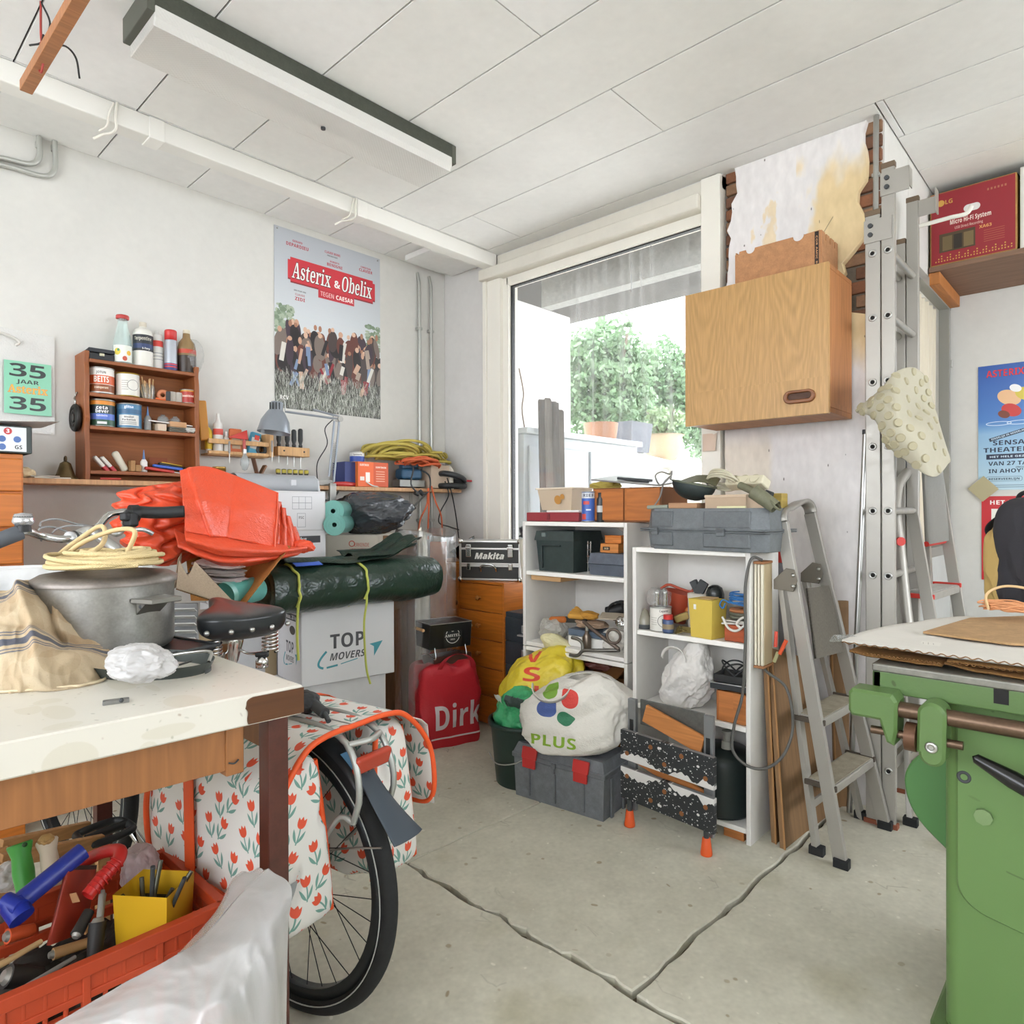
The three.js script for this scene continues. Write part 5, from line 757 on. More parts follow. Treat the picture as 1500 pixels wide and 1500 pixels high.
{ // round black pulley hung beside the rack, bell and oddments on the plank
  const t = thing('wall_pulley', 'round black iron wheel hung on the left side of the wall rack', 'wheel',[-3.4,1.66,-0.835]); for (const [r, k] of [[0.05,0.012],[0.032,0.01]]) part(t, 'rim', xf(new THREE.TorusGeometry(r, k,10,36)), M('#33312f',0.5, { metalness: 0.6 })); part(t, 'hub', cy(0.018,0.018,0.02,[0,0,0],[PI/2,0,0]), M('#4a4744',0.4, { metalness: 0.7 })); part(t, 'hook', tube([[0,0.055,0],[0.004,0.075,0],[-0.01,0.085,0],[-0.02,0.1,-0.006],[-0.01,0.115,-0.01]],0.004), steel);
  const b = thing('hand_bell', 'old brass bell standing on the plank at the foot of the rack', 'bell',[-3.37, PLY + 0.001,-0.79]); part(b, 'bell', lathe([[0.045,0],[0.047,0.004],[0.035,0.02],[0.026,0.05],[0.02,0.07],[0.008,0.078],[0,0.079]]), M('#7d6a4a',0.4, { metalness: 0.8, map: tDust })); part(b, 'loop', tor(0.011,0.004,[0,0.088,0]), M('#6d5c42',0.5, { metalness: 0.7 }));
  solo('sea_shell', 'cream sea shell on the left part of the plank', 'shell', xf(bagGeo({ s: [0.035,0.025,0.04], amp: 0.12, f: 2, sd: 9, n: 30, p: 2 }),[-3.36, PLY + 0.024,-0.64]), M('#d9c39a',0.5));
  solo('paper_stack', 'small stack of papers lying on the plank left of the bell', 'paper',[bc(0.1,0.006,0.14,[-3.35, PLY + 0.004,-0.72],[0,0.2,0]), bc(0.09,0.005,0.1,[-3.34, PLY + 0.01,-0.71],[0,-0.2,0])], M('#d8d3c8',0.85));
  solo('marking_pencil', 'short pencil lying on the plank in front of the rack', 'pencil', rod([-3.29, PLY + 0.006,-0.9],[-3.288, PLY + 0.006,-0.98],0.005), M('#b5443a',0.5));
}
// slatted tool rack and what stands in it
const R0 = { x: -3.375, z0: -1.4, z1: -1.72 };
{
  const t = thing('tool_rack', 'pine slat rack on the wall holding tubes and packets', 'rack',[-3.42,1.53,-1.56]);
  wpart(t, 'lower_rail', bx([-3.385,1.535,-1.4],[-3.37,1.552,-1.72]), pineV); wpart(t, 'upper_rail', bx([-3.385,1.588,-1.4],[-3.37,1.612,-1.72]), pineV);
  wpart(t, 'end_board', bx([XP,1.535,-1.722],[-3.37,1.66,-1.745]), pineV); wpart(t, 'base', bx([XP,1.53,-1.4],[-3.386,1.54,-1.72]), pineV); wpart(t, 'back_board', bx([XP,1.56,-1.4],[XP + 0.008,1.62,-1.72]), pineV);
  const it = (name, label, cat, z, w, h, d, col, lean = 0, rot = 0) => { const o = thing(name, label, cat,[-3.425,1.541, z]); part(o, 'body', bc(d, h, w,[0, h/2,0],[lean,0,0], Math.min(0.008, d/3)), M(col,0.5)); return o; };
  const yb = it('sandpaper_bag', 'long yellow-orange bag hanging beside the wall rack', 'bag',-1.385,0.045,0.2,0.02, '#c9892c',0.08); yb.position.y = 1.6; yb.position.x = -3.4;
  const yt = thing('glue_tube', 'yellow tube with a cap standing left in the slat rack', 'tube',[-3.42,1.541,-1.42]); part(yt, 'tube', lathe([[0,0.02],[0.018,0.02],[0.018,0.11],[0.004,0.13],[0,0.13]]), M('#d8b42c',0.4)); part(yt, 'cap', cy(0.013,0.013,0.02,[0,0.01,0]), white);
  const wc = thing('sealant_cartridge', 'white sealant cartridge with red band in the slat rack', 'tube',[-3.42,1.541,-1.468]); part(wc, 'barrel', lathe([[0,0],[0.024,0],[0.024,0.15],[0.012,0.165],[0.008,0.205],[0,0.206]]), M('#dedcd6',0.45)); part(wc, 'band', cy(0.0246,0.0246,0.03,[0,0.11,0]), M('#d8564a',0.5));
  const wd = thing('sealant_cartridge', 'short white tube standing right of the red-banded cartridge', 'tube',[-3.42,1.541,-1.51]); part(wd, 'barrel', lathe([[0,0],[0.014,0],[0.014,0.08],[0.006,0.095],[0,0.1]]), M('#dcd8cf',0.45)); part(wd, 'cap', cy(0.006,0.006,0.02,[0,0.105,0]), whitePlastic);
  const ob = it('fixings_packet', 'orange hanging packet in the slat rack', 'packet',-1.56,0.065,0.135,0.02, '#c9683a'); part(ob, 'window', bc(0.004,0.06,0.045,[0.011,0.06,0]), M('#b9a58a',0.4));
  const bl = it('adhesive_carton', 'light blue and white carton leaning in the slat rack', 'box',-1.66,0.055,0.125,0.03, '#4f9dbc',-0.22); part(bl, 'label', bc(0.004,0.06,0.045,[0.015,0.065,0],[-0.22,0,0]), M('#dcdcd6',0.5)); part(bl, 'sticker', bc(0.004,0.025,0.025,[0.0165,0.095,-0.01],[-0.22,0,0],0), M('#e2584a',0.5));
  solo('cable_coil', 'dark cable coil stuffed in the right end of the slat rack', 'cable', tor(0.022,0.009,[-3.41,1.575,-1.695],[0, PI/2,0.3]), darkGrey);
  const sc = thing('paint_scraper', 'red triangular scraper hanging on the slat rack', 'scraper',[-3.355,1.6,-1.575]); part(sc, 'blade', xf(prism([[-0.07,0],[0.03,0.045],[0.035,-0.005]],0.012,0.002),[0,0.02,0.02],[0, PI/2,0]), M('#c5382f',0.4)); part(sc, 'handle', rod([0,0.02,0],[0,-0.04,0],0.008), M('#b5524a',0.5));
  const lb = thing('clear_bulb', 'clear glass bulb hanging below the slat rack', 'bulb',[-3.35,1.5,-1.575]); part(lb, 'glass', lathe([[0,-0.045],[0.012,-0.04],[0.022,-0.012],[0.02,0.015],[0.009,0.035],[0.009,0.045]]), M('#dfe3e3',0.05, { transmission: 0.7, thickness: 0 })); part(lb, 'cap', cy(0.009,0.01,0.022,[0,0.055,0]), steel);
  for (const [z, y, lb2] of [[-1.5,1.6, 'small pin-vice hanging on the left of the slat rack'],[-1.73,1.62, 'wire-handled awl hanging at the right end of the slat rack']]) { const o = thing('hand_awl', lb2, 'awl',[-3.36, y - 0.08, z]); part(o, 'shaft', rod([0,0.02,0],[0,-0.03,0],0.002), steel); part(o, 'handle', lathe([[0,0.085],[0.005,0.08],[0.006,0.03],[0.003,0.02]]), M('#8d8a84',0.4)); }
}
{ // screwdriver holder
  const t = thing('screwdriver_rack', 'pine block on the wall with slots for screwdrivers', 'rack',[-3.42,1.55,-1.86]); wpart(t, 'block', bx([XP,1.548,-1.775],[-3.38,1.598,-1.965]), pineV); wpart(t, 'screw',[sp(0.005,[-3.38,1.575,-1.81])], darkGrey); wpart(t, 'screw',[sp(0.005,[-3.38,1.575,-1.93])], darkGrey);
  const words = ['leftmost', 'second', 'third', 'rightmost'];
  [-1.8,-1.85,-1.89,-1.93].forEach((z, i) => { const s = thing('screwdriver', words[i] + ' of the black-handled screwdrivers in the pine block', 'screwdriver',[-3.42,1.6, z],0, 'screwdrivers in the pine block'); const h = 0.075 + i*0.008; part(s, 'handle', lathe([[0,0],[0.01,0.001],[0.011,0.012],[0.008,0.02],[0.0135,0.04],[0.0135, h],[0.009, h + 0.008],[0, h + 0.01]],[0,0,0],[0,0,0],12), M('#2b2d2e',0.5)); part(s, 'shaft', rod([0,-0.09 - i*0.008,0],[0,0,0],0.003), steel); });
}
{ // desk lamp
  const t = thing('desk_lamp', 'grey balanced-arm desk lamp clamped to the plank, shade over the tool rack', 'lamp',[-3.26,1.384,-2.042]);
  const grey = M('#8b9198',0.35, { metalness: 0.35 }), top = [-3.22,1.755,-2.054], hd = [-3.2,1.76,-1.721], base = [-3.25,1.437,-2.036];
  const dir = V(0,-1,0.12).normalize();
  const sh = lathe([[0.024,0.1],[0.03,0.098],[0.032,0.06],[0.045,0.045],[0.07,0.0],[0.082,-0.06],[0.079,-0.06],[0.066,0.0],[0.042,0.04],[0.028,0.055],[0.0,0.095]],[0,0,0],[0,0,0],40);
  sh.applyQuaternion(new THREE.Quaternion().setFromUnitVectors(V(0,-1,0), dir)); const sc = [-3.2,1.705,-1.665]; sh.translate(...sc);
  wpart(t, 'lamp_shade', sh, grey);
  wpart(t, 'bulb', sp(0.03,[sc[0], sc[1] - 0.015, sc[2]]), M('#ecd9cc',0.3));
  wpart(t, 'cap_vents',[0,1,2,3,4,5].map((i) => bc(0.003,0.035,0.006,[sc[0] + 0.0325*Math.cos(i*0.5 - 1.2), sc[1] + 0.075, sc[2] - 0.0325*Math.sin(i*0.5 - 1.2)*-1],[0,0,0],0)), darkGrey);
  wpart(t, 'bail', tube([[hd[0], hd[1], hd[2]],[sc[0], sc[1] + 0.11, sc[2] - 0.05],[sc[0], sc[1] + 0.115, sc[2] - 0.02],[sc[0], sc[1] + 0.09, sc[2]]],0.0035), steel);
  const arm = (a, b, dy) => rod([a[0], a[1] + dy, a[2]],[b[0], b[1] + dy, b[2]],0.006);
  wpart(t, 'upper_arm',[arm(hd, top,0), arm([mix(hd[0], top[0],0.5), mix(hd[1], top[1],0.5) + 0.018, mix(hd[2], top[2],0.5)], top,0.014)], grey);
  wpart(t, 'lower_arm',[rod([base[0], base[1] - 0.03, base[2]], top,0.006), rod([base[0], base[1], base[2] + 0.03],[top[0], top[1], top[2] + 0.03],0.006)], grey);
  wpart(t, 'joint',[cy(0.016,0.016,0.03, top,[0,0, PI/2]), bc(0.012,0.03,0.05,[top[0], top[1], top[2] + 0.015])], steel);
  wpart(t, 'spring', Array.from({ length: 1 }, () => { const p = []; for (let i = 0; i < 90; i++) { const k = i/90; p.push([mix(base[0], top[0],0.1 + k*0.5) + 0.009*Math.cos(i), mix(base[1], top[1],0.1 + k*0.5), mix(base[2], top[2],0.1 + k*0.5) + 0.015 + 0.009*Math.sin(i)]); } return tube(p,0.0016, false,300,5); }), steel);
  wpart(t, 'clamp',[bx([-3.275,1.3, base[2] - 0.02],[-3.255,1.4, base[2] + 0.02]), bx([-3.34,1.386, base[2] - 0.02],[-3.255,1.396, base[2] + 0.02]), bx([-3.33,1.3, base[2] - 0.02],[-3.26,1.31, base[2] + 0.02]), rod([-3.31,1.265, base[2]],[-3.31,1.36, base[2]],0.005), rod([-3.33,1.268, base[2] + 0.02],[-3.29,1.268, base[2] - 0.02],0.004)], steel);
  wpart(t, 'cable', tube([[top[0] + 0.01, top[1] - 0.01, top[2] + 0.05],[top[0], top[1] - 0.06, top[2] + 0.09],[top[0] - 0.01, top[1] - 0.14, top[2] + 0.07],[base[0] - 0.02, base[1] + 0.07, base[2] + 0.09],[base[0] - 0.05, PLY + 0.006, base[2] + 0.07]],0.003), black);
}
{ // jar, chisels and small things on the plank
  const j = thing('honey_jar', 'glass jar with gold lid on the plank below the slat rack', 'jar',[-3.39, PLY + 0.001,-1.46]); part(j, 'jar', lathe([[0,0],[0.034,0],[0.036,0.006],[0.036,0.055],[0.03,0.066],[0,0.066]]), M('#c9a074',0.15, { transmission: 0.3, thickness: 0 })); part(j, 'lid', lathe([[0,0.086],[0.031,0.086],[0.033,0.083],[0.033,0.066],[0,0.066]]), M('#b3904a',0.35, { metalness: 0.7 }));
  const pl = thing('wooden_plane', 'wooden hand plane with upright irons lying on the plank', 'plane',[-3.37, PLY + 0.001,-1.66], PI/2 + 0.25); part(pl, 'stock', bc(0.2,0.05,0.05,[0,0.026,0],[0,0,0],0.006), M('#9c5a36',0.5, { map: tGrainH })); part(pl, 'iron', bc(0.006,0.11,0.03,[-0.02,0.085,0],[0,0,0.3]), M('#6a4a38',0.5)); part(pl, 'wedge', bc(0.012,0.08,0.028,[0.02,0.07,0],[0,0,-0.6]), M('#6d4a30',0.6));
  const n = ['first', 'second', 'third', 'fourth', 'fifth', 'last'];
  for (let i = 0; i < 6; i++) { const z = -1.79 - i*0.034, t = thing('file_handle', n[i] + ' from the left of the yellow-black files standing on the plank', 'file',[-3.41, PLY + 0.001, z],0, 'yellow-black files on the plank'); part(t, 'handle', lathe([[0,0],[0.01,0],[0.01,0.06],[0.012,0.07],[0.012,0.09],[0,0.092]],[0,0,0],[0,0,0],12), M('#33332c',0.5)); part(t, 'grip_band', cy(0.0125,0.0125,0.018,[0,0.078,0],[0,0,0],12), M('#b9a93a',0.5)); }
}
// right-hand end of the plank
{
  const c = can('paint_can', 'small white and blue can standing on a navy carton on the plank',[-3.36,1.534,-2.263],0.042,0.062, '#dcdad6', (c, w, h) => { fill(c, '#dddcd8',0,0, w, h); fill(c, '#2c4aa0',0, h*0.4, w, h*0.6); text(c, 'hammerite', w*0.5, h*0.24, h*0.24, '#333', { w: w*0.2 }); }, { ry: 1.1 });
  const y1 = 1.53; c.position.y = y1;
  const nb = thing('navy_carton', 'navy blue carton on the plank under a small can', 'box',[-3.36, PLY + 0.001,-2.21]); wpart(nb, 'carton', bx([-3.43, PLY + 0.001,-2.14],[-3.3, y1 - 0.001,-2.3]), M('#28366e',0.5));
  const ob = thing('orange_carton', 'orange and white printed carton on the plank right of the navy one', 'box',[-3.33, PLY + 0.001,-2.42]); const z0 = -2.21, z1 = -2.427, y0 = PLY + 0.001, yt = 1.532;
  wpart(ob, 'carton', bx([-3.4, y0, z0],[-3.275, yt, z1]), M('#d5702f',0.55)); print(ob, 'front_print', Math.abs(z1 - z0) - 0.004, yt - y0 - 0.004,[-3.2735 + 3.33, (yt - y0)/2, (z0 + z1)/2 + 2.42],[0, PI/2,0],256, (c, W, H) => { fill(c, '#e3632c',0,0, W, H); text(c, 'SURFINOX', W*0.2, H*0.12, H*0.12, '#f0e6da', { w: W*0.3 }); fill(c, '#ede4da', W*0.06, H*0.6, W*0.14, H*0.16); fill(c, '#ede4da', W*0.24, H*0.42, W*0.14, H*0.4); fill(c, '#c94e20', W*0.5,0, W*0.5, H); text(c, 'SURFINOX', W*0.75, H*0.2, H*0.1, '#f0e6da', { w: W*0.36 }); for (let i = 0; i < 5; i++) fill(c, '#e9b59a', W*0.58, H*(0.36 + i*0.1), W*0.3, H*0.03); },0.45);
  const pw = thing('power_planer', 'blue electric planer with grey cable on the plank', 'power tool',[-3.35, PLY + 0.001,-2.64]);
  part(pw, 'body', bc(0.09,0.07,0.16,[0,0.09,0],[0,0,0],0.02), M('#2e5878',0.45)); part(pw, 'handle', bc(0.05,0.035,0.13,[0,0.14,0],[0.12,0,0],0.014), M('#2a5070',0.45)); part(pw, 'sole', bc(0.08,0.045,0.2,[0,0.03,0]), M('#8e8f8c',0.4, { metalness: 0.6 })); part(pw, 'cable', tube([[0.05,0.15,0.05],[0.08,0.13,0.03],[0.1,0.02,0.06],[0.1,-0.03,0.0],[0.1,-0.02,-0.08],[0.08,0.08,-0.1],[0.04,0.12,-0.06]],0.005), darkGrey, 'black cable loop');
  part(pw, 'plug',[cy(0.014,0.012,0.04,[0.1,-0.03,-0.02],[0.6,0,0.4]), cy(0.012,0.012,0.03,[0.1,-0.035,0.02],[1.2,0,0])], black);
  const pad = thing('sanding_pad', 'tilted beige board with white fleece edge leaning on the plank', 'board',[-3.3, PLY + 0.001,-2.85]); part(pad, 'board', bc(0.09,0.15,0.16,[-0.03,0.078,0],[0,0,0]), M('#cbb6a0',0.8)); part(pad, 'fleece', xf(bagGeo({ s: [0.05,0.085,0.016], amp: 0.1, f: 6, sd: 4, n: 40, p: 6, flatBottom: false }),[-0.02,0.07,-0.09]), M('#e6e0d4',0.95)); 
  for (const [lb, dy, rx, col] of [['black rubber ring lying flat at the right end of the plank',0.02, PI/2, '#202223'],['black headband tilted over the rubber ring at the plank end',0.075, PI/2 - 0.3, '#2a2c2f']]) { const t = thing(dy < 0.05 ? 'rubber_ring' : 'ear_defender', lb, dy < 0.05 ? 'ring' : 'headset',[-3.33, PLY + dy,-3.0 + (dy > 0.05 ? 0.03 : 0)]); t.position.x = -3.27; t.position.z = -2.93; part(t, 'ring', xf(new THREE.TorusGeometry(0.085,0.019,10,36),[0,0,0],[rx,0,0]), M(col,0.45)); if (dy > 0.05) part(t, 'red_slide', bc(0.02,0.012,0.07,[0.06,-0.02,-0.09]), M('#b5303a',0.5)); }
  const sv = thing('soldering_tool', 'red-handled soldering iron with white cable lying on the plank', 'power tool',[-3.3, PLY + 0.014,-2.13], PI/2 + 0.1); part(sv, 'handle', lathe([[0,-0.09],[0.012,-0.085],[0.015,-0.02],[0.012,0.05],[0.006,0.07],[0,0.072]],[0,0,0],[0,0, PI/2]), M('#b5332f',0.4)); part(sv, 'cable', tube([[-0.07,0,0],[-0.12,0.02,0.03],[-0.17,-0.005,0.05],[-0.24,-0.01,0.04],[-0.3,0.0,0.03]].map(([a, b, c]) => [-a, b, c]),0.004), M('#d9d7cf',0.5)); part(sv, 'stand', bc(0.12,0.03,0.05,[-0.1,0.004,-0.05]), M('#aaa9a4',0.5));
  // coils of rope
  const coil = (name, label, c, R, r, n, sx, col, sd, s3) => {   // loops that each lie a little differently
    const t = thing(name, label, 'rope', c), p = [], J = Array.from({ length: n + 1 }, (_, j) => { const h = (k) => { const q = Math.sin((j*5 + k + sd)*91.7)*4373.1; return (q - Math.floor(q))*2 - 1; }; return [h(0)*0.05, Math.abs(h(1))*0.05*s3, h(2)*0.09,0.75 + 0.3*h(3),0.55*h(4)*s3]; });
    for (let i = 0; i < n*16; i++) { const f = i/16, j = Math.floor(f), k = smooth(0,1, f - j),[dx, dy, dz, q, ti] = J[j].map((v, m) => mix(v, J[j + 1][m], k)), a = f*PI*2, x = 0.52*R*q*Math.cos(a), z = R*sx*q*Math.sin(a); p.push([dx + x*Math.cos(ti), Math.max(r, r + 0.012 + dy + Math.abs(x)*0.55*s3 + x*Math.sin(ti)), dz + z]); }
    part(t, 'coil', tube(p, r, false, n*60,6), col); return t; };
  const ry = M('#c8b558',0.75, { bumpMap: tWeave, bumpScale: 0.003 }), ro = M('#d9693f',0.7, { bumpMap: tWeave, bumpScale: 0.002 });
  coil('yellow_rope', 'big coil of yellow rope heaped on the cartons on the plank',[-3.34, yt + 0.004,-2.559],0.2,0.0095,11,1.15, ry,3,1.1);
  coil('yellow_rope', 'smaller loose coil of yellow rope hanging over the right end',[-3.36, yt - 0.01,-2.824],0.15,0.0085,5,0.9, ry,9,1.3);
  coil('orange_cable', 'coil of orange cable between the yellow rope and the plank',[-3.28, yt - 0.03,-2.662],0.13,0.006,10,1.1, ro,5,0.8);
  const drop = (name, label, pts, r, m) => { const t = thing(name, label, 'cable', pts[0]); wpart(t, 'cable', tube(pts, r, false,60), m); };
  drop('hanging_cable', 'left one of three orange cables dropping from the plank',[[-3.25,1.387,-2.714],[-3.25,1.279,-2.703],[-3.26,1.193,-2.661],[-3.28,1.086,-2.655]],0.005, ro);
  drop('hanging_cable', 'middle one of three orange cables dropping straight from the plank',[[-3.25,1.387,-2.72],[-3.25,1.257,-2.719],[-3.26,1.128,-2.721],[-3.28,1.062,-2.738]],0.005, ro);
  drop('hanging_cable', 'right one of three orange cables slanting from the plank',[[-3.25,1.4,-2.742],[-3.25,1.301,-2.776],[-3.26,1.213,-2.83],[-3.28,1.08,-2.858]],0.005, ro);
  drop('hanging_cable', 'black cable hanging in an arc from the plank end to the floor side',[[-3.24,1.456,-2.866],[-3.24,1.368,-2.901],[-3.26,1.235,-2.954],[-3.3,1.06,-3.021]],0.004, black);
  drop('hanging_cable', 'black cable swinging in a loop from the plank end',[[-3.25,1.434,-2.857],[-3.25,1.346,-2.886],[-3.28,1.235,-2.842],[-3.3,1.168,-2.847],[-3.32,1.134,-2.965],[-3.34,1.094,-3.095],[-3.36,1.046,-3.113]],0.004, black);
}


// ---------- stack of boxes, tarpaulins ----------
const wcard = M('#dfdfe0',0.75, { map: tMottle }), moverText = (c, W, H, s) => {
  text(c, 'TOP', W*0.47, H*0.36, H*0.32, '#55565a', { w: W*0.46 }); text(c, 'MOVERS', W*0.46, H*0.6, H*0.16, '#55565a', { w: W*0.46, style: 'italic bold' });
  c.strokeStyle = '#4c9aa6'; c.lineWidth = H*0.035; c.beginPath(); c.moveTo(W*0.2, H*0.5); c.quadraticCurveTo(W*0.02, H*0.72, W*0.16, H*0.76); c.stroke(); c.lineWidth = H*0.03; c.beginPath(); c.moveTo(W*0.2, H*0.76); c.lineTo(W*0.34, H*0.74); c.stroke(); c.lineWidth = H*0.014; c.beginPath(); c.moveTo(W*0.38, H*0.73); c.lineTo(W*0.6, H*0.68); c.stroke();
  c.fillStyle = '#4c9aa6'; c.beginPath(); c.moveTo(W*0.94, H*0.44); c.lineTo(W*0.76, H*0.47); c.lineTo(W*0.82, H*0.52); c.lineTo(W*0.82, H*0.68); c.fill();
};
{ // front removal box, turned a little; local +x is its long printed face
  const ry = rad(-9), cx = -2.768 - 0.16*0.988, cz = -1.819 - 0.16*0.156, h = 0.364;
  const b = thing('removal_box', 'white removal box on the bottom of the stack, plain and half hidden', 'box',[cx - 0.02,0, cz + 0.02], ry); part(b, 'carton', bx([-0.155,0,-0.225],[0.155,0.426,0.235],0.004), wcard); part(b, 'tape', bx([-0.03,0.05,0.2345],[0.03,0.426,0.2365],0), M('#cbb692',0.4));
  const t = thing('removal_box', 'white mover box with large lettering and teal arrow under the green tarpaulin', 'box',[cx,0.427, cz], ry);
  part(t, 'carton', bx([-0.16,0,-0.24],[0.16, h,0.24],0.004), wcard);
  print(t, 'front_print',0.47, h - 0.01,[0.1612, h/2,0],[0, PI/2,0],640, (c, W, H) => { fill(c, '#dfdfe0',0,0, W, H); c.save(); c.translate(W*0.08, H*0.16); moverText(c, W*0.84, H*0.84); c.restore(); },0.7);
  print(t, 'end_print',0.31, h - 0.01,[0, h/2,0.2412],[0,0,0],400, (c, W, H) => { fill(c, '#d9d9db',0,0, W, H); fill(c, '#47484c', W*0.2, H*0.08, W*0.72, H*0.09); text(c, 'max. 20 kg', W*0.62, H*0.125, H*0.08, '#e6e6e6', {}); c.fillStyle = '#4a443e'; c.beginPath(); c.ellipse(W*0.66, H*0.3, W*0.12, H*0.06,0,0,7); c.fill(); c.save(); c.translate(W*0.2, H*0.3); moverText(c, W*0.74, H*0.66); c.restore(); },0.7);
}
{
  const t = thing('removal_box', 'white mover box with raised top flap, high in the stack behind the orange tarpaulin', 'box',[-3.2,0.79,-1.62]);
  wpart(t, 'carton', bx([-3.36,0.79,-1.38],[-3.03,1.15,-1.85],0.004), wcard);
  wpart(t, 'flap', bx([-3.035,1.15,-1.39],[-3.03,1.345,-1.848],0.001), wcard);
  print(t, 'front_print',0.46,0.35,[0.1712,0.18,0.005],[0, PI/2,0],512, (c, W, H) => { fill(c, '#dcdcde',0,0, W, H); fill(c, '#4b4c50', W*0.3, H*0.07, W*0.64, H*0.1); text(c, 'max. 20 kg', W*0.6, H*0.12, H*0.09, '#e8e8e8', {}); c.save(); c.translate(W*0.2, H*0.42); moverText(c, W*0.66, H*0.5); c.restore(); },0.7);
  print(t, 'flap_print',0.44,0.18,[0.1712,0.455,0.0],[0, PI/2,0],512, (c, W, H) => { fill(c, '#dedee0',0,0, W, H); c.strokeStyle = '#8d8f94'; c.lineWidth = 2; for (let i = 0; i < 3; i++) for (let j = 0; j < 2; j++) c.strokeRect(W*(0.6 + i*0.08), H*(0.1 + j*0.17), W*0.08, H*0.17); c.strokeRect(W*0.66, H*0.56, W*0.1, H*0.38); text(c, 'FSC', W*0.71, H*0.68, H*0.1, '#777'); },0.7);
  const hid = thing('removal_box', 'white box low in the stack against the left wall, almost hidden', 'box',[-3.2,0.0,-1.62]); hid.position.set(-3.29,0,-1.62); part(hid, 'carton', bx([-0.15,0,-0.24],[0.12,0.789,0.24],0.004), wcard); part(hid, 'tape', bx([0.12,0.3,-0.03],[0.121,0.789,0.03],0), M('#cbb692',0.4));
  const e = thing('removers_carton', 'cream carton with red removers lettering under the black rubbish bag', 'box',[-3.25,0.74,-2.2], rad(38));
  part(e, 'carton', bx([-0.16,0,-0.17],[0.16,0.375,0.17],0.004), M('#d8d0c0',0.8, { map: tMottle }));
  for (const [p, r] of [[[0.02,0.22,0.1712],[0,0,0]],[[0.1612,0.22,0],[0, PI/2,0]]]) print(e, 'print',0.28,0.3, p, r,320, (c, W, H) => { fill(c, '#d8d0c0',0,0, W, H); c.strokeStyle = '#c4523f'; c.lineWidth = 5; c.beginPath(); c.arc(W*0.48, H*0.15, H*0.05,0,7); c.stroke(); text(c, 'ERKENDE', W*0.68, H*0.17, H*0.09, '#c4523f', { w: W*0.3, style: '' }); text(c, 'VERHUIZERS', W*0.64, H*0.27, H*0.09, '#c4523f', { w: W*0.4, style: '' }); },0.8);
  const s = thing('plain_carton', 'brown carton hidden under the cream removers carton', 'box',[-3.25,0,-2.2], rad(38)); part(s, 'carton', bx([-0.155,0,-0.165],[0.155,0.739,0.165],0.004), card); part(s, 'tape', bx([-0.03,0.2,0.1651],[0.03,0.7385,0.1665],0), M('#cbb692',0.4));
  const k = thing('black_rubbish_bag', 'shiny black plastic bag lying on the cream carton under the plank', 'bag',[-3.099,1.132,-2.197],0.5); k.position.y = 1.116;
  part(k, 'bag', xf(bagGeo({ s: [0.25,0.12,0.16], amp: 0.16, f: 2.2, sd: 12, n: 60, p: 2.2 }),[-0.02,0.112,0]), M('#3f4246',0.16, { bumpMap: tCrease, bumpScale: 0.008 }));
  const roll = M('#7fc4b9',0.3, { transmission: 0.35, thickness: 0, bumpMap: tWeave, bumpScale: 0.004 });
  const sp0 = (n, r, L) => { const p = []; for (let i = 0; i <= 60; i++) { const a = i/60*PI*5, q = r*(0.35 + 0.65*i/60); p.push([Math.cos(a)*q, Math.sin(a)*q]); } return grid(120,1, (u, v) => { const f = u*60, i = Math.min(59, Math.floor(f)), a = p[i], b = p[i + 1], k = f - i; return [mix(a[0], b[0], k), mix(a[1], b[1], k), (v - 0.5)*L]; }); };
  for (const [p, lb, y] of [[[-3.024,1.247,-1.898], 'upper of two turquoise bubble-wrap rolls beside the black bag',1.245],[[-2.993,1.149,-1.886], 'lower of two turquoise bubble-wrap rolls beside the black bag',1.175]]) { const o = thing('bubble_wrap_roll', lb, 'roll',[p[0], y - 0.06, p[2]],0.75); part(o, 'roll', xf(sp0(0,0.058,0.22),[0,0.06,-0.08]), roll); part(o, 'roll_end', xf(new THREE.RingGeometry(0.012,0.056,30,4),[0,0.06,0.028]), M('#8ed0c5',0.4, { bumpMap: tWeave, bumpScale: 0.004 })); }
  const g = thing('grey_channel_case', 'grey plastic open case lying across the flap of the high mover box', 'case',[-3.2,1.347,-1.72]);
  wpart(g, 'shell', sheet(24,2, (u, v) => { const a = -0.5 + u*(PI + 0.9); return [-3.19 + 0.065*Math.cos(a) ,1.375 + 0.055*Math.sin(a) , mix(-1.44,-1.86, v)]; },0.004), M('#a6a9ad',0.4)); wpart(g, 'end_plate', xf(prism([[-0.07,-0.03],[0.075,-0.03],[0.06,0.03],[0.02,0.055],[-0.05,0.05]],0.008,0.002),[-3.19,1.378,-1.87]), M('#c3c5c8',0.4)); wpart(g, 'catch', bc(0.02,0.03,0.03,[-3.125,1.39,-1.72]), M('#c9cbce',0.4));
}
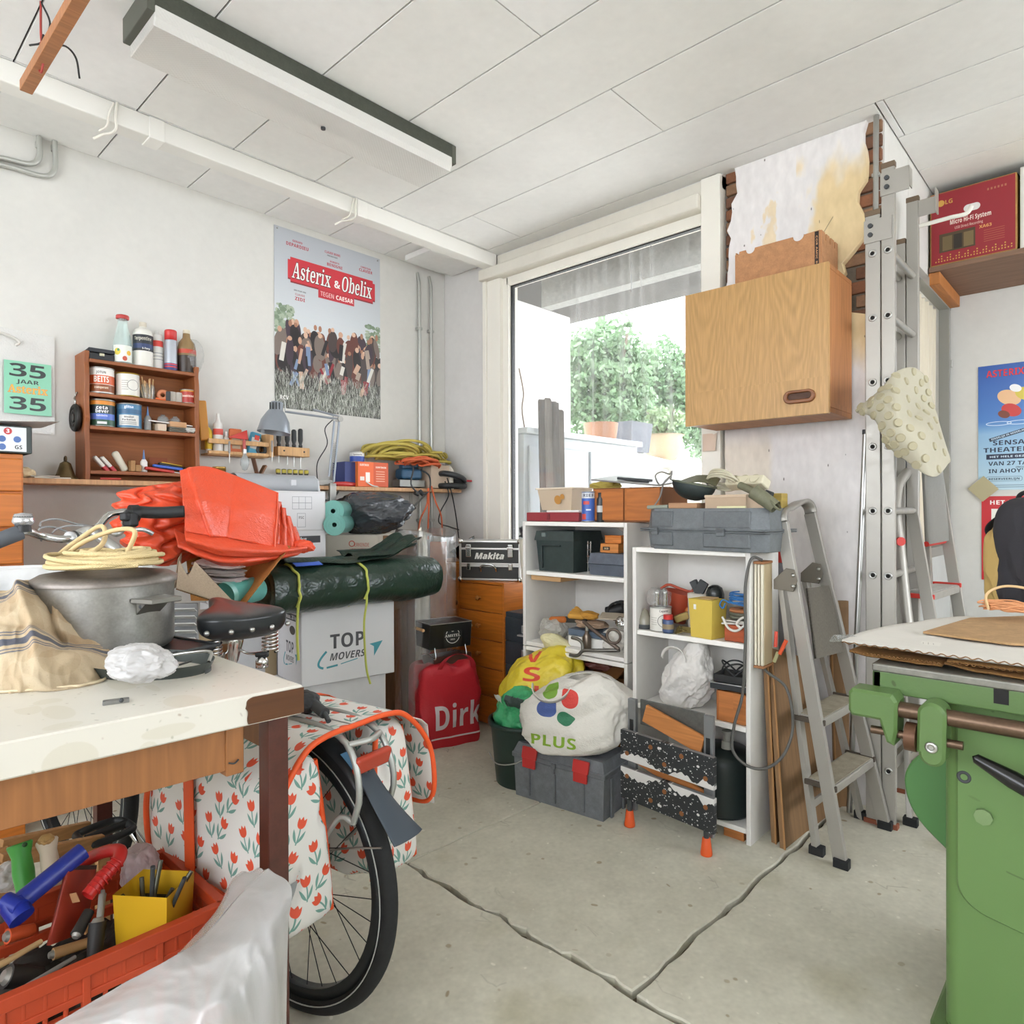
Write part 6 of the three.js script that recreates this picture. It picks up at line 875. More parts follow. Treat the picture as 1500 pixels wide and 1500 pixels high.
{ // cardboard box with an open mouth, tarpaulin on top
  const s = thing('plain_carton', 'large plain carton standing on the floor behind the bicycle saddle', 'box',[-2.56,0,-1.06], rad(67)); part(s, 'carton', bx([-0.13,0,-0.13],[0.09,0.86,0.1],0.004), M('#d8d6d0',0.8, { map: tMottle })); part(s, 'tape', bx([-0.03,0.3,0.1002],[0.03,0.86,0.1016],0), M('#cbb692',0.4));
  const lo = thing('louvred_heater', 'white louvred metal grille visible between the pot and the saddle', 'heater',[-2.473,0.797,-0.92], rad(48)); lo.position.y = 0.4; part(lo, 'back_plate', bx([-0.08,0.25,-0.02],[0.06,0.52,-0.005]), M('#8c8d8e',0.5)); for (let i = 0; i < 9; i++) part(lo, 'louvre', bc(0.14,0.004,0.028,[-0.01,0.29 + i*0.026,0.005],[-0.5,0,0],0.001), M('#dcdcda',0.4)); part(lo, 'stand', bx([-0.08,-0.4,-0.02],[0.06,0.25,-0.006]), M('#b9b9b8',0.5));
  const c = card, o = thing('open_carton', 'open brown carton with spread flaps beneath the orange tarpaulin', 'box',[-2.56,0.862,-1.15]);
  const Q = (pts, n, t, bulge = 0) => { const [a, b, d, e] = pts.map((p) => V(...p)); return sheet(n, n, (u, v) => { const p = a.clone().lerp(b, u).lerp(e.clone().lerp(d, u), v); p.y += bulge*Math.sin(u*PI)*Math.sin(v*PI); return p.toArray(); }, t); };
  const iM = M('#c0813f',0.85, { map: tDust }), oM = M('#b9a48c',0.85, { map: tDust });
  const A = [-2.417,0.981,-0.891], B = [-2.353,0.894,-1.087], C2 = [-2.545,1.102,-1.387], E = [-2.41,1.08,-0.898], F2 = [-2.803,1.069,-1.147], G2 = [-2.732,0.911,-1.144];
  wpart(o, 'right_wall', Q([B, C2,[-2.786,1.106,-1.437],[-2.741,0.899,-1.204]],6,0.004), iM, 'orange-brown inner wall');
  wpart(o, 'back_wall', Q([[-2.845,0.877,-1.107],[-2.738,0.856,-1.411],[-2.741,1.121,-1.478],[-2.865,1.117,-1.089]],6,0.004), iM);
  wpart(o, 'front_flap', sheet(14,8, (u, v) => { const p = V(...E).lerp(V(...A), v).lerp(V(...[-2.422,1.071,-0.955]).lerp(V(...B), v), u); p.y -= 0.05*Math.sin(u*PI)*(1 - v); return p.toArray(); },0.004), oM, 'bent grey-brown flap');
  wpart(o, 'floor_panel', Q([A, B,[-2.696,0.877,-1.246],[-2.817,0.934,-1.065]],4,0.004), c); wpart(o, 'left_wall', Q([E,[-2.421,0.981,-0.888],[-2.829,0.945,-1.053],[-2.817,1.089,-1.066]],4,0.004), oM);
  const bw = thing('bubble_wrap_roll', 'turquoise bubble-wrap roll lying inside the open carton', 'roll',[-2.485,0.931,-1.101], rad(35)); part(bw, 'roll', rodG([0,0,0.02],[0,0.0,-0.2],0.05), M('#58a99f',0.35, { bumpMap: tWeave, bumpScale: 0.004 })); part(bw, 'film_lip', xf(new THREE.CylinderGeometry(0.053,0.053,0.03,30,1, true,0,5),[0,0,0.03],[PI/2,0,0]), roll2);
  const cl = thing('folded_cloth', 'folded grey-pink cloths stuffed in the open carton', 'cloth',[-2.595,0.99,-1.108], rad(30)); for (let i = 0; i < 3; i++) part(cl, 'fold', xf(bagGeo({ s: [0.11 - i*0.01,0.016,0.08], amp: 0.1, f: 2, sd: i + 3, n: 40, p: 3, flatBottom: false }),[0.005*i,0.0 + i*0.026,0],[0, i*0.1,-0.1]), M(['#a89c9a', '#8f8580', '#b5a39c'][i],0.9));
}
{ // orange tarpaulin bundle
  const t = thing('orange_tarpaulin', 'orange plastic tarpaulin folded into a big crumpled bundle on the open carton', 'tarpaulin',[-2.752,1.026,-1.153]);
  const tm = M('#e0512f',0.34, { bumpMap: tCrease, bumpScale: 0.0035 });
  const L = V(...[-2.763,1.24,-0.844]), R = V(...[-2.863,1.188,-1.365]), ax = R.clone().sub(L), len = ax.length()/2, mid = L.clone().add(R).multiplyScalar(0.5), ry = Math.atan2(-ax.z, ax.x);
  const body = bagGeo({ s: [len*1.1,0.155,0.13], p: 3.2, amp: 0.09, f: 2.2, sd: 21, n: 68, flatBottom: false, fn: (x, y, z, a, b) => { const k = smooth(0.3,-0.9, a), f = k*0.02*Math.abs(Math.sin(b*7 + 4*nz(a*3, b*2,3))); return [x + k*0.012*Math.sin(b*15), y + 0.02*Math.sin(a*3), z + f*2]; } });
  wpart(t, 'bundle', xf(body, mid.toArray(),[0, ry,0]), tm);
  const C = (r) => new THREE.CatmullRomCurve3(r.map((q) => V(...q))), lay = (rows, nu, nv, bump) => { const cs = rows.map(C); return sheet(nu, nv, (u, v) => { const f = v*(cs.length - 1), i = Math.min(cs.length - 2, Math.floor(f)), p = cs[i].getPoint(u).lerp(cs[i + 1].getPoint(u), f - i), k = bump(u, v); return [p.x + k*0.68, p.y, p.z + k*0.73]; },0.004); };
  const crease = (u, v, u0, u1, w) => Math.exp(-Math.abs(u - mix(u0, u1, v))/w);
  const hem = [[-2.497,1.174,-0.954],[-2.499,1.156,-1.048],[-2.513,1.136,-1.157],[-2.545,1.099,-1.319]];
  wpart(t, 'folded_panel', lay([[[-2.679,1.402,-1.005],[-2.671,1.422,-1.094],[-2.651,1.382,-1.222],[-2.667,1.324,-1.398]],[[-2.536,1.295,-0.96],[-2.541,1.283,-1.05],[-2.543,1.257,-1.171],[-2.575,1.209,-1.346]], hem],60,40, (u, v) => 0.007*ridge(u*3, v*3,4) + 0.028*crease(u, v,0.16,0.36,0.05) - 0.02*crease(u, v,0.62,0.5,0.07)), tm);
  wpart(t, 'lower_fold', lay([[[-2.532,1.19,-0.963],[-2.531,1.159,-1.086],[-2.572,1.115,-1.321],[-2.604,1.088,-1.441]],[[-2.466,1.148,-0.942],[-2.447,1.114,-1.055],[-2.508,1.085,-1.299],[-2.557,1.092,-1.472]],[[-2.49,1.129,-0.961],[-2.467,1.088,-1.064],[-2.527,1.07,-1.309],[-2.57,1.08,-1.473]]],60,16, (u, v) => 0.008*ridge(u*5, v*1.5,9) + 0.012*crease(u, v,0.3,0.38,0.05)), tm);
  wpart(t, 'lower_fold', lay([[[-2.579,1.182,-0.947],[-2.515,1.101,-1.074],[-2.545,1.077,-1.318],[-2.567,1.08,-1.462]],[[-2.526,1.121,-0.941],[-2.461,1.063,-1.069],[-2.531,1.056,-1.305],[-2.568,1.064,-1.434]],[[-2.535,1.098,-1],[-2.512,1.04,-1.103],[-2.598,1.041,-1.324],[-2.628,1.053,-1.432]]],60,16, (u, v) => 0.01*ridge(u*4, v*1.5,2) + 0.014*crease(u, v,0.18,0.1,0.06)), tm);
  wpart(t, 'hem_seam', tube([[-2.659,1.324,-1.394],[-2.566,1.209,-1.341],[-2.536,1.102,-1.314]],0.003, false,30), M('#e8694a',0.4));
  wpart(t, 'torn_corner', xf(bagGeo({ s: [0.05,0.03,0.025], amp: 0.25, f: 3, sd: 6, n: 40, p: 2, flatBottom: false }),[-2.606,1.095,-1.481],[0.2,0.9,-0.3]), tm);
  wpart(t, 'pleats', lay([[[-2.73,1.308,-1.421],[-2.694,1.278,-1.428],[-2.676,1.237,-1.444],[-2.671,1.177,-1.476]],[[-2.659,1.199,-1.378],[-2.642,1.185,-1.406],[-2.635,1.161,-1.44],[-2.639,1.136,-1.477]],[[-2.597,1.088,-1.339],[-2.603,1.082,-1.388],[-2.608,1.08,-1.437],[-2.62,1.077,-1.495]]],60,24, (u, v) => 0.035*(((u*4 + 0.25*v) % 1) - 0.5)*(1 - 0.6*v) + 0.01*ridge(u*5, v*3,7)), tm);
}
{ // dark green tarpaulin roll on the mover box
  const t = thing('green_tarpaulin', 'dark green tarpaulin rolled up, tied with yellow rope on the mover box', 'tarpaulin',[-2.78,0.793,-1.8]);
  const m = M('#1f3329',0.28, { bumpMap: tCrease, bumpScale: 0.006 }), a = V(-2.785,0.9,-1.36), b = V(-2.72,0.905,-2.24);
  const sec = (u, th) => { const p = a.clone().lerp(b, u), k = 1 - 0.1*smooth(0.85,1, u) + 0.02*Math.sin(u*9), w = 1 + 0.05*ridge(u*7, Math.cos(th)*1.2, Math.sin(th)*1.2) - 0.05*Math.exp(-((u - 0.5) ** 2)/0.0016) - 0.05*Math.exp(-((u - 0.12) ** 2)/0.0016), e = Math.abs(Math.cos(th)) ** 2.6 + Math.abs(Math.sin(th)) ** 2.6, q = e ** (-1/2.6); return [p.x + 0.165*k*w*q*Math.cos(th), p.y + 0.108*k*w*q*Math.sin(th), p.z]; };
  wpart(t, 'roll', grid(80,60, (u, v) => sec(u, v*PI*2)), m);
  for (const u of [0,1]) wpart(t, 'roll_end', grid(40,8, (x, v) => { const q = sec(u, x*PI*2), c = u ? b : a; return [mix(c.x, q[0], v), mix(c.y, q[1], v), q[2] + (u ? -1 : 1)*0.03*(1 - v)*Math.cos(v*14)]; }), m);
  wpart(t, 'loose_flap', sheet(50,10, (u, v) => { const p = a.clone().lerp(b,0.08 + u*0.78), f = 0.014*Math.sin(v*16 + u*3); return [p.x - 0.13 + 0.24*v,1.012 + f + 0.016*v + 0.075*smooth(0.72,1, u)*(1 - 0.3*v) + 0.012*Math.exp(-((u - 0.45) ** 2)/0.02)*-1, p.z]; },0.004), m);
  wpart(t, 'upper_flap', sheet(30,8, (u, v) => { const p = a.clone().lerp(b,0.5 + u*0.4); return [p.x - 0.1 + 0.2*v,1.04 + 0.012*Math.sin(v*12 + 1) + 0.08*smooth(0.5,1, u) - 0.014*v, p.z]; },0.004), m);
  wpart(t, 'blue_hem', sheet(10,3, (u, v) => { const p = a.clone().lerp(b,0.12 + u*0.14); return [p.x + 0.09 + 0.05*v,1.026 - 0.02*v, p.z]; },0.003), M('#3e62c4',0.4), 'blue corner');
  const yr = M('#c9cf63',0.7, { bumpMap: tWeave, bumpScale: 0.003 });
  for (const u of [0.12,0.5]) { const p = []; for (let i = 0; i <= 26; i++) { const q = sec(u,-0.6 + i/26*PI*1.7), c = a.clone().lerp(b, u); p.push([mix(c.x, q[0],1.04), mix(c.y, q[1],1.05), q[2] + 0.008*nz(i,3, u)]); } wpart(t, 'tie_rope', tube(p,0.006, false,90), yr); }
  wpart(t, 'rope_end', tube([sec(0.5,-0.3),[-2.6,0.82,-1.8],[-2.605,0.74,-1.79],[-2.61,0.62,-1.795],[-2.6,0.5,-1.8],[-2.595,0.44,-1.815]],0.005, false,50), yr);
  wpart(t, 'rope_end', tube([sec(0.12,-0.2),[-2.635,0.8,-1.47],[-2.64,0.7,-1.47],[-2.64,0.6,-1.475]],0.006, false,40), yr);
}
// ---------- between stack and bookcase ----------
{
  const t = thing('wrapped_furniture', 'dismantled furniture and white padding wrapped in clear film, behind the red bag', 'furniture',[-2.95,0,-2.45]);
  wpart(t, 'board', bc(0.24,1.1,0.03,[-3.02,0.555,-2.309],[0, rad(40),0]), M('#a9825f',0.7, { map: tGrain }));
  wpart(t, 'board', bc(0.05,1.08,0.03,[-2.929,0.545,-2.327],[0, rad(40),0]), M('#8f5f3c',0.6, { map: tGrain }));
  wpart(t, 'padding', xf(bagGeo({ s: [0.035,0.56,0.05], p: 4, amp: 0.07, f: 3, sd: 14, n: 50 }),[-2.872,0.56,-2.353],[0, rad(40),0]), M('#e3dccd',0.9));
  wpart(t, 'board', bc(0.09,1.06,0.04,[-2.859,0.54,-2.461],[0, rad(42),0]), M('#a9653a',0.55, { map: tGrain }));
  wpart(t, 'ply_sheet', bc(0.03,0.7,0.03,[-2.92,0.36,-2.222],[0, rad(40),0]), M('#9a5c34',0.6, { map: tGrain }));
  const fp = [V(-2.902,0,-2.19), V(-2.816,0,-2.188), V(-2.732,0,-2.239), V(-2.689,0,-2.306), V(-2.711,0,-2.422), V(-2.786,0,-2.53)], fc = new THREE.CatmullRomCurve3(fp);
  wpart(t, 'film', sheet(50,40, (u, v) => { const p = fc.getPoint(u), k = 0.02*ridge(u*5, v*6,3); return [p.x + k,0.12 + v*1.0 + 0.02*Math.sin(u*6), p.z + k]; },0.0006), clearFilm);
  const fb = fc.getPoint(0.5); wpart(t, 'film_top', sheet(20,8, (u, v) => { const p = fc.getPoint(u), b = V(-3.0,0,-2.62).lerp(V(-3.15,0,-2.4),1 - u); return [mix(p.x, b.x, v),1.125 + 0.02*Math.sin(u*6 + v*3), mix(p.z, b.z, v)]; },0.0006), clearFilm);
}
{
  const kx0 = -2.965, kx1 = -2.578, zf = -2.7, zb = -3.04, t = thing('drawer_cabinet', 'orange wooden chest of drawers carrying the aluminium tool case', 'cabinet',[-2.77,0,-2.87]);
  wpart(t, 'side_panel', bx([kx0,0, zb],[kx0 + 0.014,0.836, zf]), orangeWood); wpart(t, 'side_panel', bx([kx1 - 0.014,0, zb],[kx1,0.836, zf]), orangeWood); wpart(t, 'top_panel', bx([kx0 + 0.014,0.82, zb],[kx1 - 0.014,0.836, zf]), orangeWood); wpart(t, 'back_panel', bx([kx0 + 0.014,0.01, zb],[kx1 - 0.014,0.82, zb + 0.006]), orangeWood);
  [[0.662,0.817],[0.501,0.657],[0.34,0.496],[0.179,0.335],[0.018,0.174]].forEach(([a, b]) => { const d = wpart(t, 'drawer', bx([kx0 + 0.016, a, zf - 0.3],[kx1 - 0.016, b, zf - 0.002],0.002), orangeWood); part(d, 'knob', lathe([[0.008,0],[0.006,0.012],[0.014,0.022],[0.012,0.03],[0,0.032]],[-0.0, (a + b)/2, zf - 0.002 + 2.87],[PI/2,0,0]), M('#b0702f',0.45)); });
  const c2 = thing('wooden_cabinet', 'orange wooden cupboard behind the film-wrapped furniture, left of the drawers', 'cabinet',[-3.1,0,-2.9]); wpart(c2, 'carcass', bx([-3.3,0.0,-3.03],[-2.97,0.93,-2.78]), orangeWood); const dr = wpart(c2, 'door', bx([-3.29,0.5,-2.78],[-2.98,0.92,-2.765]), orangeWood); part(dr, 'knob', sp(0.014,[0.07,0.68,0.145]), M('#8a5a2a',0.5)); wpart(c2, 'shelf_edge', bx([-3.3,0.42,-2.78],[-2.97,0.49,-2.7]), M('#bfb4a4',0.8, { map: tDust }));
}
{ // aluminium tool case with lettering
  const x0 = -2.945, x1 = -2.575, z0 = -2.93, z1 = -2.72, y0 = 0.838, t = thing('tool_case', 'black and aluminium tool case with white script lettering on the drawers', 'case',[(x0 + x1)/2, y0,-2.83]);
  const al = M('#c4c2bd',0.35, { metalness: 0.8 }), bk = M('#26241f',0.5);
  wpart(t, 'lower_box', bx([x0 + 0.004, y0 + 0.004, z0],[x1 - 0.004, y0 + 0.085, z1 - 0.003]), bk); wpart(t, 'upper_box', bx([x0 + 0.004, y0 + 0.092, z0],[x1 - 0.004, y0 + 0.228, z1 - 0.003]), bk);
  const fr = (a, b) => [bx([x0, a, z0],[x1, a + 0.012, z1]), bx([x0, b - 0.012, z0],[x1, b, z1]), bx([x0, a, z1 - 0.012],[x0 + 0.014, b, z1]), bx([x1 - 0.014, a, z1 - 0.012],[x1, b, z1])];
  wpart(t, 'frame',[...fr(y0, y0 + 0.09), ...fr(y0 + 0.09, y0 + 0.232), bx([x0, y0 + 0.178, z0],[x1, y0 + 0.19, z1])], al);
  for (const x of [x0 + 0.06, x1 - 0.06]) { wpart(t, 'latch',[bx([x - 0.016, y0 + 0.135, z1],[x + 0.016, y0 + 0.21, z1 + 0.012],0.005), rod([x - 0.018, y0 + 0.19, z1 + 0.01],[x + 0.018, y0 + 0.19, z1 + 0.01],0.005)], chrome); wpart(t, 'latch', bx([x - 0.012, y0 + 0.06, z1],[x + 0.012, y0 + 0.1, z1 + 0.01],0.004), chrome); }
  wpart(t, 'handle', tube([[-2.81, y0 + 0.055, z1 + 0.004],[-2.81, y0 + 0.075, z1 + 0.02],[-2.79, y0 + 0.092, z1 + 0.025],[-2.74, y0 + 0.092, z1 + 0.025],[-2.72, y0 + 0.075, z1 + 0.02],[-2.72, y0 + 0.055, z1 + 0.004]],0.006), chrome);
  for (const [x, y] of [[x0, y0],[x1, y0],[x0, y0 + 0.232],[x1, y0 + 0.232]]) wpart(t, 'corner', sp(0.016,[x + (x < -2.7 ? 0.006 : -0.006), y + (y > 0.9 ? -0.006 : 0.006), z1 - 0.006]), chrome);
  print(t, 'lettering',0.19,0.06,[-0.005,0.142,0.1072],[0,0,0],400, (c, W, H) => { fill(c, '#26241f',0,0, W, H); text(c, 'Makita', W*0.5, H*0.5, H*0.8, '#dedbd2', { w: W*0.94, style: 'italic bold', stroke: '#dedbd2', lw: 5 }); },0.5);
  t.rotation.y = rad(30); t.position.x -= 0.02;
  const bw = thing('steel_bowl', 'dark steel pan tilted between the cupboard and the tool case', 'pan',[-3.05,0.93,-2.88]); part(bw, 'pan', lathe([[0,0],[0.07,0.004],[0.09,0.07],[0.094,0.075],[0.088,0.07],[0.068,0.008],[0,0.005]],[0,0.04,0],[0.4,0,0.5]), M('#55585b',0.25, { metalness: 0.9 }));
}
{
  const t = thing('filing_cabinet', 'small dark blue-black metal drawer cabinet beside the orange drawers', 'cabinet',[-2.36,0,-2.78]);
  const bm = M('#31383f',0.45, { map: tDust }); wpart(t, 'body', bx([-2.47,0,-3.0],[-2.235,0.7,-2.6],0.004), bm);
  for (let i = 0; i < 5; i++) { const y = 0.55 - i*0.128, d = wpart(t, 'drawer', bx([-2.464, y,-2.605],[-2.241, y + 0.123,-2.59],0.003), bm); part(d, 'label_holder',[bx([0.02, y + 0.05,0.19],[0.1, y + 0.056,0.197],0), bx([0.02, y + 0.085,0.19],[0.1, y + 0.091,0.197],0), bx([0.02, y + 0.05,0.19],[0.026, y + 0.09,0.197],0), bx([0.0, y + 0.035,0.19],[0.1, y + 0.043,0.21],0.001)], M('#c9cac8',0.3, { metalness: 0.7 })); }
  const b = thing('waste_bin', 'cream tapered bin with green leaf print and a dark bag on top', 'bin',[-2.37,0.702,-2.8]);
  part(b, 'bin', lathe([[0,0],[0.1,0],[0.104,0.006],[0.135,0.375],[0.138,0.385],[0.132,0.385],[0.1,0.012],[0,0.008]]), M('#ddd8c4',0.5));
  part(b, 'print', keep(xf(new THREE.CylinderGeometry(0.1365,0.119,0.24,40,1, true,0, PI*2),[0,0.262,0])), new THREE.MeshPhysicalMaterial({ roughness: 0.45, side: THREE.DoubleSide, map: tex(512,140, (c, w, h) => { fill(c, '#ddd8c4',0,0, w, h); for (let i = 0; i < 16; i++) { c.save(); c.translate((i % 4)*w/4 + w*0.06, h*(0.1 + 0.25*Math.floor(i/4))); c.rotate(i*1.7); c.fillStyle = i % 3 ? '#2f8a52' : '#7cc04e'; c.beginPath(); for (let k = 0; k < 18; k++) { const r = k % 2 ? 38 : 14; c.lineTo(Math.cos(k*0.35)*r, Math.sin(k*0.35)*r); } c.fill(); c.restore(); } for (let i = 0; i < 4; i++) { const x = w*(i/4 + 0.02), y = h*0.62; for (const [r, s] of [[22, '#d9c94e'],[14, '#d8772c'],[6, '#6a3a22']]) { c.fillStyle = s; c.beginPath(); c.arc(x, y, r,0,7); c.fill(); } c.fillStyle = '#c8402c'; c.beginPath(); c.arc(x - 6, y + 24,8,0,7); c.fill(); } }) }));
  part(b, 'liner', xf(bagGeo({ s: [0.13,0.045,0.13], amp: 0.08, f: 3, sd: 17, n: 40, p: 3 }),[0.005,0.425,0]), M('#3e4042',0.5, { bumpMap: tCrease, bumpScale: 0.004 }), 'dark bag stuffed in the top');
}
{ // red shopper with grill on top
  const t = thing('red_shopping_bag', 'big red woven shopping bag with white lettering standing on the floor', 'bag',[-2.71,0,-2.376], rad(-15));
  const rm = M('#c22430',0.5, { bumpMap: tCrease, bumpScale: 0.004 });
  const g = bagGeo({ s: [0.1,0.225,0.172], p: 9, amp: 0.007, f: 2.4, sd: 40, n: 60, fn: (x, y, z) => [x, y + 0.207, z] });
  part(t, 'bag', g, rm);
  for (const x of [0.095,-0.085]) part(t, 'handle', sheet(24,2, (u, v) => { const a = u*PI; return [x + 0.02*Math.sin(a),0.4 + 0.09*Math.sin(a),0.1*Math.cos(a) + (v - 0.5)*0.03*Math.abs(Math.cos(a)) - 0.02]; },0.004), rm);
  const tx = tex(512,460, (c, W, H) => { fill(c, '#c22430',0,0, W, H); text(c, 'Dirk', W*0.54, H*0.46, H*0.7, '#ddd4d6', { w: W*0.94, sy: 1.0 }); fill(c, '#ddd4d6', W*0.04, H*0.88, W*0.94, H*0.035); });
  part(t, 'lettering', printOn(g,[1,0,0],[0,0,-1],[-0.14,0.03,0.17,0.275],0.0015), new THREE.MeshPhysicalMaterial({ map: tx, roughness: 0.55, side: THREE.DoubleSide, bumpMap: tCrease, bumpScale: 0.003 }));
  part(t, 'contents',[bc(0.12,0.12,0.24,[-0.01,0.41,-0.02],[0,0.1,0.05])], M('#4a2d22',0.6), 'dark brown boards inside');
  const gr = thing('table_grill', 'black sheet-metal table grill with white brewery emblem standing on the red bag', 'grill',[-2.69,0.475,-2.35], rad(-14)); const gm = M('#17191b',0.3);
  const s = [[-0.075,0.05],[0.075,0.05],[0.09,0.18],[-0.09,0.18]]; part(gr, 'trough', xf(prism(s,0.24,0.004),[0,0,-0.12]), gm);
  part(gr, 'rim',[bc(0.19,0.004,0.006,[0,0.182,0.12]), bc(0.19,0.004,0.006,[0,0.182,-0.12]), bc(0.006,0.004,0.24,[0.092,0.182,0]), bc(0.006,0.004,0.24,[-0.092,0.182,0])], steel);
  for (const z of [-0.09,0.09]) part(gr, 'wire_leg', tube([[0.07,0.07, z],[0.085,0.0, z],[0.02,0.015, z + 0.01],[-0.02,0.015, z + 0.01],[-0.085,0.0, z],[-0.07,0.07, z]],0.003), chrome);
  for (const z of [-0.13,0.13]) part(gr, 'handle',[rod([-0.05,0.15, z + (z > 0 ? 0.012 : -0.012)],[0.05,0.15, z + (z > 0 ? 0.012 : -0.012)],0.008)], pine);
  const em = (c, W, H) => { fill(c, '#17191b',0,0, W, H); c.strokeStyle = '#d8d6cf'; c.lineWidth = W*0.035; c.beginPath(); c.arc(W/2, H/2, W*0.36,0,7); c.stroke(); fill(c, '#17191b', W*0.04, H*0.4, W*0.92, H*0.2); text(c, 'AMSTEL', W/2, H*0.5, H*0.17, '#e4e1da', { w: W*0.84, font: 'serif' }); text(c, 'BIER', W/2, H*0.68, H*0.1, '#d8d6cf', { font: 'serif' }); c.fillStyle = '#d8d6cf'; c.beginPath(); c.arc(W/2, H*0.22, W*0.1,0,7); c.fill(); };
  print(gr, 'emblem',0.11,0.11,[0.0852,0.115,-0.01],[0, PI/2,0],256, em,0.35); gr.children.at(-1).rotation.set(0,0,0); print(gr, 'emblem',0.075,0.075,[0,0.11,0.1222],[0,0,0],192, em,0.35);
}
{ // bucket with a green bag, yellow bag on top
  const t = thing('rubber_bucket', 'dark green-black bucket on the floor, filled with plastic bags', 'bucket',[-2.05,0,-2.28]);
  part(t, 'bucket', lathe([[0,0],[0.125,0],[0.13,0.008],[0.155,0.27],[0.168,0.272],[0.168,0.288],[0.15,0.288],[0.12,0.012],[0,0.01]],[0,0,0],[0,0,0],48), M('#20332d',0.45)); part(t, 'bail', tube([[0.16,0.26,0.03],[0.15,0.2,0.1],[0.1,0.15,0.155],[0.0,0.13,0.185],[-0.06,0.16,0.17]],0.003), steel);
  const g = thing('green_plastic_bag', 'crumpled bright green and white plastic bag filling the bucket', 'bag',[-2.05,0.2,-2.28]); const gg = bagGeo({ s: [0.135,0.12,0.13], amp: 0.14, f: 2.6, sd: 50, n: 50, p: 2.2 }); part(g, 'bag', xf(gg,[0,0.12,0]), M('#3fa56c',0.35, { bumpMap: tCrease, bumpScale: 0.006 })); part(g, 'white_print', xf(printOn(gg,[0.3,0.4,1],[1,0,0],[-0.13,-0.06,-0.03,0.04]),[0,0.12,0]), M('#d9ddd6',0.4)); part(g, 'dark_print', xf(printOn(gg,[0.3,0.4,1],[1,0,0],[0.0,0.0,0.09,0.05]),[0,0.12,0]), M('#3b4a46',0.4));
  const y = thing('yellow_plastic_bag', 'full yellow plastic bag with red letters lying on the bucket', 'bag',[-2.06,0.28,-2.41], rad(35));
  const yg = bagGeo({ s: [0.2,0.16,0.15], amp: 0.1, f: 1.9, sd: 61, n: 60, p: 2.4, fn: (x, yy, z, a) => [x, yy + 0.14 + 0.06*a, z] }); part(y, 'bag', yg, M('#dcc536',0.38, { bumpMap: tCrease, bumpScale: 0.006 }));
  part(y, 'lettering', printOn(yg,[0,0.25,1],[1,0,0],[-0.09,0.06,0.03,0.3],0.0016,0.02), new THREE.MeshPhysicalMaterial({ roughness: 0.4, side: THREE.DoubleSide, map: tex(128,384, (c, w, h) => { fill(c, '#dcc536',0,0, w, h); text(c, 'V', w/2, h*0.18,120, '#d2452c', { w: w*0.7, rot: 0 }); text(c, 'S', w/2, h*0.52,140, '#d2452c', { w: w*0.8 }); text(c, 'H', w/2, h*0.84,120, '#d2452c', { w: w*0.8 }); }) }));
  part(y, 'tied_top', xf(bagGeo({ s: [0.09,0.05,0.04], amp: 0.2, f: 2.4, sd: 66, n: 36, p: 2, flatBottom: false }),[0.08,0.32,-0.03],[0,0,-0.5]), M('#e6dfb0',0.4, { transmission: 0.2, thickness: 0 }), 'pale handles');
}
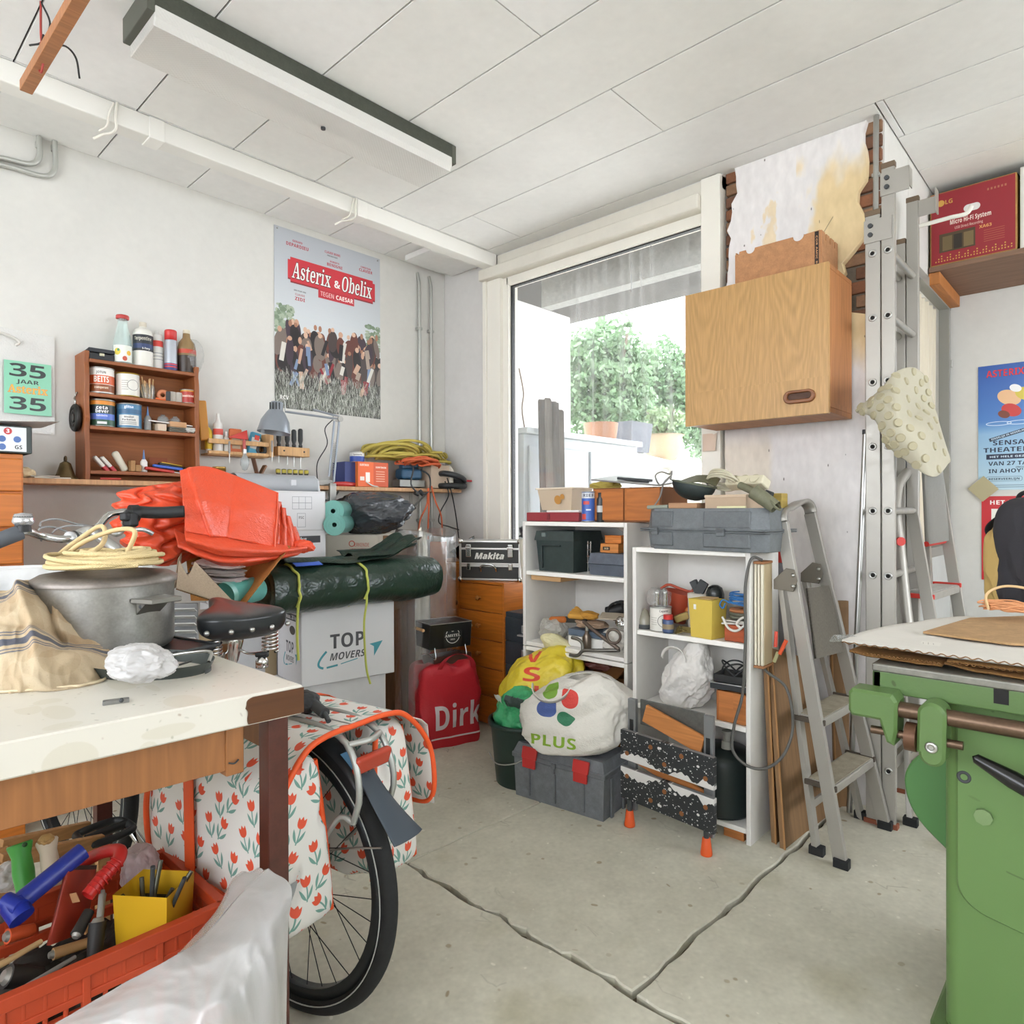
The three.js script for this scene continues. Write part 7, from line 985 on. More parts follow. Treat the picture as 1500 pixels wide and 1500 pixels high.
{ // grey tool box with red latches
  const t = thing('plastic_toolbox', 'grey plastic toolbox with two red latches on the floor, bag on top', 'toolbox',[-1.765,0,-2.265], rad(6)); const gm = M('#7d8186',0.5, { map: tDust }), gd = M('#74787d',0.55, { map: tDust });
  const w = 0.225, d = 0.115, h = 0.235; part(t, 'body',[keep2(taper(w*0.96, d*0.94, w*0.99, d*0.98,0.0,0.17))], gm); part(t, 'lid',[bx([-w - 0.006,0.172,-d - 0.006],[w + 0.006,0.195, d + 0.006],0.006), keep2(taper(w, d, w*0.93, d*0.86,0.195, h))], gd);
  for (const x of [-0.135,0.12]) part(t, 'latch',[bc(0.075,0.05,0.014,[x,0.205, d + 0.004],[-0.2,0,0],0.004), bc(0.065,0.045,0.012,[x,0.165, d + 0.01],[0,0,0],0.004)], M('#c2322f',0.4));
  part(t, 'hasp',[bc(0.02,0.02,0.014,[-0.01,0.18, d + 0.01]), bc(0.008,0.03,0.01,[-0.01,0.16, d + 0.006])], gd); for (const x of [-0.14,-0.01,0.13]) part(t, 'rib', bx([x - 0.004,0.02, d - 0.004],[x + 0.004,0.14, d + 0.002],0.001), gd);
  part(t, 'end_rib',[bx([w - 0.004,0.0,-0.06],[w + 0.004,0.16,-0.04],0.001), bx([w - 0.004,0.0,0.04],[w + 0.004,0.16,0.06],0.001)], gd);
  const b = thing('white_shopping_bag', 'stuffed white shopping bag with coloured clover and green lettering on the toolbox', 'bag',[-1.735,0.236,-2.275], rad(24)); const wm = M('#dedad1',0.55, { bumpMap: tCrease, bumpScale: 0.007 });
  const g = bagGeo({ s: [0.245,0.165,0.13], amp: 0.1, f: 1.8, sd: 72, n: 60, p: 2.6, fn: (x, y, z, a, bb, c) => [x*(1 - 0.22*smooth(0.1,1, bb)) + 0.03*bb, y + 0.152 + 0.02*a, z + 0.05*smooth(0.3,-1, bb)] }); part(b, 'bag', g, wm);
  const T = tex(512,512, (c, W, H) => { fill(c, '#dedad1',0,0, W, H); const leaf = (x, y, s, r, k) => { c.save(); c.translate(x*W, y*H); c.rotate(r); c.fillStyle = s; c.beginPath(); c.roundRect(-k*W*0.5,-k*W*0.42, k*W, k*W*0.84,[k*W*0.44, k*W*0.1, k*W*0.44, k*W*0.44]); c.fill(); c.restore(); }; leaf(0.33,0.46, '#4a5f9c',0.0,0.25); leaf(0.62,0.3, '#cf3a30',-PI/2,0.24); leaf(0.56,0.56, '#2f7a56',0.6,0.2); leaf(0.36,0.24, '#7aa53a',-0.4,0.2); text(c, 'PLUS', W*0.42, H*0.87, H*0.2, '#86ac2f', { w: W*0.6 }); });
  part(b, 'print', printOn(g,[0,0.12,1],[1,0,0],[-0.22,-0.0,0.13,0.31],0.0016,0.05), new THREE.MeshPhysicalMaterial({ roughness: 0.55, side: THREE.DoubleSide, map: T, bumpMap: tCrease, bumpScale: 0.004 }));
  part(b, 'handle', sheet(24,2, (u, v) => { const a = u*PI; return [-0.09 + 0.08*Math.cos(a) ,0.27 - 0.05*Math.sin(a) + v*0.012,0.09 + 0.06*Math.sin(a) + v*0.012]; },0.005), wm); part(b, 'handle', sheet(20,2, (u, v) => { const a = u*PI; return [0.06 + 0.1*Math.cos(a),0.29 + 0.035*Math.sin(a),0.0 + v*0.03]; },0.005), wm);
}
{ // folding work bench, jaws spattered with paint
  const t = thing('folding_workbench', 'folded black workbench with white paint spatter and orange feet, before the bookcase', 'workbench',[-1.29,0,-2.26]);
  const spat = tex(512,192, (c, w, h) => { fill(c, '#26292b',0,0, w, h); for (let i = 0; i < 230; i++) { c.fillStyle = '#d8d7d3'; const r = rnd(0.7,4)*(rnd() < 0.08 ? 2.4 : 1); c.beginPath(); c.ellipse(rnd(0, w), rnd(0, h), r, r*rnd(0.6,1.3),0,0,7); c.fill(); } c.fillStyle = '#d2d0cc'; c.beginPath(); c.moveTo(0, h); for (let i = 0; i <= 60; i++) c.lineTo(w*i/60, h*(0.84 + 0.5*fbm(i*0.173,3.3,1.7,4))); c.lineTo(w, h); c.fill(); });
  const jm = new THREE.MeshPhysicalMaterial({ map: spat, roughness: 0.6 }), hole = M('#8a5a34',0.9);
  const P0 = [-1.479,0.332,-2.22], P1 = [-1.075,0.343,-2.2];
  const jaw = (yl, yr, hgt, flip) => { const x0 = P0[0], x1 = P1[0], g = bx([x0,0,-0.012],[x1, hgt,0.012],0.003); const p = g.attributes.position, uv = g.attributes.uv; for (let i = 0; i < p.count; i++) { const k = (p.getX(i) - x0)/(x1 - x0), v = p.getY(i)/hgt; uv.setXY(i, k, flip ? 1 - v : v); p.setXYZ(i, p.getX(i), p.getY(i) + mix(yl, yr, k), p.getZ(i) - 2.205 - 0.02*(1 - k)); } g.computeVertexNormals(); const j = wpart(t, 'jaw', keep(g), jm); for (const [k, v] of [[0.08,0.25],[0.35,0.72],[0.5,0.3],[0.68,0.75],[0.92,0.3]]) part(j, 'dog_hole', cy(0.009,0.009,0.004,[mix(x0, x1, k) + 1.29, mix(yl, yr, k) + hgt*(flip ? 1 - v : v),0.0665 - 0.02*(1 - k)],[PI/2,0,0],16), hole); };
  jaw(0.265,0.255,0.115, false); jaw(0.11,0.1,0.125, true);
  for (const x of [P0[0] + 0.035, P1[0] - 0.045]) { wpart(t, 'leg', bx([x - 0.018,0.06,-2.26],[x + 0.018,0.5,-2.24]), M('#8e9092',0.4, { metalness: 0.6 })); wpart(t, 'leg_slot', bx([x - 0.008,0.34,-2.242],[x + 0.008,0.42,-2.2385],0), black); wpart(t, 'leg_rod', rod([x,0.05,-2.225],[x,0.13,-2.225],0.01), darkGrey); wpart(t, 'rubber_foot', lathe([[0,0],[0.02,0],[0.021,0.01],[0.014,0.065],[0,0.066]],[x,0,-2.225]), M('#e05a22',0.5), 'orange foot'); }
  wpart(t, 'frame_plate', bx([P0[0] + 0.06,0.4,-2.27],[P1[0] - 0.07,0.5,-2.262]), M('#7c7d7a',0.4, { metalness: 0.7, map: tDust })); wpart(t, 'jaw_board', beam([P0[0] + 0.09,0.455,-2.25],[P1[0] - 0.07,0.385,-2.25],0.07,0.014), M('#c98347',0.6, { map: tGrainH }), 'bare orange wood board'); wpart(t, 'lower_board', beam([P0[0] + 0.05,0.275,-2.25],[P1[0] - 0.05,0.19,-2.25],0.05,0.014), M('#c07a40',0.6, { map: tGrainH }));
}


// ---------- on and in the bookcases ----------
const item = (name, label, cat, p, ry = 0, group) => thing(name, label, cat, p, ry, group);
{ // top of the left bookcase, y = 1.19
  const Y1 = 1.191, zf = -2.5;
  const rb = item('flat_red_case', 'flat dark red case with a clasp under the food tub', 'case',[-2.063, Y1,-2.6]); part(rb, 'case', bx([-0.165,0,-0.1],[0.165,0.044,0.1],0.004), M('#8f2f36',0.5)); part(rb, 'clasp', bc(0.018,0.03,0.008,[-0.02,0.022,0.102]), M('#7a2a2e',0.4)); part(rb, 'papers', bc(0.2,0.01,0.16,[0.05,0.049,0]), white);
  const fc = item('food_tub', 'translucent cream food tub with brown food remains', 'tub',[-2.062, Y1 + 0.055,-2.6]); const tb = (w0, d0, w1, d1, h, y) => taper(w0, d0, w1, d1, y, y + h);
  part(fc, 'tub',[tb(0.092,0.065,0.11,0.08,0.105,0)], M('#dccbb2',0.35, { transmission: 0.3, thickness: 0 })); part(fc, 'rim',[bc(0.24,0.008,0.006,[0,0.106,0.083]), bc(0.24,0.008,0.006,[0,0.106,-0.083]), bc(0.006,0.008,0.166,[0.117,0.106,0]), bc(0.006,0.008,0.166,[-0.117,0.106,0])], M('#e0d2bc',0.35)); part(fc, 'stain',[xf(new THREE.CircleGeometry(0.022,14),[0.02,0.05,0.0795],[0.14,0,0]), xf(new THREE.CircleGeometry(0.013,12),[0.05,0.065,0.0815],[0.14,0,0])], M('#b5823f',0.5));
  can('paint_tin', 'blue tin with red and white print at the front of the left bookcase top',[-1.843, Y1,-2.5],0.03,0.14, '#3c5ea6', (c, w, h) => { fill(c, '#3a5fae',0,0, w, h); fill(c, '#c9cdd2',0,0, w, h*0.2); text(c, 'RIEF', w*0.5, h*0.1, h*0.14, '#445', { w: w*0.3 }); fill(c, '#c2453c', w*0.36, h*0.3, w*0.16, h*0.12); fill(c, '#d9dde2', w*0.44, h*0.58, w*0.12, h*0.05); fill(c, '#c2453c', w*0.3, h*0.75, w*0.14, h*0.2); }, { ry: cam(-1.9,-2.5) });
  const sc = item('spray_can', 'slim black spray can squeezed between the blue tin and wooden drawers', 'can',[-1.788, Y1,-2.52]); part(sc, 'can', lathe([[0,0],[0.018,0],[0.018,0.105],[0.012,0.115],[0.012,0.135],[0,0.136]]), M('#26282a',0.35)); part(sc, 'label', cy(0.0183,0.0183,0.03,[0,0.06,0]), M('#b9bbba',0.4));
  const wd = item('small_chest', 'small orange-brown wooden box with two drawer fronts on the left bookcase', 'box',[-1.641, Y1,-2.62]); const bm = M('#b86d2f',0.5, { map: tGrainH }); part(wd, 'case', bx([-0.19,0,-0.13],[0.17,0.155,0.1],0.003), M('#7a4a26',0.6)); part(wd, 'drawer', bx([-0.182,0.008,0.1],[-0.02,0.15,0.108]), bm); part(wd, 'drawer', bx([-0.012,0.008,0.1],[0.165,0.15,0.108]), bm);
  solo('metal_sheet', 'thin grey tilted panel resting on the wooden drawers', 'panel', bc(0.36,0.008,0.22,[-1.655, Y1 + 0.19,-2.62],[0.12,0,-0.1]), M('#9b9a98',0.35, { metalness: 0.4 }));
  solo('pliers', 'dark pliers lying on the tilted grey panel', 'pliers',[rod([-1.714, Y1 + 0.2,-2.55],[-1.553, Y1 + 0.18,-2.55],0.006), rod([-1.714, Y1 + 0.2,-2.55],[-1.564, Y1 + 0.185,-2.6],0.006)], darkGrey);
  solo('yellow_rag', 'yellow-grey rag lying behind the blue tin', 'cloth', xf(bagGeo({ s: [0.08,0.022,0.04], amp: 0.15, f: 3, sd: 8, n: 30 }),[-1.886, Y1 + 0.175,-2.7]), M('#b3a04e',0.85));
}
{ // inside the upper left unit
  const y1 = 0.949, y2 = 0.601;
  const cb = item('cooler_box', 'dark grey-green plastic cool box filling the left of the top compartment', 'box',[-2.03, y1,-2.59]); const dk = M('#34413f',0.5, { map: tDust }); part(cb, 'body', taper(0.105,0.1,0.115,0.11,0,0.15), dk); part(cb, 'lid',[taper(0.122,0.118,0.115,0.11,0.15,0.196)], dk); part(cb, 'handle',[bx([-0.08,0.015,0.108],[-0.072,0.13,0.118]), bx([-0.08,0.122,0.108],[0.04,0.13,0.118])], M('#2b3534',0.5)); part(cb, 'hasp', bc(0.022,0.02,0.012,[-0.06,0.178,0.118]), M('#6e7a78',0.4));
  const pc = item('plastic_case', 'blue-grey plastic carrying case in the top compartment, right side', 'case',[-1.725, y1,-2.58]); const bg = M('#5d6470',0.5, { map: tDust }); part(pc, 'lower_shell', taper(0.1,0.09,0.105,0.1,0,0.05), bg); part(pc, 'upper_shell', taper(0.105,0.1,0.1,0.09,0.052,0.1), bg);
  const cg = item('cigar_box', 'lower of two small orange wooden boxes stacked on the blue-grey case', 'box',[-1.745, y1 + 0.101,-2.56]); part(cg, 'box', bc(0.1,0.042,0.07,[0,0.021,0]), M('#d58a45',0.55, { map: tGrainH })); print(cg, 'label',0.04,0.016,[-0.015,0.02,0.0355],[0,0,0],64, (c, w, h) => { fill(c, '#2c241c',0,0, w, h); text(c, 'OCB', w/2, h/2, h*0.7, '#d8c9a8'); });
  const ch = item('cigar_box', 'upper of two small orange wooden boxes stacked on the blue-grey case', 'box',[-1.735, y1 + 0.144,-2.57]); part(ch, 'box', bc(0.09,0.03,0.06,[0,0.015,0]), M('#d9843a',0.55, { map: tGrainH })); part(ch, 'lid', bc(0.092,0.006,0.062,[0,0.033,0]), M('#d9843a',0.55));
  const sk = item('bundled_rods', 'bundle of pale rods with an orange tie leaning in the top compartment', 'rods',[-1.66, y1 + 0.13,-2.62]); for (let i = 0; i < 8; i++) part(sk, 'rod', rod([-0.08 + i*0.006,0.085,0.03 - i*0.004],[0.04 + i*0.002,0.0,0.02 + i*0.003],0.004), M('#b9b4ab',0.6)); part(sk, 'tie', tor(0.016,0.005,[0.022,0.015,0.03],[0,0.9,0]), M('#d9843a',0.6));
  const ir = item('wire_rack', 'small chromed wire stand glinting beside the cool box', 'stand',[-1.87, y1,-2.6]); for (const x of [-0.006,0.01]) part(ir, 'upright', rod([x,0,0.06],[x,0.15,0.06],0.003), chrome); for (let i = 0; i < 4; i++) part(ir, 'crossbar', rod([-0.012,0.05 + i*0.03,0.062],[0.016,0.05 + i*0.03,0.062],0.0025), chrome);
  const gl = (i) => 0; const gv = item('work_gloves', 'yellow leather work glove lying on the junk in the middle compartment', 'glove',[-1.9, y2 + 0.135,-2.55]); part(gv, 'palm', xf(bagGeo({ s: [0.05,0.02,0.04], amp: 0.08, f: 2, sd: 4, n: 30, p: 2.4 }),[0.02,0.012,0]), M('#c08a35',0.8)); for (let i = 0; i < 4; i++) part(gv, 'finger', xf(new THREE.CapsuleGeometry(0.013,0.055,6,12),[-0.055 + i*0.012,0.02 - i*0.004,-0.025 + i*0.024],[0.2,-0.5 + i*0.38, PI/2 - 0.2]), M('#c9943e',0.8));
  const hs = item('hand_saw', 'orange wooden handle of a tool pointing left in the middle compartment', 'saw',[-2.03, y2 + 0.11,-2.53]); part(hs, 'handle', xf(new THREE.CapsuleGeometry(0.016,0.075,8,16),[-0.02,0,0],[0,0, PI/2 + 0.12]), M('#b9682a',0.45)); part(hs, 'blade', bc(0.13,0.03,0.003,[0.09,0.012,0],[0,0,0.1],0), M('#4b4b47',0.5, { metalness: 0.6 }));
  const dr = item('hand_lamp', 'black cable and lamp heaped at the back of the middle compartment', 'lamp',[-1.78, y2 + 0.15,-2.7]); part(dr, 'body', rodG([-0.06,0,0.05],[0.02,0.03,0.03],0.03), black); part(dr, 'body', rodG([0.08,0,0.04],[0.16,0,0.05],0.03), black); const pp = []; for (let i = 0; i < 50; i++) pp.push([0.03 + 0.07*Math.cos(i*0.6),0.02 + 0.045*Math.sin(i*0.6) + 0.01*nz(i,1,1),0.06 + 0.02*Math.sin(i*0.2)]); part(dr, 'cable', tube(pp,0.004, false,240,6), black);
  const bb = item('blue_grey_box', 'blue-grey and white flat boxes under a brown rag in the middle compartment', 'box',[-1.86, y2,-2.56]); part(bb, 'lower_box', bc(0.2,0.05,0.13,[0,0.026,0]), white); part(bb, 'upper_box', bc(0.21,0.03,0.13,[0.005,0.068,0]), M('#5d6b7c',0.5)); part(bb, 'rag', xf(bagGeo({ s: [0.085,0.02,0.06], amp: 0.2, f: 3, sd: 31, n: 30 }),[-0.01,0.105,0.0]), M('#a98f78',0.9));
  solo('clear_plastic_bag', 'crumpled cloudy plastic bag at the left of the middle compartment', 'bag', xf(bagGeo({ s: [0.085,0.06,0.06], amp: 0.2, f: 2.6, sd: 19, n: 44, p: 2.2 }),[-2.08, y2 + 0.056,-2.53]), M('#cfccc4',0.3, { transmission: 0.4, thickness: 0, bumpMap: tCrease, bumpScale: 0.006 }));
  const bt = item('metal_bottle', 'small brown metal bottle standing at the front of the middle compartment', 'bottle',[-1.835, y2,-2.475]); part(bt, 'bottle', lathe([[0,0],[0.02,0.001],[0.021,0.01],[0.021,0.06],[0.01,0.078],[0.009,0.09],[0,0.09]]), M('#75695d',0.3, { metalness: 0.8 })); part(bt, 'cap', cy(0.008,0.008,0.02,[0,0.1,0]), steel);
  const wp = item('paper_wrapped_parts', 'white paper-wrapped lump with shiny foil ball behind', 'parcel',[-1.72, y2,-2.54]); part(wp, 'paper', xf(bagGeo({ s: [0.075,0.055,0.05], amp: 0.16, f: 2.4, sd: 23, n: 40, p: 2.4 }),[0,0.05,0]), M('#d9d4cc',0.85)); part(wp, 'foil', xf(bagGeo({ s: [0.03,0.028,0.03], amp: 0.2, f: 3, sd: 3, n: 30, p: 2, flatBottom: false }),[0.035,0.135,0.0]), M('#cfcfcd',0.2, { metalness: 1 }));
  const tp = item('steel_clamp', 'long grey steel clamp with ring sticking out of the middle compartment', 'clamp',[-1.74, y2 + 0.01,-2.45]); part(tp, 'bar', tube([[0.1,0.02,0],[0,0.01,0.03],[-0.07,0.0,0.04],[-0.09,-0.02,0.045],[-0.11,-0.028,0.045],[-0.14,-0.028,0.045]],0.008), M('#77756f',0.35, { metalness: 0.8 })); part(tp, 'jaw', tube([[-0.07,0.0,0.04],[-0.08,0.03,0.03],[-0.1,0.045,0.03],[-0.14,0.05,0.03]],0.008), M('#77756f',0.35, { metalness: 0.8 })); part(tp, 'arm', tube([[-0.08,0.13,0.02],[-0.02,0.1,0.03],[0.06,0.06,0.03],[0.11,0.03,0.02]],0.009), M('#6c5f56',0.4, { metalness: 0.7 })); part(tp, 'ring', tor(0.03,0.006,[0.09,0.085,0.03],[0,0.3,0]), M('#6c5f56',0.4, { metalness: 0.7 }));
  solo('putty_plate', 'beige flat trowel plate across the junk at the right', 'trowel', bc(0.14,0.006,0.07,[-1.74, y2 + 0.155,-2.56],[0.3,0.3,-0.08]), M('#b5a894',0.6));
  const lc = item('brown_carton', 'brown open carton in the lower compartment behind the bags', 'box',[-1.76,0.061,-2.66]); part(lc, 'carton', bx([-0.12,0,-0.12],[0.12,0.42,0.12]), M('#8a5c30',0.85, { map: tDust })); part(lc, 'flap', bc(0.2,0.004,0.1,[0.0,0.43,0.13],[0.5,0,0.35]), M('#7d5228',0.85)); part(lc, 'film', xf(bagGeo({ s: [0.09,0.03,0.06], amp: 0.2, f: 3, sd: 9, n: 30 }),[-0.1,0.45,0.06]), M('#6b3a34',0.3));
}
{ // grey machine case and what lies on it
  const Y2 = 1.091, cx = -1.215, t = item('grey_machine_case', 'long grey ribbed plastic machine case lying on the right bookcase', 'case',[cx, Y2,-2.5], rad(-3)); const gm = M('#74797c',0.5, { map: tDust }), gd = M('#6b7073',0.5, { map: tDust });
  const hull = (w, d, y0, y1, fl) => { const s = new THREE.Shape(); const c = 0.05; s.moveTo(-w + c,-d); s.lineTo(w - c,-d); s.lineTo(w,-d + c); s.lineTo(w, d - c); s.lineTo(w - c, d); s.lineTo(-w + c, d); s.lineTo(-w, d - c); s.lineTo(-w,-d + c); const g = xf(prism(s, y1 - y0,0.003),[0, y0,0],[-PI/2,0,0]), p = g.attributes.position; for (let i = 0; i < p.count; i++) { const k = (p.getY(i) - y0)/(y1 - y0), q = fl ? 1 - 0.07*smooth(0.3,1, k) : 1 - 0.05*smooth(0.5,0, k); p.setX(i, p.getX(i)*(1 - (1 - q)*0.5)); p.setZ(i, p.getZ(i)*q); } g.computeVertexNormals(); return g; };
  part(t, 'lower_shell', hull(0.262,0.132,0,0.072, false), gm); part(t, 'upper_shell', hull(0.262,0.132,0.076,0.158, true), gm);
  part(t, 'rim',[bx([-0.268,0.068,-0.134],[0.268,0.073,0.136],0.002), bx([-0.268,0.075,-0.134],[0.268,0.082,0.136],0.002)], gd);
  for (const x of [-0.2,0.09]) part(t, 'latch',[bc(0.034,0.03,0.01,[x + 0.006,0.07,0.139],[0,0,0],0.003), bc(0.036,0.014,0.012,[x + 0.006,0.078,0.143],[0.3,0,0],0.002)], gd);
  for (const [x, w] of [[-0.215,0.1],[0.02,0.19]]) for (const [a, b, z] of [[0.012,0.066,0.137],[0.086,0.15,0.133]]) part(t, 'raised_panel', bx([x, a,0.118],[x + w, b, z],0.005), gd);
  const top = Y2 + 0.158, at = (u, z) => 0;
  const hb = item('beige_carton', 'pale cardboard box carrying the white socket strip on the machine case', 'box',[-1.134, top,-2.5], rad(-8)); part(hb, 'box', bc(0.18,0.052,0.14,[0,0.027,0]), M('#c2aa90',0.8, { map: tMottle })); part(hb, 'lid_edge', bc(0.184,0.012,0.144,[0,0.049,0]), M('#c8b299',0.8));
  const so = item('socket_strip', 'cream four-way socket strip with its cable on top of the pale box', 'socket strip',[-1.111, top + 0.056,-2.52], rad(-12)); part(so, 'body', bc(0.17,0.04,0.055,[0.02,0.045,0],[-0.5,0,0],0.008), M('#cfc8ae',0.45)); for (let i = 0; i < 3; i++) part(so, 'socket', xf(lathe([[0.021,0.003],[0.019,0.004],[0.017,-0.003],[0,-0.004]]),[-0.03 + i*0.048,0.059,0.02],[PI/2 - 0.5 - 0.2,0,0]), M('#c4bc9f',0.5)); const sp2 = []; for (let i = 0; i < 60; i++) { const a = i*0.42; sp2.push([-0.08 + 0.075*Math.cos(a) + 0.02*nz(i*0.2,2,2),0.012 + 0.03*(1 + Math.sin(a)) + 0.0006*i,0.02 + 0.04*Math.sin(a*1.03)]); } part(so, 'cable', tube(sp2,0.0048, false,320,6), M('#c6c0a8',0.5));
  const nz1 = item('vacuum_nozzle', 'dusty grey-green vacuum hose nozzle on the right end of the machine case', 'nozzle',[-1.041, top,-2.43]); part(nz1, 'tube',[xf(new THREE.CylinderGeometry(0.024,0.028,0.1,24,1, true),[0.06,0.035,0.02],[0,0,-2.2]), rodG([0.02,0.062,0.01],[-0.05,0.09,-0.02],0.014)], M('#77775f',0.6, { map: tDust })); part(nz1, 'collar', xf(tor(0.025,0.004),[0.1,0.006 + 0.01,0.02],[PI/2,-0.9,0]), M('#6c6c55',0.6));
  solo('cable_plug', 'dark plug and cord lying beside the nozzle', 'plug',[rodG([-1.023, top + 0.06,-2.52],[-0.997, top + 0.05,-2.52],0.014)], darkGrey);
  const sa = item('face_shield', 'dark upturned grinding shield with a cable on the machine case', 'shield',[-1.309, top + 0.028,-2.5],0.2); part(sa, 'shell', xf(new THREE.SphereGeometry(0.085,28,14,0, PI*2, PI*0.5, PI*0.5),[0,0.075,0],[0,0,-0.2],[1.05,0.8,0.75]), M('#2c3838',0.5, { map: tDust })); part(sa, 'rim', xf(tor(0.086,0.004),[0,0.075,0],[PI/2,-0.2,0],[1.05,0.75,1]), M('#5a604f',0.6)); part(sa, 'visor', sheet(20,6, (u, v) => [-0.06 + 0.16*u,0.09 + 0.02*Math.sin(u*3) - 0.03*v,-0.03 + 0.07*v],0.003), M('#69694f',0.6, { map: tDust }));
  solo('wooden_offcut', 'flat wooden offcut under the grinding shield', 'wood', bc(0.12,0.022,0.1,[-1.318, top + 0.014,-2.46],[0,0.1,0]), M('#b58a66',0.7, { map: tGrainH }));
  const ca = item('cable_bundle', 'thin grey cable rising in a pointed loop at the left of the machine case', 'cable',[-1.426, top,-2.43]); part(ca, 'cable', tube([[-0.03,0.01,0],[0.0,0.05,0],[0.02,0.11,0],[0.05,0.135,0],[0.02,0.1,0.02],[-0.01,0.11,0],[-0.02,0.14,0],[-0.005,0.155,-0.02],[0.03,0.145,-0.03],[0.045,0.157,-0.02],[0.05,0.12,0]],0.0035, false,90), M('#7d7b76',0.5)); part(ca, 'tube_stub', rod([-0.045,0.008,0.02],[0.05,0.01,0.02],0.008), M('#8e9285',0.4));
  solo('glue_pen', 'thin white pen with yellow band lying on the case before the pale box', 'pen',[rod([-1.152, top + 0.006,-2.385],[-1.04, top + 0.006,-2.385],0.005)], M('#d9d4a8',0.4));
  solo('yellow_wood_box', 'yellow wooden box edge behind the nozzle', 'box', bc(0.1,0.06,0.06,[-1.029, top + 0.03,-2.6]), M('#b0974a',0.6, { map: tGrainH }));
}
{ // inside the right bookcase
  const y1 = 0.746, y2 = 0.438, z = -2.47;
  const tin = can('paint_tin', 'white tin holding bagged chrome parts on the right bookcase',[-1.43, y1,-2.44],0.043,0.098, '#dad7cf', (c, w, h) => { fill(c, '#dbd8d0',0,0, w, h); text(c, 'Caparol', w*0.55, h*0.1, h*0.13, '#333', { w: w*0.14 }); c.strokeStyle = '#555'; c.lineWidth = 4; c.beginPath(); c.arc(w*0.56, h*0.55, h*0.28,0,7); c.stroke(); fill(c, '#666', w*0.52, h*0.45, w*0.08, h*0.2); for (let i = 0; i < 4; i++) fill(c, '#b5b1a8', w*0.34, h*(0.4 + i*0.1), w*0.1, h*0.03); }, { ry: cam(-1.43,-2.45) });
  for (const x of [-0.015,0.018]) part(tin, 'chrome_tube', new THREE.CapsuleGeometry(0.012,0.05,8,14).translate(x,0.13,0), chrome); part(tin, 'clear_bag', xf(bagGeo({ s: [0.05,0.045,0.035], amp: 0.15, f: 2.5, sd: 3, n: 30, p: 2.4, flatBottom: false }),[-0.005,0.135,0]), clearFilm);
  const wj = item('watering_jug', 'terracotta-red plastic jug tilted behind the white tin', 'jug',[-1.437, y1,-2.57],0.3); part(wj, 'jug', xf(new THREE.LatheGeometry([[0,0],[0.045,0.002],[0.05,0.06],[0.07,0.13],[0.067,0.13],[0.046,0.06],[0,0.008]].map((q) => new THREE.Vector2(...q)),32),[0,0.02,0],[0,0,-0.2]), M('#a8452c',0.5)); part(wj, 'lip', tube([[-0.055,0.16,0.02],[-0.02,0.18,0.03],[0.03,0.165,0.03],[0.075,0.155,0.02],[0.085,0.17,0.02]],0.006), M('#a8452c',0.5)); part(wj, 'orange_patch', sp(0.02,[0.06,0.07,0.03],[0.6,1,0.6]), M('#c9742e',0.5));
  const wt = item('white_tube_tin', 'tall white plastic pot with printed side behind the yellow box', 'pot',[-1.306, y1,-2.53]); part(wt, 'pot', lathe([[0,0],[0.042,0],[0.042,0.135],[0.044,0.135],[0.044,0.155],[0,0.156]]), M('#d3ccbf',0.5)); part(wt, 'print_band', cy(0.0424,0.0424,0.07,[0,0.08,0]), M('#b9b3a6',0.5)); part(wt, 'tools',[bc(0.03,0.06,0.02,[-0.01,0.18,0],[0,0,0.5]), bc(0.04,0.05,0.014,[0.02,0.185,0.01],[0,0,-0.5])], darkGrey);
  const bb = item('black_bottle', 'glossy black rounded bottle beside the white pot', 'bottle',[-1.233, y1,-2.53]); part(bb, 'bottle', lathe([[0,0],[0.034,0.002],[0.036,0.02],[0.036,0.16],[0.028,0.185],[0.012,0.195],[0,0.196]]), M('#1f2424',0.25)); part(bb, 'label', xf(bc(0.04,0.02,0.004,[0,0,0]),[0.012,0.14,0.034]), M('#c9cbc6',0.5));
  const yb = item('yellow_paper_box', 'yellow paper tub in the middle of the right bookcase shelf', 'box',[-1.22, y1,-2.44], rad(-10)); part(yb, 'tub', taper(0.048,0.042,0.055,0.048,0,0.15), M('#d9bd54',0.8, { map: tMottle })); part(yb, 'contents', bc(0.07,0.004,0.05,[0,0.152,0],[0.1,0,0.05]), M('#c9a878',0.8)); part(yb, 'sticker', bc(0.012,0.02,0.002,[-0.025,0.12,0.048],[0.05,0,0]), white);
  const bj = item('blue_jar', 'small blue see-through jar with red lid in front of the white tin', 'jar',[-1.375, y1,-2.405]); part(bj, 'jar', lathe([[0,0],[0.021,0.002],[0.023,0.01],[0.021,0.052],[0.017,0.056],[0,0.056]]), M('#4a5a80',0.25)); part(bj, 'lid', cy(0.019,0.019,0.018,[0,0.066,0]), M('#c2322c',0.4)); part(bj, 'contents_band', cy(0.0232,0.0228,0.02,[0,0.028,0]), M('#8a7a60',0.6));
  const sb = item('glass_bulb', 'dusty glass bulb with dark base at the left end of the shelf', 'bulb',[-1.505, y1,-2.44]); part(sb, 'bulb', lathe([[0.028,0.015],[0.026,0.04],[0.012,0.075],[0,0.085]]), M('#b9b3a2',0.2, { transmission: 0.5, thickness: 0 })); part(sb, 'base', cy(0.03,0.032,0.018,[0,0.0095,0]), darkGrey);
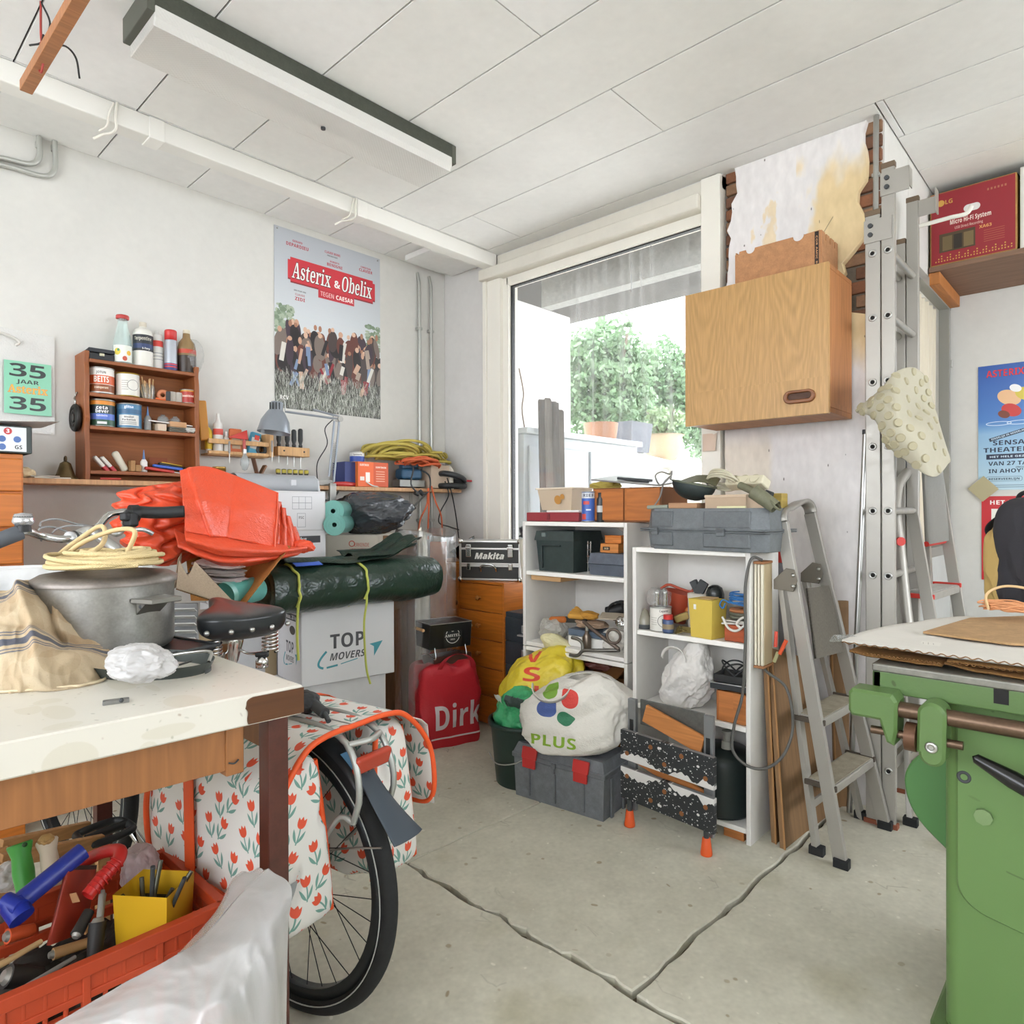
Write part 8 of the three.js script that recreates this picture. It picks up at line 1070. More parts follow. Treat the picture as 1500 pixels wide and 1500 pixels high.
  const bk = item('brass_brackets', 'brass hinges and brackets lying between blue jar and yellow box', 'brackets',[-1.322, y1,-2.42]); for (let i = 0; i < 4; i++) part(bk, 'bracket', bc(0.028,0.004,0.035,[-0.02 + i*0.016,0.014 + 0.003*i,0.004*i],[0.9 - i*0.4,0.6*i,0.7 - 0.5*i],0.001), M('#8f8152',0.4, { metalness: 0.7 })); solo('sponge', 'yellow-brown sponge wedge behind the brackets', 'sponge', bc(0.06,0.03,0.04,[-1.363, y1 + 0.055,-2.5],[0,0.3,0.4],0.006), M('#a89058',0.9));
  const oc = item('orange_crate', 'small red-orange wooden box at the right end of the middle shelf', 'box',[-1.085, y1,-2.46]); part(oc, 'box', bc(0.105,0.062,0.1,[0,0.032,0]), M('#b0522a',0.6, { map: tGrainH })); part(oc, 'papers',[bc(0.12,0.005,0.1,[-0.01,0.07,0],[0,0.2,0.06],0), bc(0.1,0.005,0.09,[-0.005,0.077,0],[0,-0.2,0.03],0)], M('#c9c4bb',0.7)); part(oc, 'white_cable', tube([[-0.06,0.09,0.05],[-0.03,0.05,0.058],[0.0,0.045,0.06],[0.03,0.07,0.05],[0.05,0.09,0.045],[0.02,0.095,0.05],[0.0,0.07,0.055],[0.02,0.055,0.06]],0.005, false,60), M('#d3cfc6',0.5));
  const dk = item('grinding_discs', 'pile of grey-brown discs on the orange box', 'discs',[-1.085, y1 + 0.085,-2.46]); for (let i = 0; i < 3; i++) part(dk, 'disc', lathe([[0.012,0],[0.05,0],[0.05,0.012],[0.012,0.012]],[0, i*0.0125,0]), M(i === 2 ? '#b5744a' : '#6a6a5c',0.8));
  const bc2 = item('cord_coil', 'tangled coil of bright blue cord lying on the discs', 'cord',[-1.085, y1 + 0.123,-2.46]); const cp = []; for (let i = 0; i < 110; i++) { const a = i*0.5; cp.push([0.045*Math.cos(a)*(1 + 0.3*nz(i*0.3,1,1)) - 0.005,0.006 + 0.022*Math.abs(Math.sin(a*0.31)) + 0.0003*i,0.035*Math.sin(a)*(1 + 0.3*nz(i*0.3,4,1))]); } part(bc2, 'coil', tube(cp,0.003, false,520,5), M('#2f6fae',0.5)); part(bc2, 'loose_end', tube([[-0.04,0.02,0.03],[-0.065,0.03,0.035],[-0.075,0.01,0.04],[-0.06,0.0,0.045],[-0.05,0.02,0.045]],0.003), M('#2f6fae',0.5));
  const wb = item('white_plastic_bag', 'crumpled white plastic bag on the lower shelf of the right bookcase', 'bag',[-1.32, y2,-2.48]); part(wb, 'bag', xf(bagGeo({ s: [0.11,0.15,0.08], amp: 0.17, f: 2.2, sd: 80, n: 56, p: 2.1, fn: (x, y, z, a, b) => [x*(1 - 0.25*b) + 0.035*b, y, z] }),[0,0.138,0]), M('#dbd7d2',0.45, { bumpMap: tCrease, bumpScale: 0.007 })); part(wb, 'handle', sheet(16,2, (u, v) => { const a = u*PI; return [-0.03 + 0.055*Math.cos(a),0.2 + 0.05*Math.sin(a) + v*0.01,0.07 + v*0.012]; },0.004), M('#dbd7d2',0.45));
  const wc = item('orange_wooden_crate', 'orange wooden crate with a black device on top, right end of the lower shelf', 'box',[-1.1, y2,-2.46]); part(wc, 'crate', bc(0.13,0.115,0.11,[0,0.058,0]), M('#c0783f',0.6, { map: tGrainH })); for (const x of [-0.063,0.063]) part(wc, 'corner_strip', bc(0.008,0.116,0.112,[x,0.059,0.002]), M('#b06a34',0.6, { map: tGrain }));
  const bd = item('network_box', 'black electronic box with tangled black cables on the orange crate', 'device',[-1.12, y2 + 0.12,-2.46],0.1); part(bd, 'lower_case', bc(0.15,0.022,0.12,[0,0.012,0]), M('#2a2d30',0.4)); part(bd, 'silver_edge', bc(0.152,0.004,0.122,[0,0.025,0]), steel); part(bd, 'upper_case', bc(0.135,0.03,0.11,[0.005,0.043,0]), black); const bp = []; for (let i = 0; i < 34; i++) { const a = i*0.55; bp.push([0.01 + 0.05*Math.cos(a) + 0.01*nz(i,2,2),0.075 + 0.03*Math.sin(a*1.3),0.02 + 0.03*Math.sin(a)]); } part(bd, 'cable', tube(bp,0.0035, false,180,6), black);
  const jc = item('black_canister', 'big black ribbed canister with grey valve in the bottom of the right bookcase', 'canister',[-1.19,0.061,-2.5]); part(jc, 'canister', lathe([[0,0],[0.11,0],[0.118,0.012],[0.118,0.09],[0.114,0.1],[0.118,0.11],[0.118,0.2],[0.1,0.24],[0.03,0.25],[0,0.25]],[0,0,0],[0,0,0],40), M('#1f2a2a',0.4)); part(jc, 'valve',[cy(0.02,0.022,0.03,[0.03,0.265,0.02]), cy(0.014,0.014,0.035,[0.03,0.295,0.02]), cy(0.02,0.02,0.008,[0.03,0.315,0.02])], M('#a9a89f',0.5));
  solo('wood_wedge', 'orange wood block under the front of the right bookcase floor panel', 'wood', bc(0.08,0.036,0.05,[-1.1,0.018,-2.43]), M('#b9743a',0.6, { map: tGrainH }));
}
{ // hung on the bookcase side, boards, cable
  const x = -1.026, t = item('tube_heater', 'cream slatted panel heater hung upright on the bookcase side', 'heater',[-1.0,0.66,-2.46]); const cm = M('#d8d0bb',0.5); const yb = 0.67, yt = 1.045;
  for (let i = 0; i < 3; i++) wpart(t, 'slat', bx([x + 0.004 + i*0.012, yb,-2.425],[x + 0.013 + i*0.012, yt,-2.412],0.003), cm); wpart(t, 'body', bx([x + 0.002, yb,-2.5],[x + 0.038, yt,-2.426],0.004), M('#b9a684',0.6)); wpart(t, 'end_cap', bx([x + 0.001, yt,-2.5],[x + 0.04, yt + 0.01,-2.41]), M('#9c6a42',0.6)); wpart(t, 'end_cap', bx([x + 0.001, yb - 0.01,-2.5],[x + 0.04, yb,-2.41]), M('#9c6a42',0.6));
  const c = item('looped_cable', 'grey cable hanging in a big loop down the side of the right bookcase', 'cable',[-1.0,0.28,-2.38]); wpart(c, 'cable', tube([[-1.0,1.06,-2.43],[-1.018,1.07,-2.39],[-1.036,0.987,-2.375],[-1.039,0.76,-2.375],[-1.05,0.558,-2.37],[-1.077,0.441,-2.36],[-1.076,0.355,-2.35],[-1.021,0.314,-2.35],[-0.967,0.313,-2.37],[-0.925,0.349,-2.42],[-0.903,0.43,-2.46],[-0.906,0.514,-2.47],[-0.935,0.595,-2.48],[-1.003,0.65,-2.46],[-1.02,0.728,-2.44],[-0.99,0.72,-2.45]],0.0055, false,160), M('#55534f',0.5));
  const p = item('grip_pliers', 'pliers with red-orange grips hanging beside the panel heater', 'pliers',[-0.944,0.726,-2.44]); const P = (u, v) => 0; wpart(p, 'grip', rod([-0.955,0.798,-2.45],[-0.954,0.742,-2.44],0.006), M('#c9432c',0.45)); wpart(p, 'grip', rod([-0.911,0.774,-2.43],[-0.935,0.721,-2.43],0.007), M('#d4542c',0.45)); wpart(p, 'jaws', beam([-0.942,0.727,-2.435],[-0.957,0.687,-2.435],0.012,0.008), M('#a8a47a',0.4, { metalness: 0.5 }));
  const bm = M('#8e6c48',0.6, { map: tGrain }), board = (name, label, pts, z0, th) => { const o = thing(name, label, 'board',[pts[0][0],0, pts[0][2]]); const A = V(...pts[0]), B = V(...pts[1]), C = V(...pts[2]), E = V(...pts[3] ?? pts[2]); const n = B.clone().sub(A).cross(C.clone().sub(A)).normalize(); if (n.x > 0) n.negate(); const g = new THREE.BufferGeometry(); const q = pts.map((v) => V(...v)), r = q.map((v) => v.clone().addScaledVector(n, th)), pos = []; const tri = (a, b, c) => pos.push(...a.toArray(), ...b.toArray(), ...c.toArray()); for (let i = 1; i + 1 < q.length; i++) { tri(q[0], q[i], q[i + 1]); tri(r[0], r[i + 1], r[i]); } for (let i = 0; i < q.length; i++) { const j = (i + 1) % q.length; tri(q[i], r[i], r[j]); tri(q[i], r[j], q[j]); } g.setAttribute('position', new THREE.Float32BufferAttribute(pos,3)); g.computeVertexNormals(); wpart(o, 'board', g, bm); const m = q[0].clone().lerp(q[1],0.3).lerp(q[2],0.2); wpart(o, 'edge_band', rod(q[0].toArray(), q.at(-1).toArray(),0.004), M('#a5784a',0.6)); };
  board('tall_board', 'brown board with slanted top leaning nearest the stepladder',[[-0.925,0,-2.45],[-0.9,0,-2.9],[-0.99,0.62,-2.88],[-1.0,0.72,-2.52]],0,0.018);
  board('tall_board', 'narrower brown board behind, leaning on the bookcase side',[[-0.965,0,-2.47],[-0.945,0,-2.8],[-1.005,0.5,-2.78],[-1.012,0.76,-2.5]],0,0.018);
  board('tall_board', 'dark brown tall board standing at the pillar behind the stepladder',[[-0.9,0,-2.95],[-0.86,0,-2.99],[-0.87,0.86,-3.01],[-0.93,0.86,-2.97]],0,0.02);
  const r = item('red_grey_box', 'small box with red top and grey side behind the machine case', 'box',[-1.087,0.988,-2.85]); r.position.y = 0.0; part(r, 'grey_part', bx([-0.03,0,-0.03],[0.03,1.02,0.03]), M('#8f8d92',0.5)); part(r, 'red_part', bx([-0.03,1.021,-0.03],[0.03,1.09,0.03]), M('#c2372f',0.45));
}


// ---------- bicycle ----------
const tulips = (() => {
  const draw = (c, W, H) => { fill(c, '#dfdcd6',0,0, W, H); const tul = (x, y, r, k) => { c.save(); c.translate(x, y); c.rotate(r); c.strokeStyle = '#6f9a8f'; c.lineWidth = 5*k; c.beginPath(); c.moveTo(0,12*k); c.quadraticCurveTo(6*k,36*k,0,62*k); c.stroke(); c.fillStyle = '#6f9a8f'; for (const s of [-1,1]) { c.beginPath(); c.moveTo(0,58*k); c.quadraticCurveTo(s*26*k,46*k, s*24*k,18*k); c.quadraticCurveTo(s*8*k,36*k,0,58*k); c.fill(); } c.fillStyle = '#dd5436'; c.beginPath(); c.moveTo(-16*k,-16*k); c.lineTo(-7*k,-9*k); c.lineTo(0,-20*k); c.lineTo(7*k,-9*k); c.lineTo(16*k,-16*k); c.quadraticCurveTo(22*k,14*k,0,16*k); c.quadraticCurveTo(-22*k,14*k,-16*k,-16*k); c.fill(); c.restore(); }; for (let j = 0; j < 4; j++) for (let i = 0; i < 4; i++) { const x = (i + 0.5 + (j % 2)*0.5)*W/4, y = (j + 0.4)*H/4; for (const dx of [-W,0, W]) for (const dy of [-H,0, H]) tul(x + dx + ((i*37 + j*19) % 23) - 11, y + dy + ((i*17 + j*41) % 19) - 9, ((i*5 + j*7) % 11 - 5)*0.16,1.5); } };
  const t = tex(512,512, draw,4.2); return M('#ffffff',0.55, { map: t });
})();
{
  const t = thing('bicycle', 'dark city bicycle with chrome handlebar and black saddle, behind the workbench', 'bicycle',[-1.557,0,-0.848], rad(190)); const L = (p) => p;
  const frameM = M('#262e38',0.3, { clearcoat: 0.6 }), blk = M('#1a1b1c',0.5), tyreM = M('#232425',0.85, { map: tDust }), rimM = M('#34373a',0.35, { metalness: 0.6 }), WB2 = 1.1, R = 0.335;
  const wheel = (x, front) => {
    const w = part(t, front ? 'front_wheel' : 'rear_wheel', xf(new THREE.TorusGeometry(R,0.021,14,96),[x,0.356,0]), tyreM);
    part(w, 'reflective_stripe',[xf(new THREE.TorusGeometry(R - 0.008,0.0015,6,96),[x,0.356,-0.021],[0,0,0])], M('#b9bcb8',0.35));
    part(w, 'rim', xf(new THREE.LatheGeometry([[0.292,-0.012],[0.318,-0.013],[0.318,0.013],[0.292,0.012],[0.292,-0.012]].map((q) => new THREE.Vector2(...q)),72),[x,0.356,0],[PI/2,0,0]), rimM);
    for (let i = 0; i < 32; i++) { const a = i/32*PI*2, s = i % 2 ? 1 : -1, o = (i % 4 < 2 ? 1 : -1)*1.25, h = front ? 0.03 : 0.05; part(w, 'spoke', rod([x + h*Math.cos(a + o),0.356 + h*Math.sin(a + o), s*0.028],[x + 0.293*Math.cos(a),0.356 + 0.293*Math.sin(a),0],0.0012,0.0012,5), M('#2c2d2e',0.35, { metalness: 0.7 })); }
    part(w, 'hub',[rod([x,0.356,-0.05],[x,0.356,0.05], front ? 0.03 : 0.045, front ? 0.03 : 0.045,24), rod([x,0.356,-0.075],[x,0.356,0.075],0.008)], M('#3b4240',0.4, { metalness: 0.5 }));
    const a0 = front ? 0.25 : -0.2, a1 = front ? 2.9 : 2.75; part(t, 'mudguard', grid(60,6, (u, v) => { const a = (front ? a0 : PI - 2.75 + 0.0) + u*(a1 - a0), k = (v - 0.5)*PI; const q = front ? a : mix(0.35,2.42, u); return [x + (0.372 - 0.012*(1 - Math.cos(k)))*Math.cos(q),0.356 + (0.372 - 0.012*(1 - Math.cos(k)))*Math.sin(q),0.027*Math.sin(k)]; }), M('#1f2226',0.3));
  };
  wheel(0, false); wheel(WB2, true);
  const bb = [0.45,0.29,0], st = [0.26,0.8,0], ht = [0.9,0.93,0], hb = [0.94,0.78,0];
  part(t, 'frame',[tube([bb,[0.7,0.47,0], hb],0.022), tube([[0.35,0.56,0],[0.6,0.66,0], ht],0.018), tube([bb,[0.35,0.55,0], st],0.018), tube([[0,0.356,-0.06],[0.2,0.32,-0.05], bb],0.011), tube([[0,0.356,0.06],[0.2,0.32,0.05], bb],0.011), tube([[0,0.356,-0.06],[0.3,0.68,-0.02]],0.009), tube([[0,0.356,0.06],[0.3,0.68,0.02]],0.009), rodG([0.95,0.76,0],[0.88,0.98,0],0.022)], frameM);
  part(t, 'frame_sticker',[bc(0.05,0.07,0.002,[0.6,0.4,-0.0235],[0,0,0.9])], M('#c9cbcc',0.4));
  part(t, 'fork',[tube([[0.945,0.75,-0.01],[0.975,0.6,-0.05],[1.03,0.45,-0.055],[WB2,0.356,-0.055]],0.012), tube([[0.945,0.75,0.01],[0.975,0.6,0.05],[1.03,0.45,0.055],[WB2,0.356,0.055]],0.012)], frameM);
  const cr = [0.63,0.24,-0.09]; part(t, 'chain_guard', xf(prism((() => { const s = new THREE.Shape(); s.absarc(0.45,0.29,0.085,-1.6,1.6); s.lineTo(0,0.4); s.absarc(0,0.356,0.045,1.6,4.7); s.lineTo(0.45,0.205); return s; })(),0.03,0.004),[0,0,0.05]), blk);
  part(t, 'crank',[tube([[0.45,0.29,-0.075],[0.5,0.28,-0.085],[0.61,0.33,-0.09]],0.013), rodG([0.45,0.29,-0.1],[0.45,0.29,0.1],0.018)], chrome);
  const pd = [0.62,0.335,-0.15]; part(t, 'pedal',[tube([[0.57,0.335,-0.1],[0.57,0.335,-0.2],[0.6,0.335,-0.21],[0.65,0.335,-0.21],[0.67,0.335,-0.2],[0.67,0.335,-0.1],[0.65,0.335,-0.09],[0.6,0.335,-0.09]],0.011, true,60), rodG([0.62,0.335,-0.09],[0.62,0.335,-0.2],0.012)], blk); 
  // saddle, turned a little on its post
  const sd = new THREE.Group(); const sx = 0.24, sy = 0.955; sd.name = 'saddle';
  const sg = new THREE.SphereGeometry(1,56,40), sq = sg.attributes.position;
  for (let i = 0; i < sq.count; i++) { let x = sq.getX(i), y = sq.getY(i), z = sq.getZ(i); const q = Math.pow(Math.abs(x) ** 3 + Math.abs(y) ** 3 + Math.abs(z) ** 3,-1/3); x *= q; y *= q; z *= q; const k = (x + 1)/2, w = mix(0.128,0.026, smooth(0.12,0.8, k)); sq.setXYZ(i,-0.135 + 0.285*k, y > 0 ? 0.012 + y*(0.026 - 0.01*Math.exp(-(z*z)*6)*(1 - k)) + 0.018*k*k : 0.012 + y*mix(0.066,0.03, smooth(0,0.9, k)) + 0.018*k*k, z*w); }
  sg.computeVertexNormals();
  const sr = rad(-14), rt = (x, y, z) => [sx + x*Math.cos(sr) + z*Math.sin(sr), sy + y,-x*Math.sin(sr) + z*Math.cos(sr)];
  const sm = part(t, 'saddle', keep(xf(sg,[sx, sy,0],[0, sr,0])), M('#232628',0.28));
  for (let i = 0; i < 5; i++) { const z = -0.105 + i*0.0525; part(sm, 'rivet', sp(0.007, rt(-0.136 + 0.022*(z/0.105) ** 4,-0.012, z)), steel); }
  for (const z of [-0.075,0.075]) { const p = []; for (let i = 0; i < 50; i++) { const a = i*0.7; p.push(rt(-0.07 + 0.02*Math.cos(a),-0.035 - i*0.0011, z + 0.02*Math.sin(a))); } part(sm, 'spring', tube(p,0.0032, false,220,6), chrome); }
  part(sm, 'rails',[tube([rt(-0.07,-0.09,-0.07), rt(-0.02,-0.095,-0.03), rt(0.08,-0.05,-0.01), rt(0.13,-0.01,0)],0.004), tube([rt(-0.07,-0.09,0.07), rt(-0.02,-0.095,0.03), rt(0.08,-0.05,0.01), rt(0.13,-0.01,0)],0.004)], chrome);
  part(t, 'seat_post',[rodG([0.255,0.78,0],[sx,0.9,0],0.014), lathe([[0.014,0],[0.02,0.01],[0.033,0.06],[0.034,0.075],[0.026,0.08],[0.028,0.095],[0,0.1]],[0.248,0.83,0])], chrome);
  part(t, 'quick_clamp',[rodG([0.12,0.81,-0.02],[0.06,0.79,0.0],0.02), lathe([[0,0],[0.016,0.002],[0.016,0.02],[0.008,0.03],[0,0.03]],[0.1,0.84,-0.01])], chrome); part(t, 'clamp_knob',[bc(0.035,0.014,0.014,[0.1,0.875,-0.01],[0,0.6,0],0.005), rod([0.1,0.85,-0.01],[0.1,0.87,-0.01],0.005)], blk); part(t, 'pump_rod', tube([[0.08,0.81,-0.01],[0.03,0.78,-0.02],[0.005,0.735,-0.03]],0.009), chrome);
  // luggage carrier
  part(t, 'carrier',[tube([[-0.28,0.55,-0.055],[-0.3,0.62,-0.055],[-0.25,0.725,-0.05],[0.2,0.735,-0.045]],0.0075), tube([[-0.28,0.55,0.055],[-0.3,0.62,0.055],[-0.25,0.725,0.05],[0.2,0.735,0.045]],0.0075), tube([[-0.26,0.72,-0.05],[-0.28,0.722,0],[-0.26,0.72,0.05]],0.0075), tube([[0,0.356,-0.075],[-0.12,0.42,-0.075],[-0.2,0.5,-0.07],[-0.25,0.56,-0.06],[-0.28,0.55,-0.055]],0.007), tube([[0,0.356,0.075],[-0.12,0.42,0.075],[-0.2,0.5,0.07],[-0.25,0.56,0.06],[-0.28,0.55,0.055]],0.007)], M('#a9aba6',0.4, { metalness: 0.6 }));
  part(t, 'rear_reflector', bc(0.02,0.04,0.11,[-0.285,0.675,0],[0,0,0.25],0.008), M('#a83c28',0.25));
  const fl = sheet(10,8, (u, v) => { const k = v, w = mix(0.028,0.05, k*k), a = (u - 0.5)*2.2, q = 2.3 + 0.3*k; return [0.382*Math.cos(q) - 0.06*k*k + 0.012*Math.cos(a)*-1,0.356 + 0.382*Math.sin(q) - 0.03*k, w*Math.sin(a)]; },0.004); part(t, 'mud_flap', fl, M('#3a434c',0.5));
  part(t, 'mudguard_sticker', grid(8,8, (u, v) => { const q = 2.12 + 0.14*u, k = (v - 0.5)*1.4; return [0.3745*Math.cos(q),0.356 + 0.3745*Math.sin(q),0.024*Math.sin(k)]; }), M('#5b8bb0',0.4)); part(t, 'guard_stay',[tube([[0,0.36,-0.05],[-0.2,0.46,-0.035],[-0.34,0.5,-0.028]],0.0025)], steel);
  // handlebar, measured in the room
  wpart(t, 'handlebar', tube([[-2.337,1.171,-0.392],[-2.352,1.192,-0.448],[-2.396,1.175,-0.501],[-2.405,1.163,-0.561],[-2.448,1.177,-0.618],[-2.502,1.197,-0.676],[-2.542,1.235,-0.722],[-2.555,1.246,-0.764],[-2.561,1.246,-0.813],[-2.515,1.245,-0.938]],0.0125, false,90), chrome);
  wpart(t, 'grip', tube([[-2.547,1.246,-0.813],[-2.526,1.243,-0.873],[-2.49,1.247,-0.947]],0.021, false,30,16), M('#242627',0.6), 'right hand grip'); wpart(t, 'grip', tube([[-2.345,1.16,-0.372],[-2.341,1.174,-0.402],[-2.347,1.189,-0.438]],0.022, false,30,16), M('#55595e',0.6), 'left hand grip');
  wpart(t, 'brake_lever',[tube([[-2.552,1.211,-0.767],[-2.513,1.187,-0.776],[-2.478,1.185,-0.808],[-2.476,1.17,-0.837]],0.008), tube([[-2.542,1.181,-0.722],[-2.521,1.172,-0.74],[-2.542,1.203,-0.776]],0.01)], M('#b5b5b3',0.35, { metalness: 0.8 })); wpart(t, 'shifter',[rodG([-2.546,1.241,-0.786],[-2.547,1.241,-0.813],0.03), bc(0.04,0.05,0.04,[-2.522,1.218,-0.781],[0,0.6,0.1],0.01), bc(0.03,0.03,0.03,[-2.512,1.23,-0.763],[0,0.6,0],0.008)], blk);
  wpart(t, 'stem',[tube([[-2.437,1.171,-0.6],[-2.432,1.186,-0.632],[-2.4,1.159,-0.662],[-2.349,1.132,-0.682],[-2.33,1.106,-0.699]],0.017), rodG([-2.406,1.167,-0.574],[-2.448,1.168,-0.617],0.02)], M('#b9b9b6',0.3, { metalness: 0.85 })); wpart(t, 'stem_band', rodG([-2.413,1.166,-0.581],[-2.419,1.168,-0.59],0.021), blk);
  wpart(t, 'bell',[lathe([[0,0.026],[0.022,0.022],[0.028,0.0],[0.02,-0.012],[0,-0.012]],[-2.341,1.22,-0.444])], M('#c6c8ca',0.25, { metalness: 0.8 })); wpart(t, 'bell_base', cy(0.017,0.02,0.02,[-2.339,1.2,-0.445]), blk); wpart(t, 'bell_top', cy(0.022,0.025,0.007,[-2.341,1.236,-0.444]), darkGrey);
  wpart(t, 'brake_cable',[tube([[-2.402,1.202,-0.496],[-2.456,1.218,-0.514],[-2.488,1.225,-0.553],[-2.548,1.206,-0.633],[-2.564,1.196,-0.687],[-2.578,1.18,-0.742]],0.003, false,50), tube([[-2.399,1.161,-0.499],[-2.462,1.195,-0.508],[-2.496,1.2,-0.546],[-2.515,1.181,-0.596],[-2.486,1.158,-0.623]],0.003, false,50), tube([[-2.435,1.18,-0.534],[-2.48,1.195,-0.56],[-2.507,1.203,-0.604],[-2.515,1.197,-0.664]],0.003, false,50)], M('#9a9c9d',0.4));
  // panniers
  const pn = thing('bicycle_panniers', 'pair of white bicycle panniers with red tulip pattern and orange piping', 'pannier',[-1.557,0,-0.848], rad(190)); const org = M('#e2551f',0.55), gry = M('#8d908f',0.5);
  const side = (s) => {
    const z0 = s*0.075, z1 = s*0.21, zz = (k) => mix(z0, z1, k);
    const b = bagGeo({ s: [0.2,0.185,0.068], p: 9, amp: 0.004, f: 2, sd: 90 + s, n: 44, flatBottom: false, fn: (x, y, z, a, bb, c) => [x*(1 - 0.06*bb) - 0.02, y + 0.52, s*0.142 + z*(1 - 0.25*bb)] });
    const bag = part(pn, 'bag', b, tulips, s < 0 ? 'near pannier bag' : 'far pannier bag');
    const zf = s*0.218, edge = [[-0.215,0.36],[-0.22,0.5],[-0.21,0.66],[-0.19,0.715]]; part(bag, 'piping',[tube([[-0.218,0.345, s*0.218],[-0.211,0.52, s*0.205],[-0.2,0.69, s*0.186]],0.007), tube([[0.18,0.345, s*0.2],[0.185,0.52, s*0.2],[0.165,0.7, s*0.18]],0.007), tube([[-0.218,0.345, s*0.218],[-0.02,0.34, s*0.224],[0.18,0.345, s*0.218]],0.007), tube([[-0.218,0.345, s*0.066],[-0.211,0.52, s*0.078],[-0.2,0.69, s*0.096]],0.007)], org);
    part(bag, 'reflective_band',[bx([-0.224,0.42, s*0.085],[-0.2215,0.455, s*0.198],0)], gry);
    const flap = sheet(24,20, (u, v) => { const x = mix(-0.235,0.215, u), k = v; return [x - 0.015*k, k < 0.28 ? 0.745 : mix(0.745, s < 0 ? 0.43 : 0.47, (k - 0.28)/0.72) + 0.0, k < 0.28 ? s*mix(0.0,0.13, k/0.28) : s*(0.13 + 0.1*smooth(0.28,0.45, k) + (s > 0 ? 0.03 : 0.02)*k)]; },0.004); const f = part(pn, 'flap',[metreUV(flat(flap))], tulips);
    const fp = (u, v) => { const x = mix(-0.235,0.215, u), k = v; return [x - 0.015*k, k < 0.28 ? 0.748 : mix(0.748, s < 0 ? 0.43 : 0.47, (k - 0.28)/0.72), k < 0.28 ? s*mix(0.0,0.132, k/0.28) : s*(0.133 + 0.1*smooth(0.28,0.45, k) + (s > 0 ? 0.03 : 0.02)*k)]; };
    part(f, 'piping', tube([fp(0,0), fp(0,0.2), fp(0,0.32), fp(0,0.6), fp(0,0.92), fp(0.06,1), fp(0.5,1), fp(0.94,1), fp(1,0.92), fp(1,0.6), fp(1,0.32), fp(1,0.2), fp(1,0)],0.007, false,120), org);
    part(pn, 'strap', sheet(16,1, (u, v) => { const q = fp(0.6 + 0.08*v - 0.05*u,0.2 + u*0.78); return [q[0], q[1] + 0.002, q[2] + s*0.006]; },0.003), org); part(pn, 'buckle', bc(0.045,0.06,0.018,[0.035,0.4, s*0.265],[0,0,0],0.005), blk);
  };
  side(-1); side(1);
  const lk = thing('luggage_straps', 'black elastic straps with hooks bunched on the bicycle carrier by the table corner', 'strap',[-1.557,0.75,-0.848], rad(190)); part(lk, 'roll',[xf(bagGeo({ s: [0.06,0.028,0.04], amp: 0.14, f: 2.4, sd: 3, n: 30, p: 2 }),[-0.06,0.03,-0.02])], M('#26282a',0.6)); part(lk, 'hook',[rodG([-0.11,0.03,-0.02],[-0.16,0.02,-0.03],0.013), rod([-0.16,0.02,-0.03],[-0.185,0.008,-0.04],0.006)], darkGrey);
}
// ---------- workbench in the foreground ----------
const TY = 0.9;
{
  const t = thing('work_table', 'white-topped workbench with pine apron and dark red leg, chipped corner', 'table',[-1.75,0,-0.1]); const k = 0.0607, sx = (x, z) => x;
  const topT = tex(512,512, (c, w, h) => { fill(c, '#dddad2',0,0, w, h); for (let i = 0; i < 260; i++) { c.fillStyle = `rgba(${rnd(100, 150) | 0},${rnd(108, 130) | 0},${rnd(85, 110) | 0},${rnd(0.1, 0.45)})`; c.beginPath(); c.ellipse(rnd(0, w), rnd(0, h), rnd(0.5,3.4), rnd(0.4,1.6), rnd(0,3),0,7); c.fill(); } for (let i = 0; i < 30; i++) { c.fillStyle = 'rgba(150,130,90,.1)'; c.beginPath(); c.ellipse(rnd(0, w), rnd(0, h), rnd(10,40), rnd(6,24),0,0,7); c.fill(); } },1.4);
  const lam2 = M('#f6f4ef',0.35, { map: topT });
  const pts = [[-1.207,-0.683],[-2.3,-0.683],[-2.3,0.62],[-1.295,0.62]];
  wpart(t, 'table_top', xf(prism(pts.map(([x, z]) => [x,-z]),0.052,0.003),[0, TY - 0.052,0],[-PI/2,0,0]), lam2);
  const cs = new THREE.Shape(); cs.moveTo(0,0); cs.lineTo(0.11,0.0); cs.bezierCurveTo(0.115,0.015,0.105,0.02,0.115,0.03); cs.bezierCurveTo(0.11,0.04,0.118,0.045,0.1,0.0495); cs.lineTo(0,0.0495); wpart(t, 'bare_corner', xf(prism(cs,0.003,0),[-1.2035, TY - 0.0515,-0.684],[0,-PI/2 - 0.0674,0]), M('#5a3416',0.35, { map: tGrainH }), 'bare brown chipboard where the veneer is gone'); 
  const ap = M('#9c6638',0.5, { map: tGrain }); wpart(t, 'apron', beam([-1.262,0.802,-0.56],[-1.34,0.802,0.58],0.09,0.022), ap); wpart(t, 'apron', beam([-1.3,0.802,-0.665],[-2.25,0.802,-0.665],0.09,0.022), ap); wpart(t, 'apron_block', bc(0.05,0.1,0.035,[-1.272,0.797,-0.565]), ap); wpart(t, 'bent_nail', tube([[-1.245,0.775,-0.57],[-1.24,0.772,-0.56],[-1.242,0.775,-0.55]],0.0015), darkGrey);
  const lm = M('#54291f',0.4, { map: tDust }); for (const [x, z] of [[-1.243,-0.64],[-2.26,-0.62],[-2.26,0.56],[-1.31,0.56]]) wpart(t, 'leg', bc(0.042, TY - 0.052,0.042,[x, (TY - 0.052)/2, z]), lm);
}
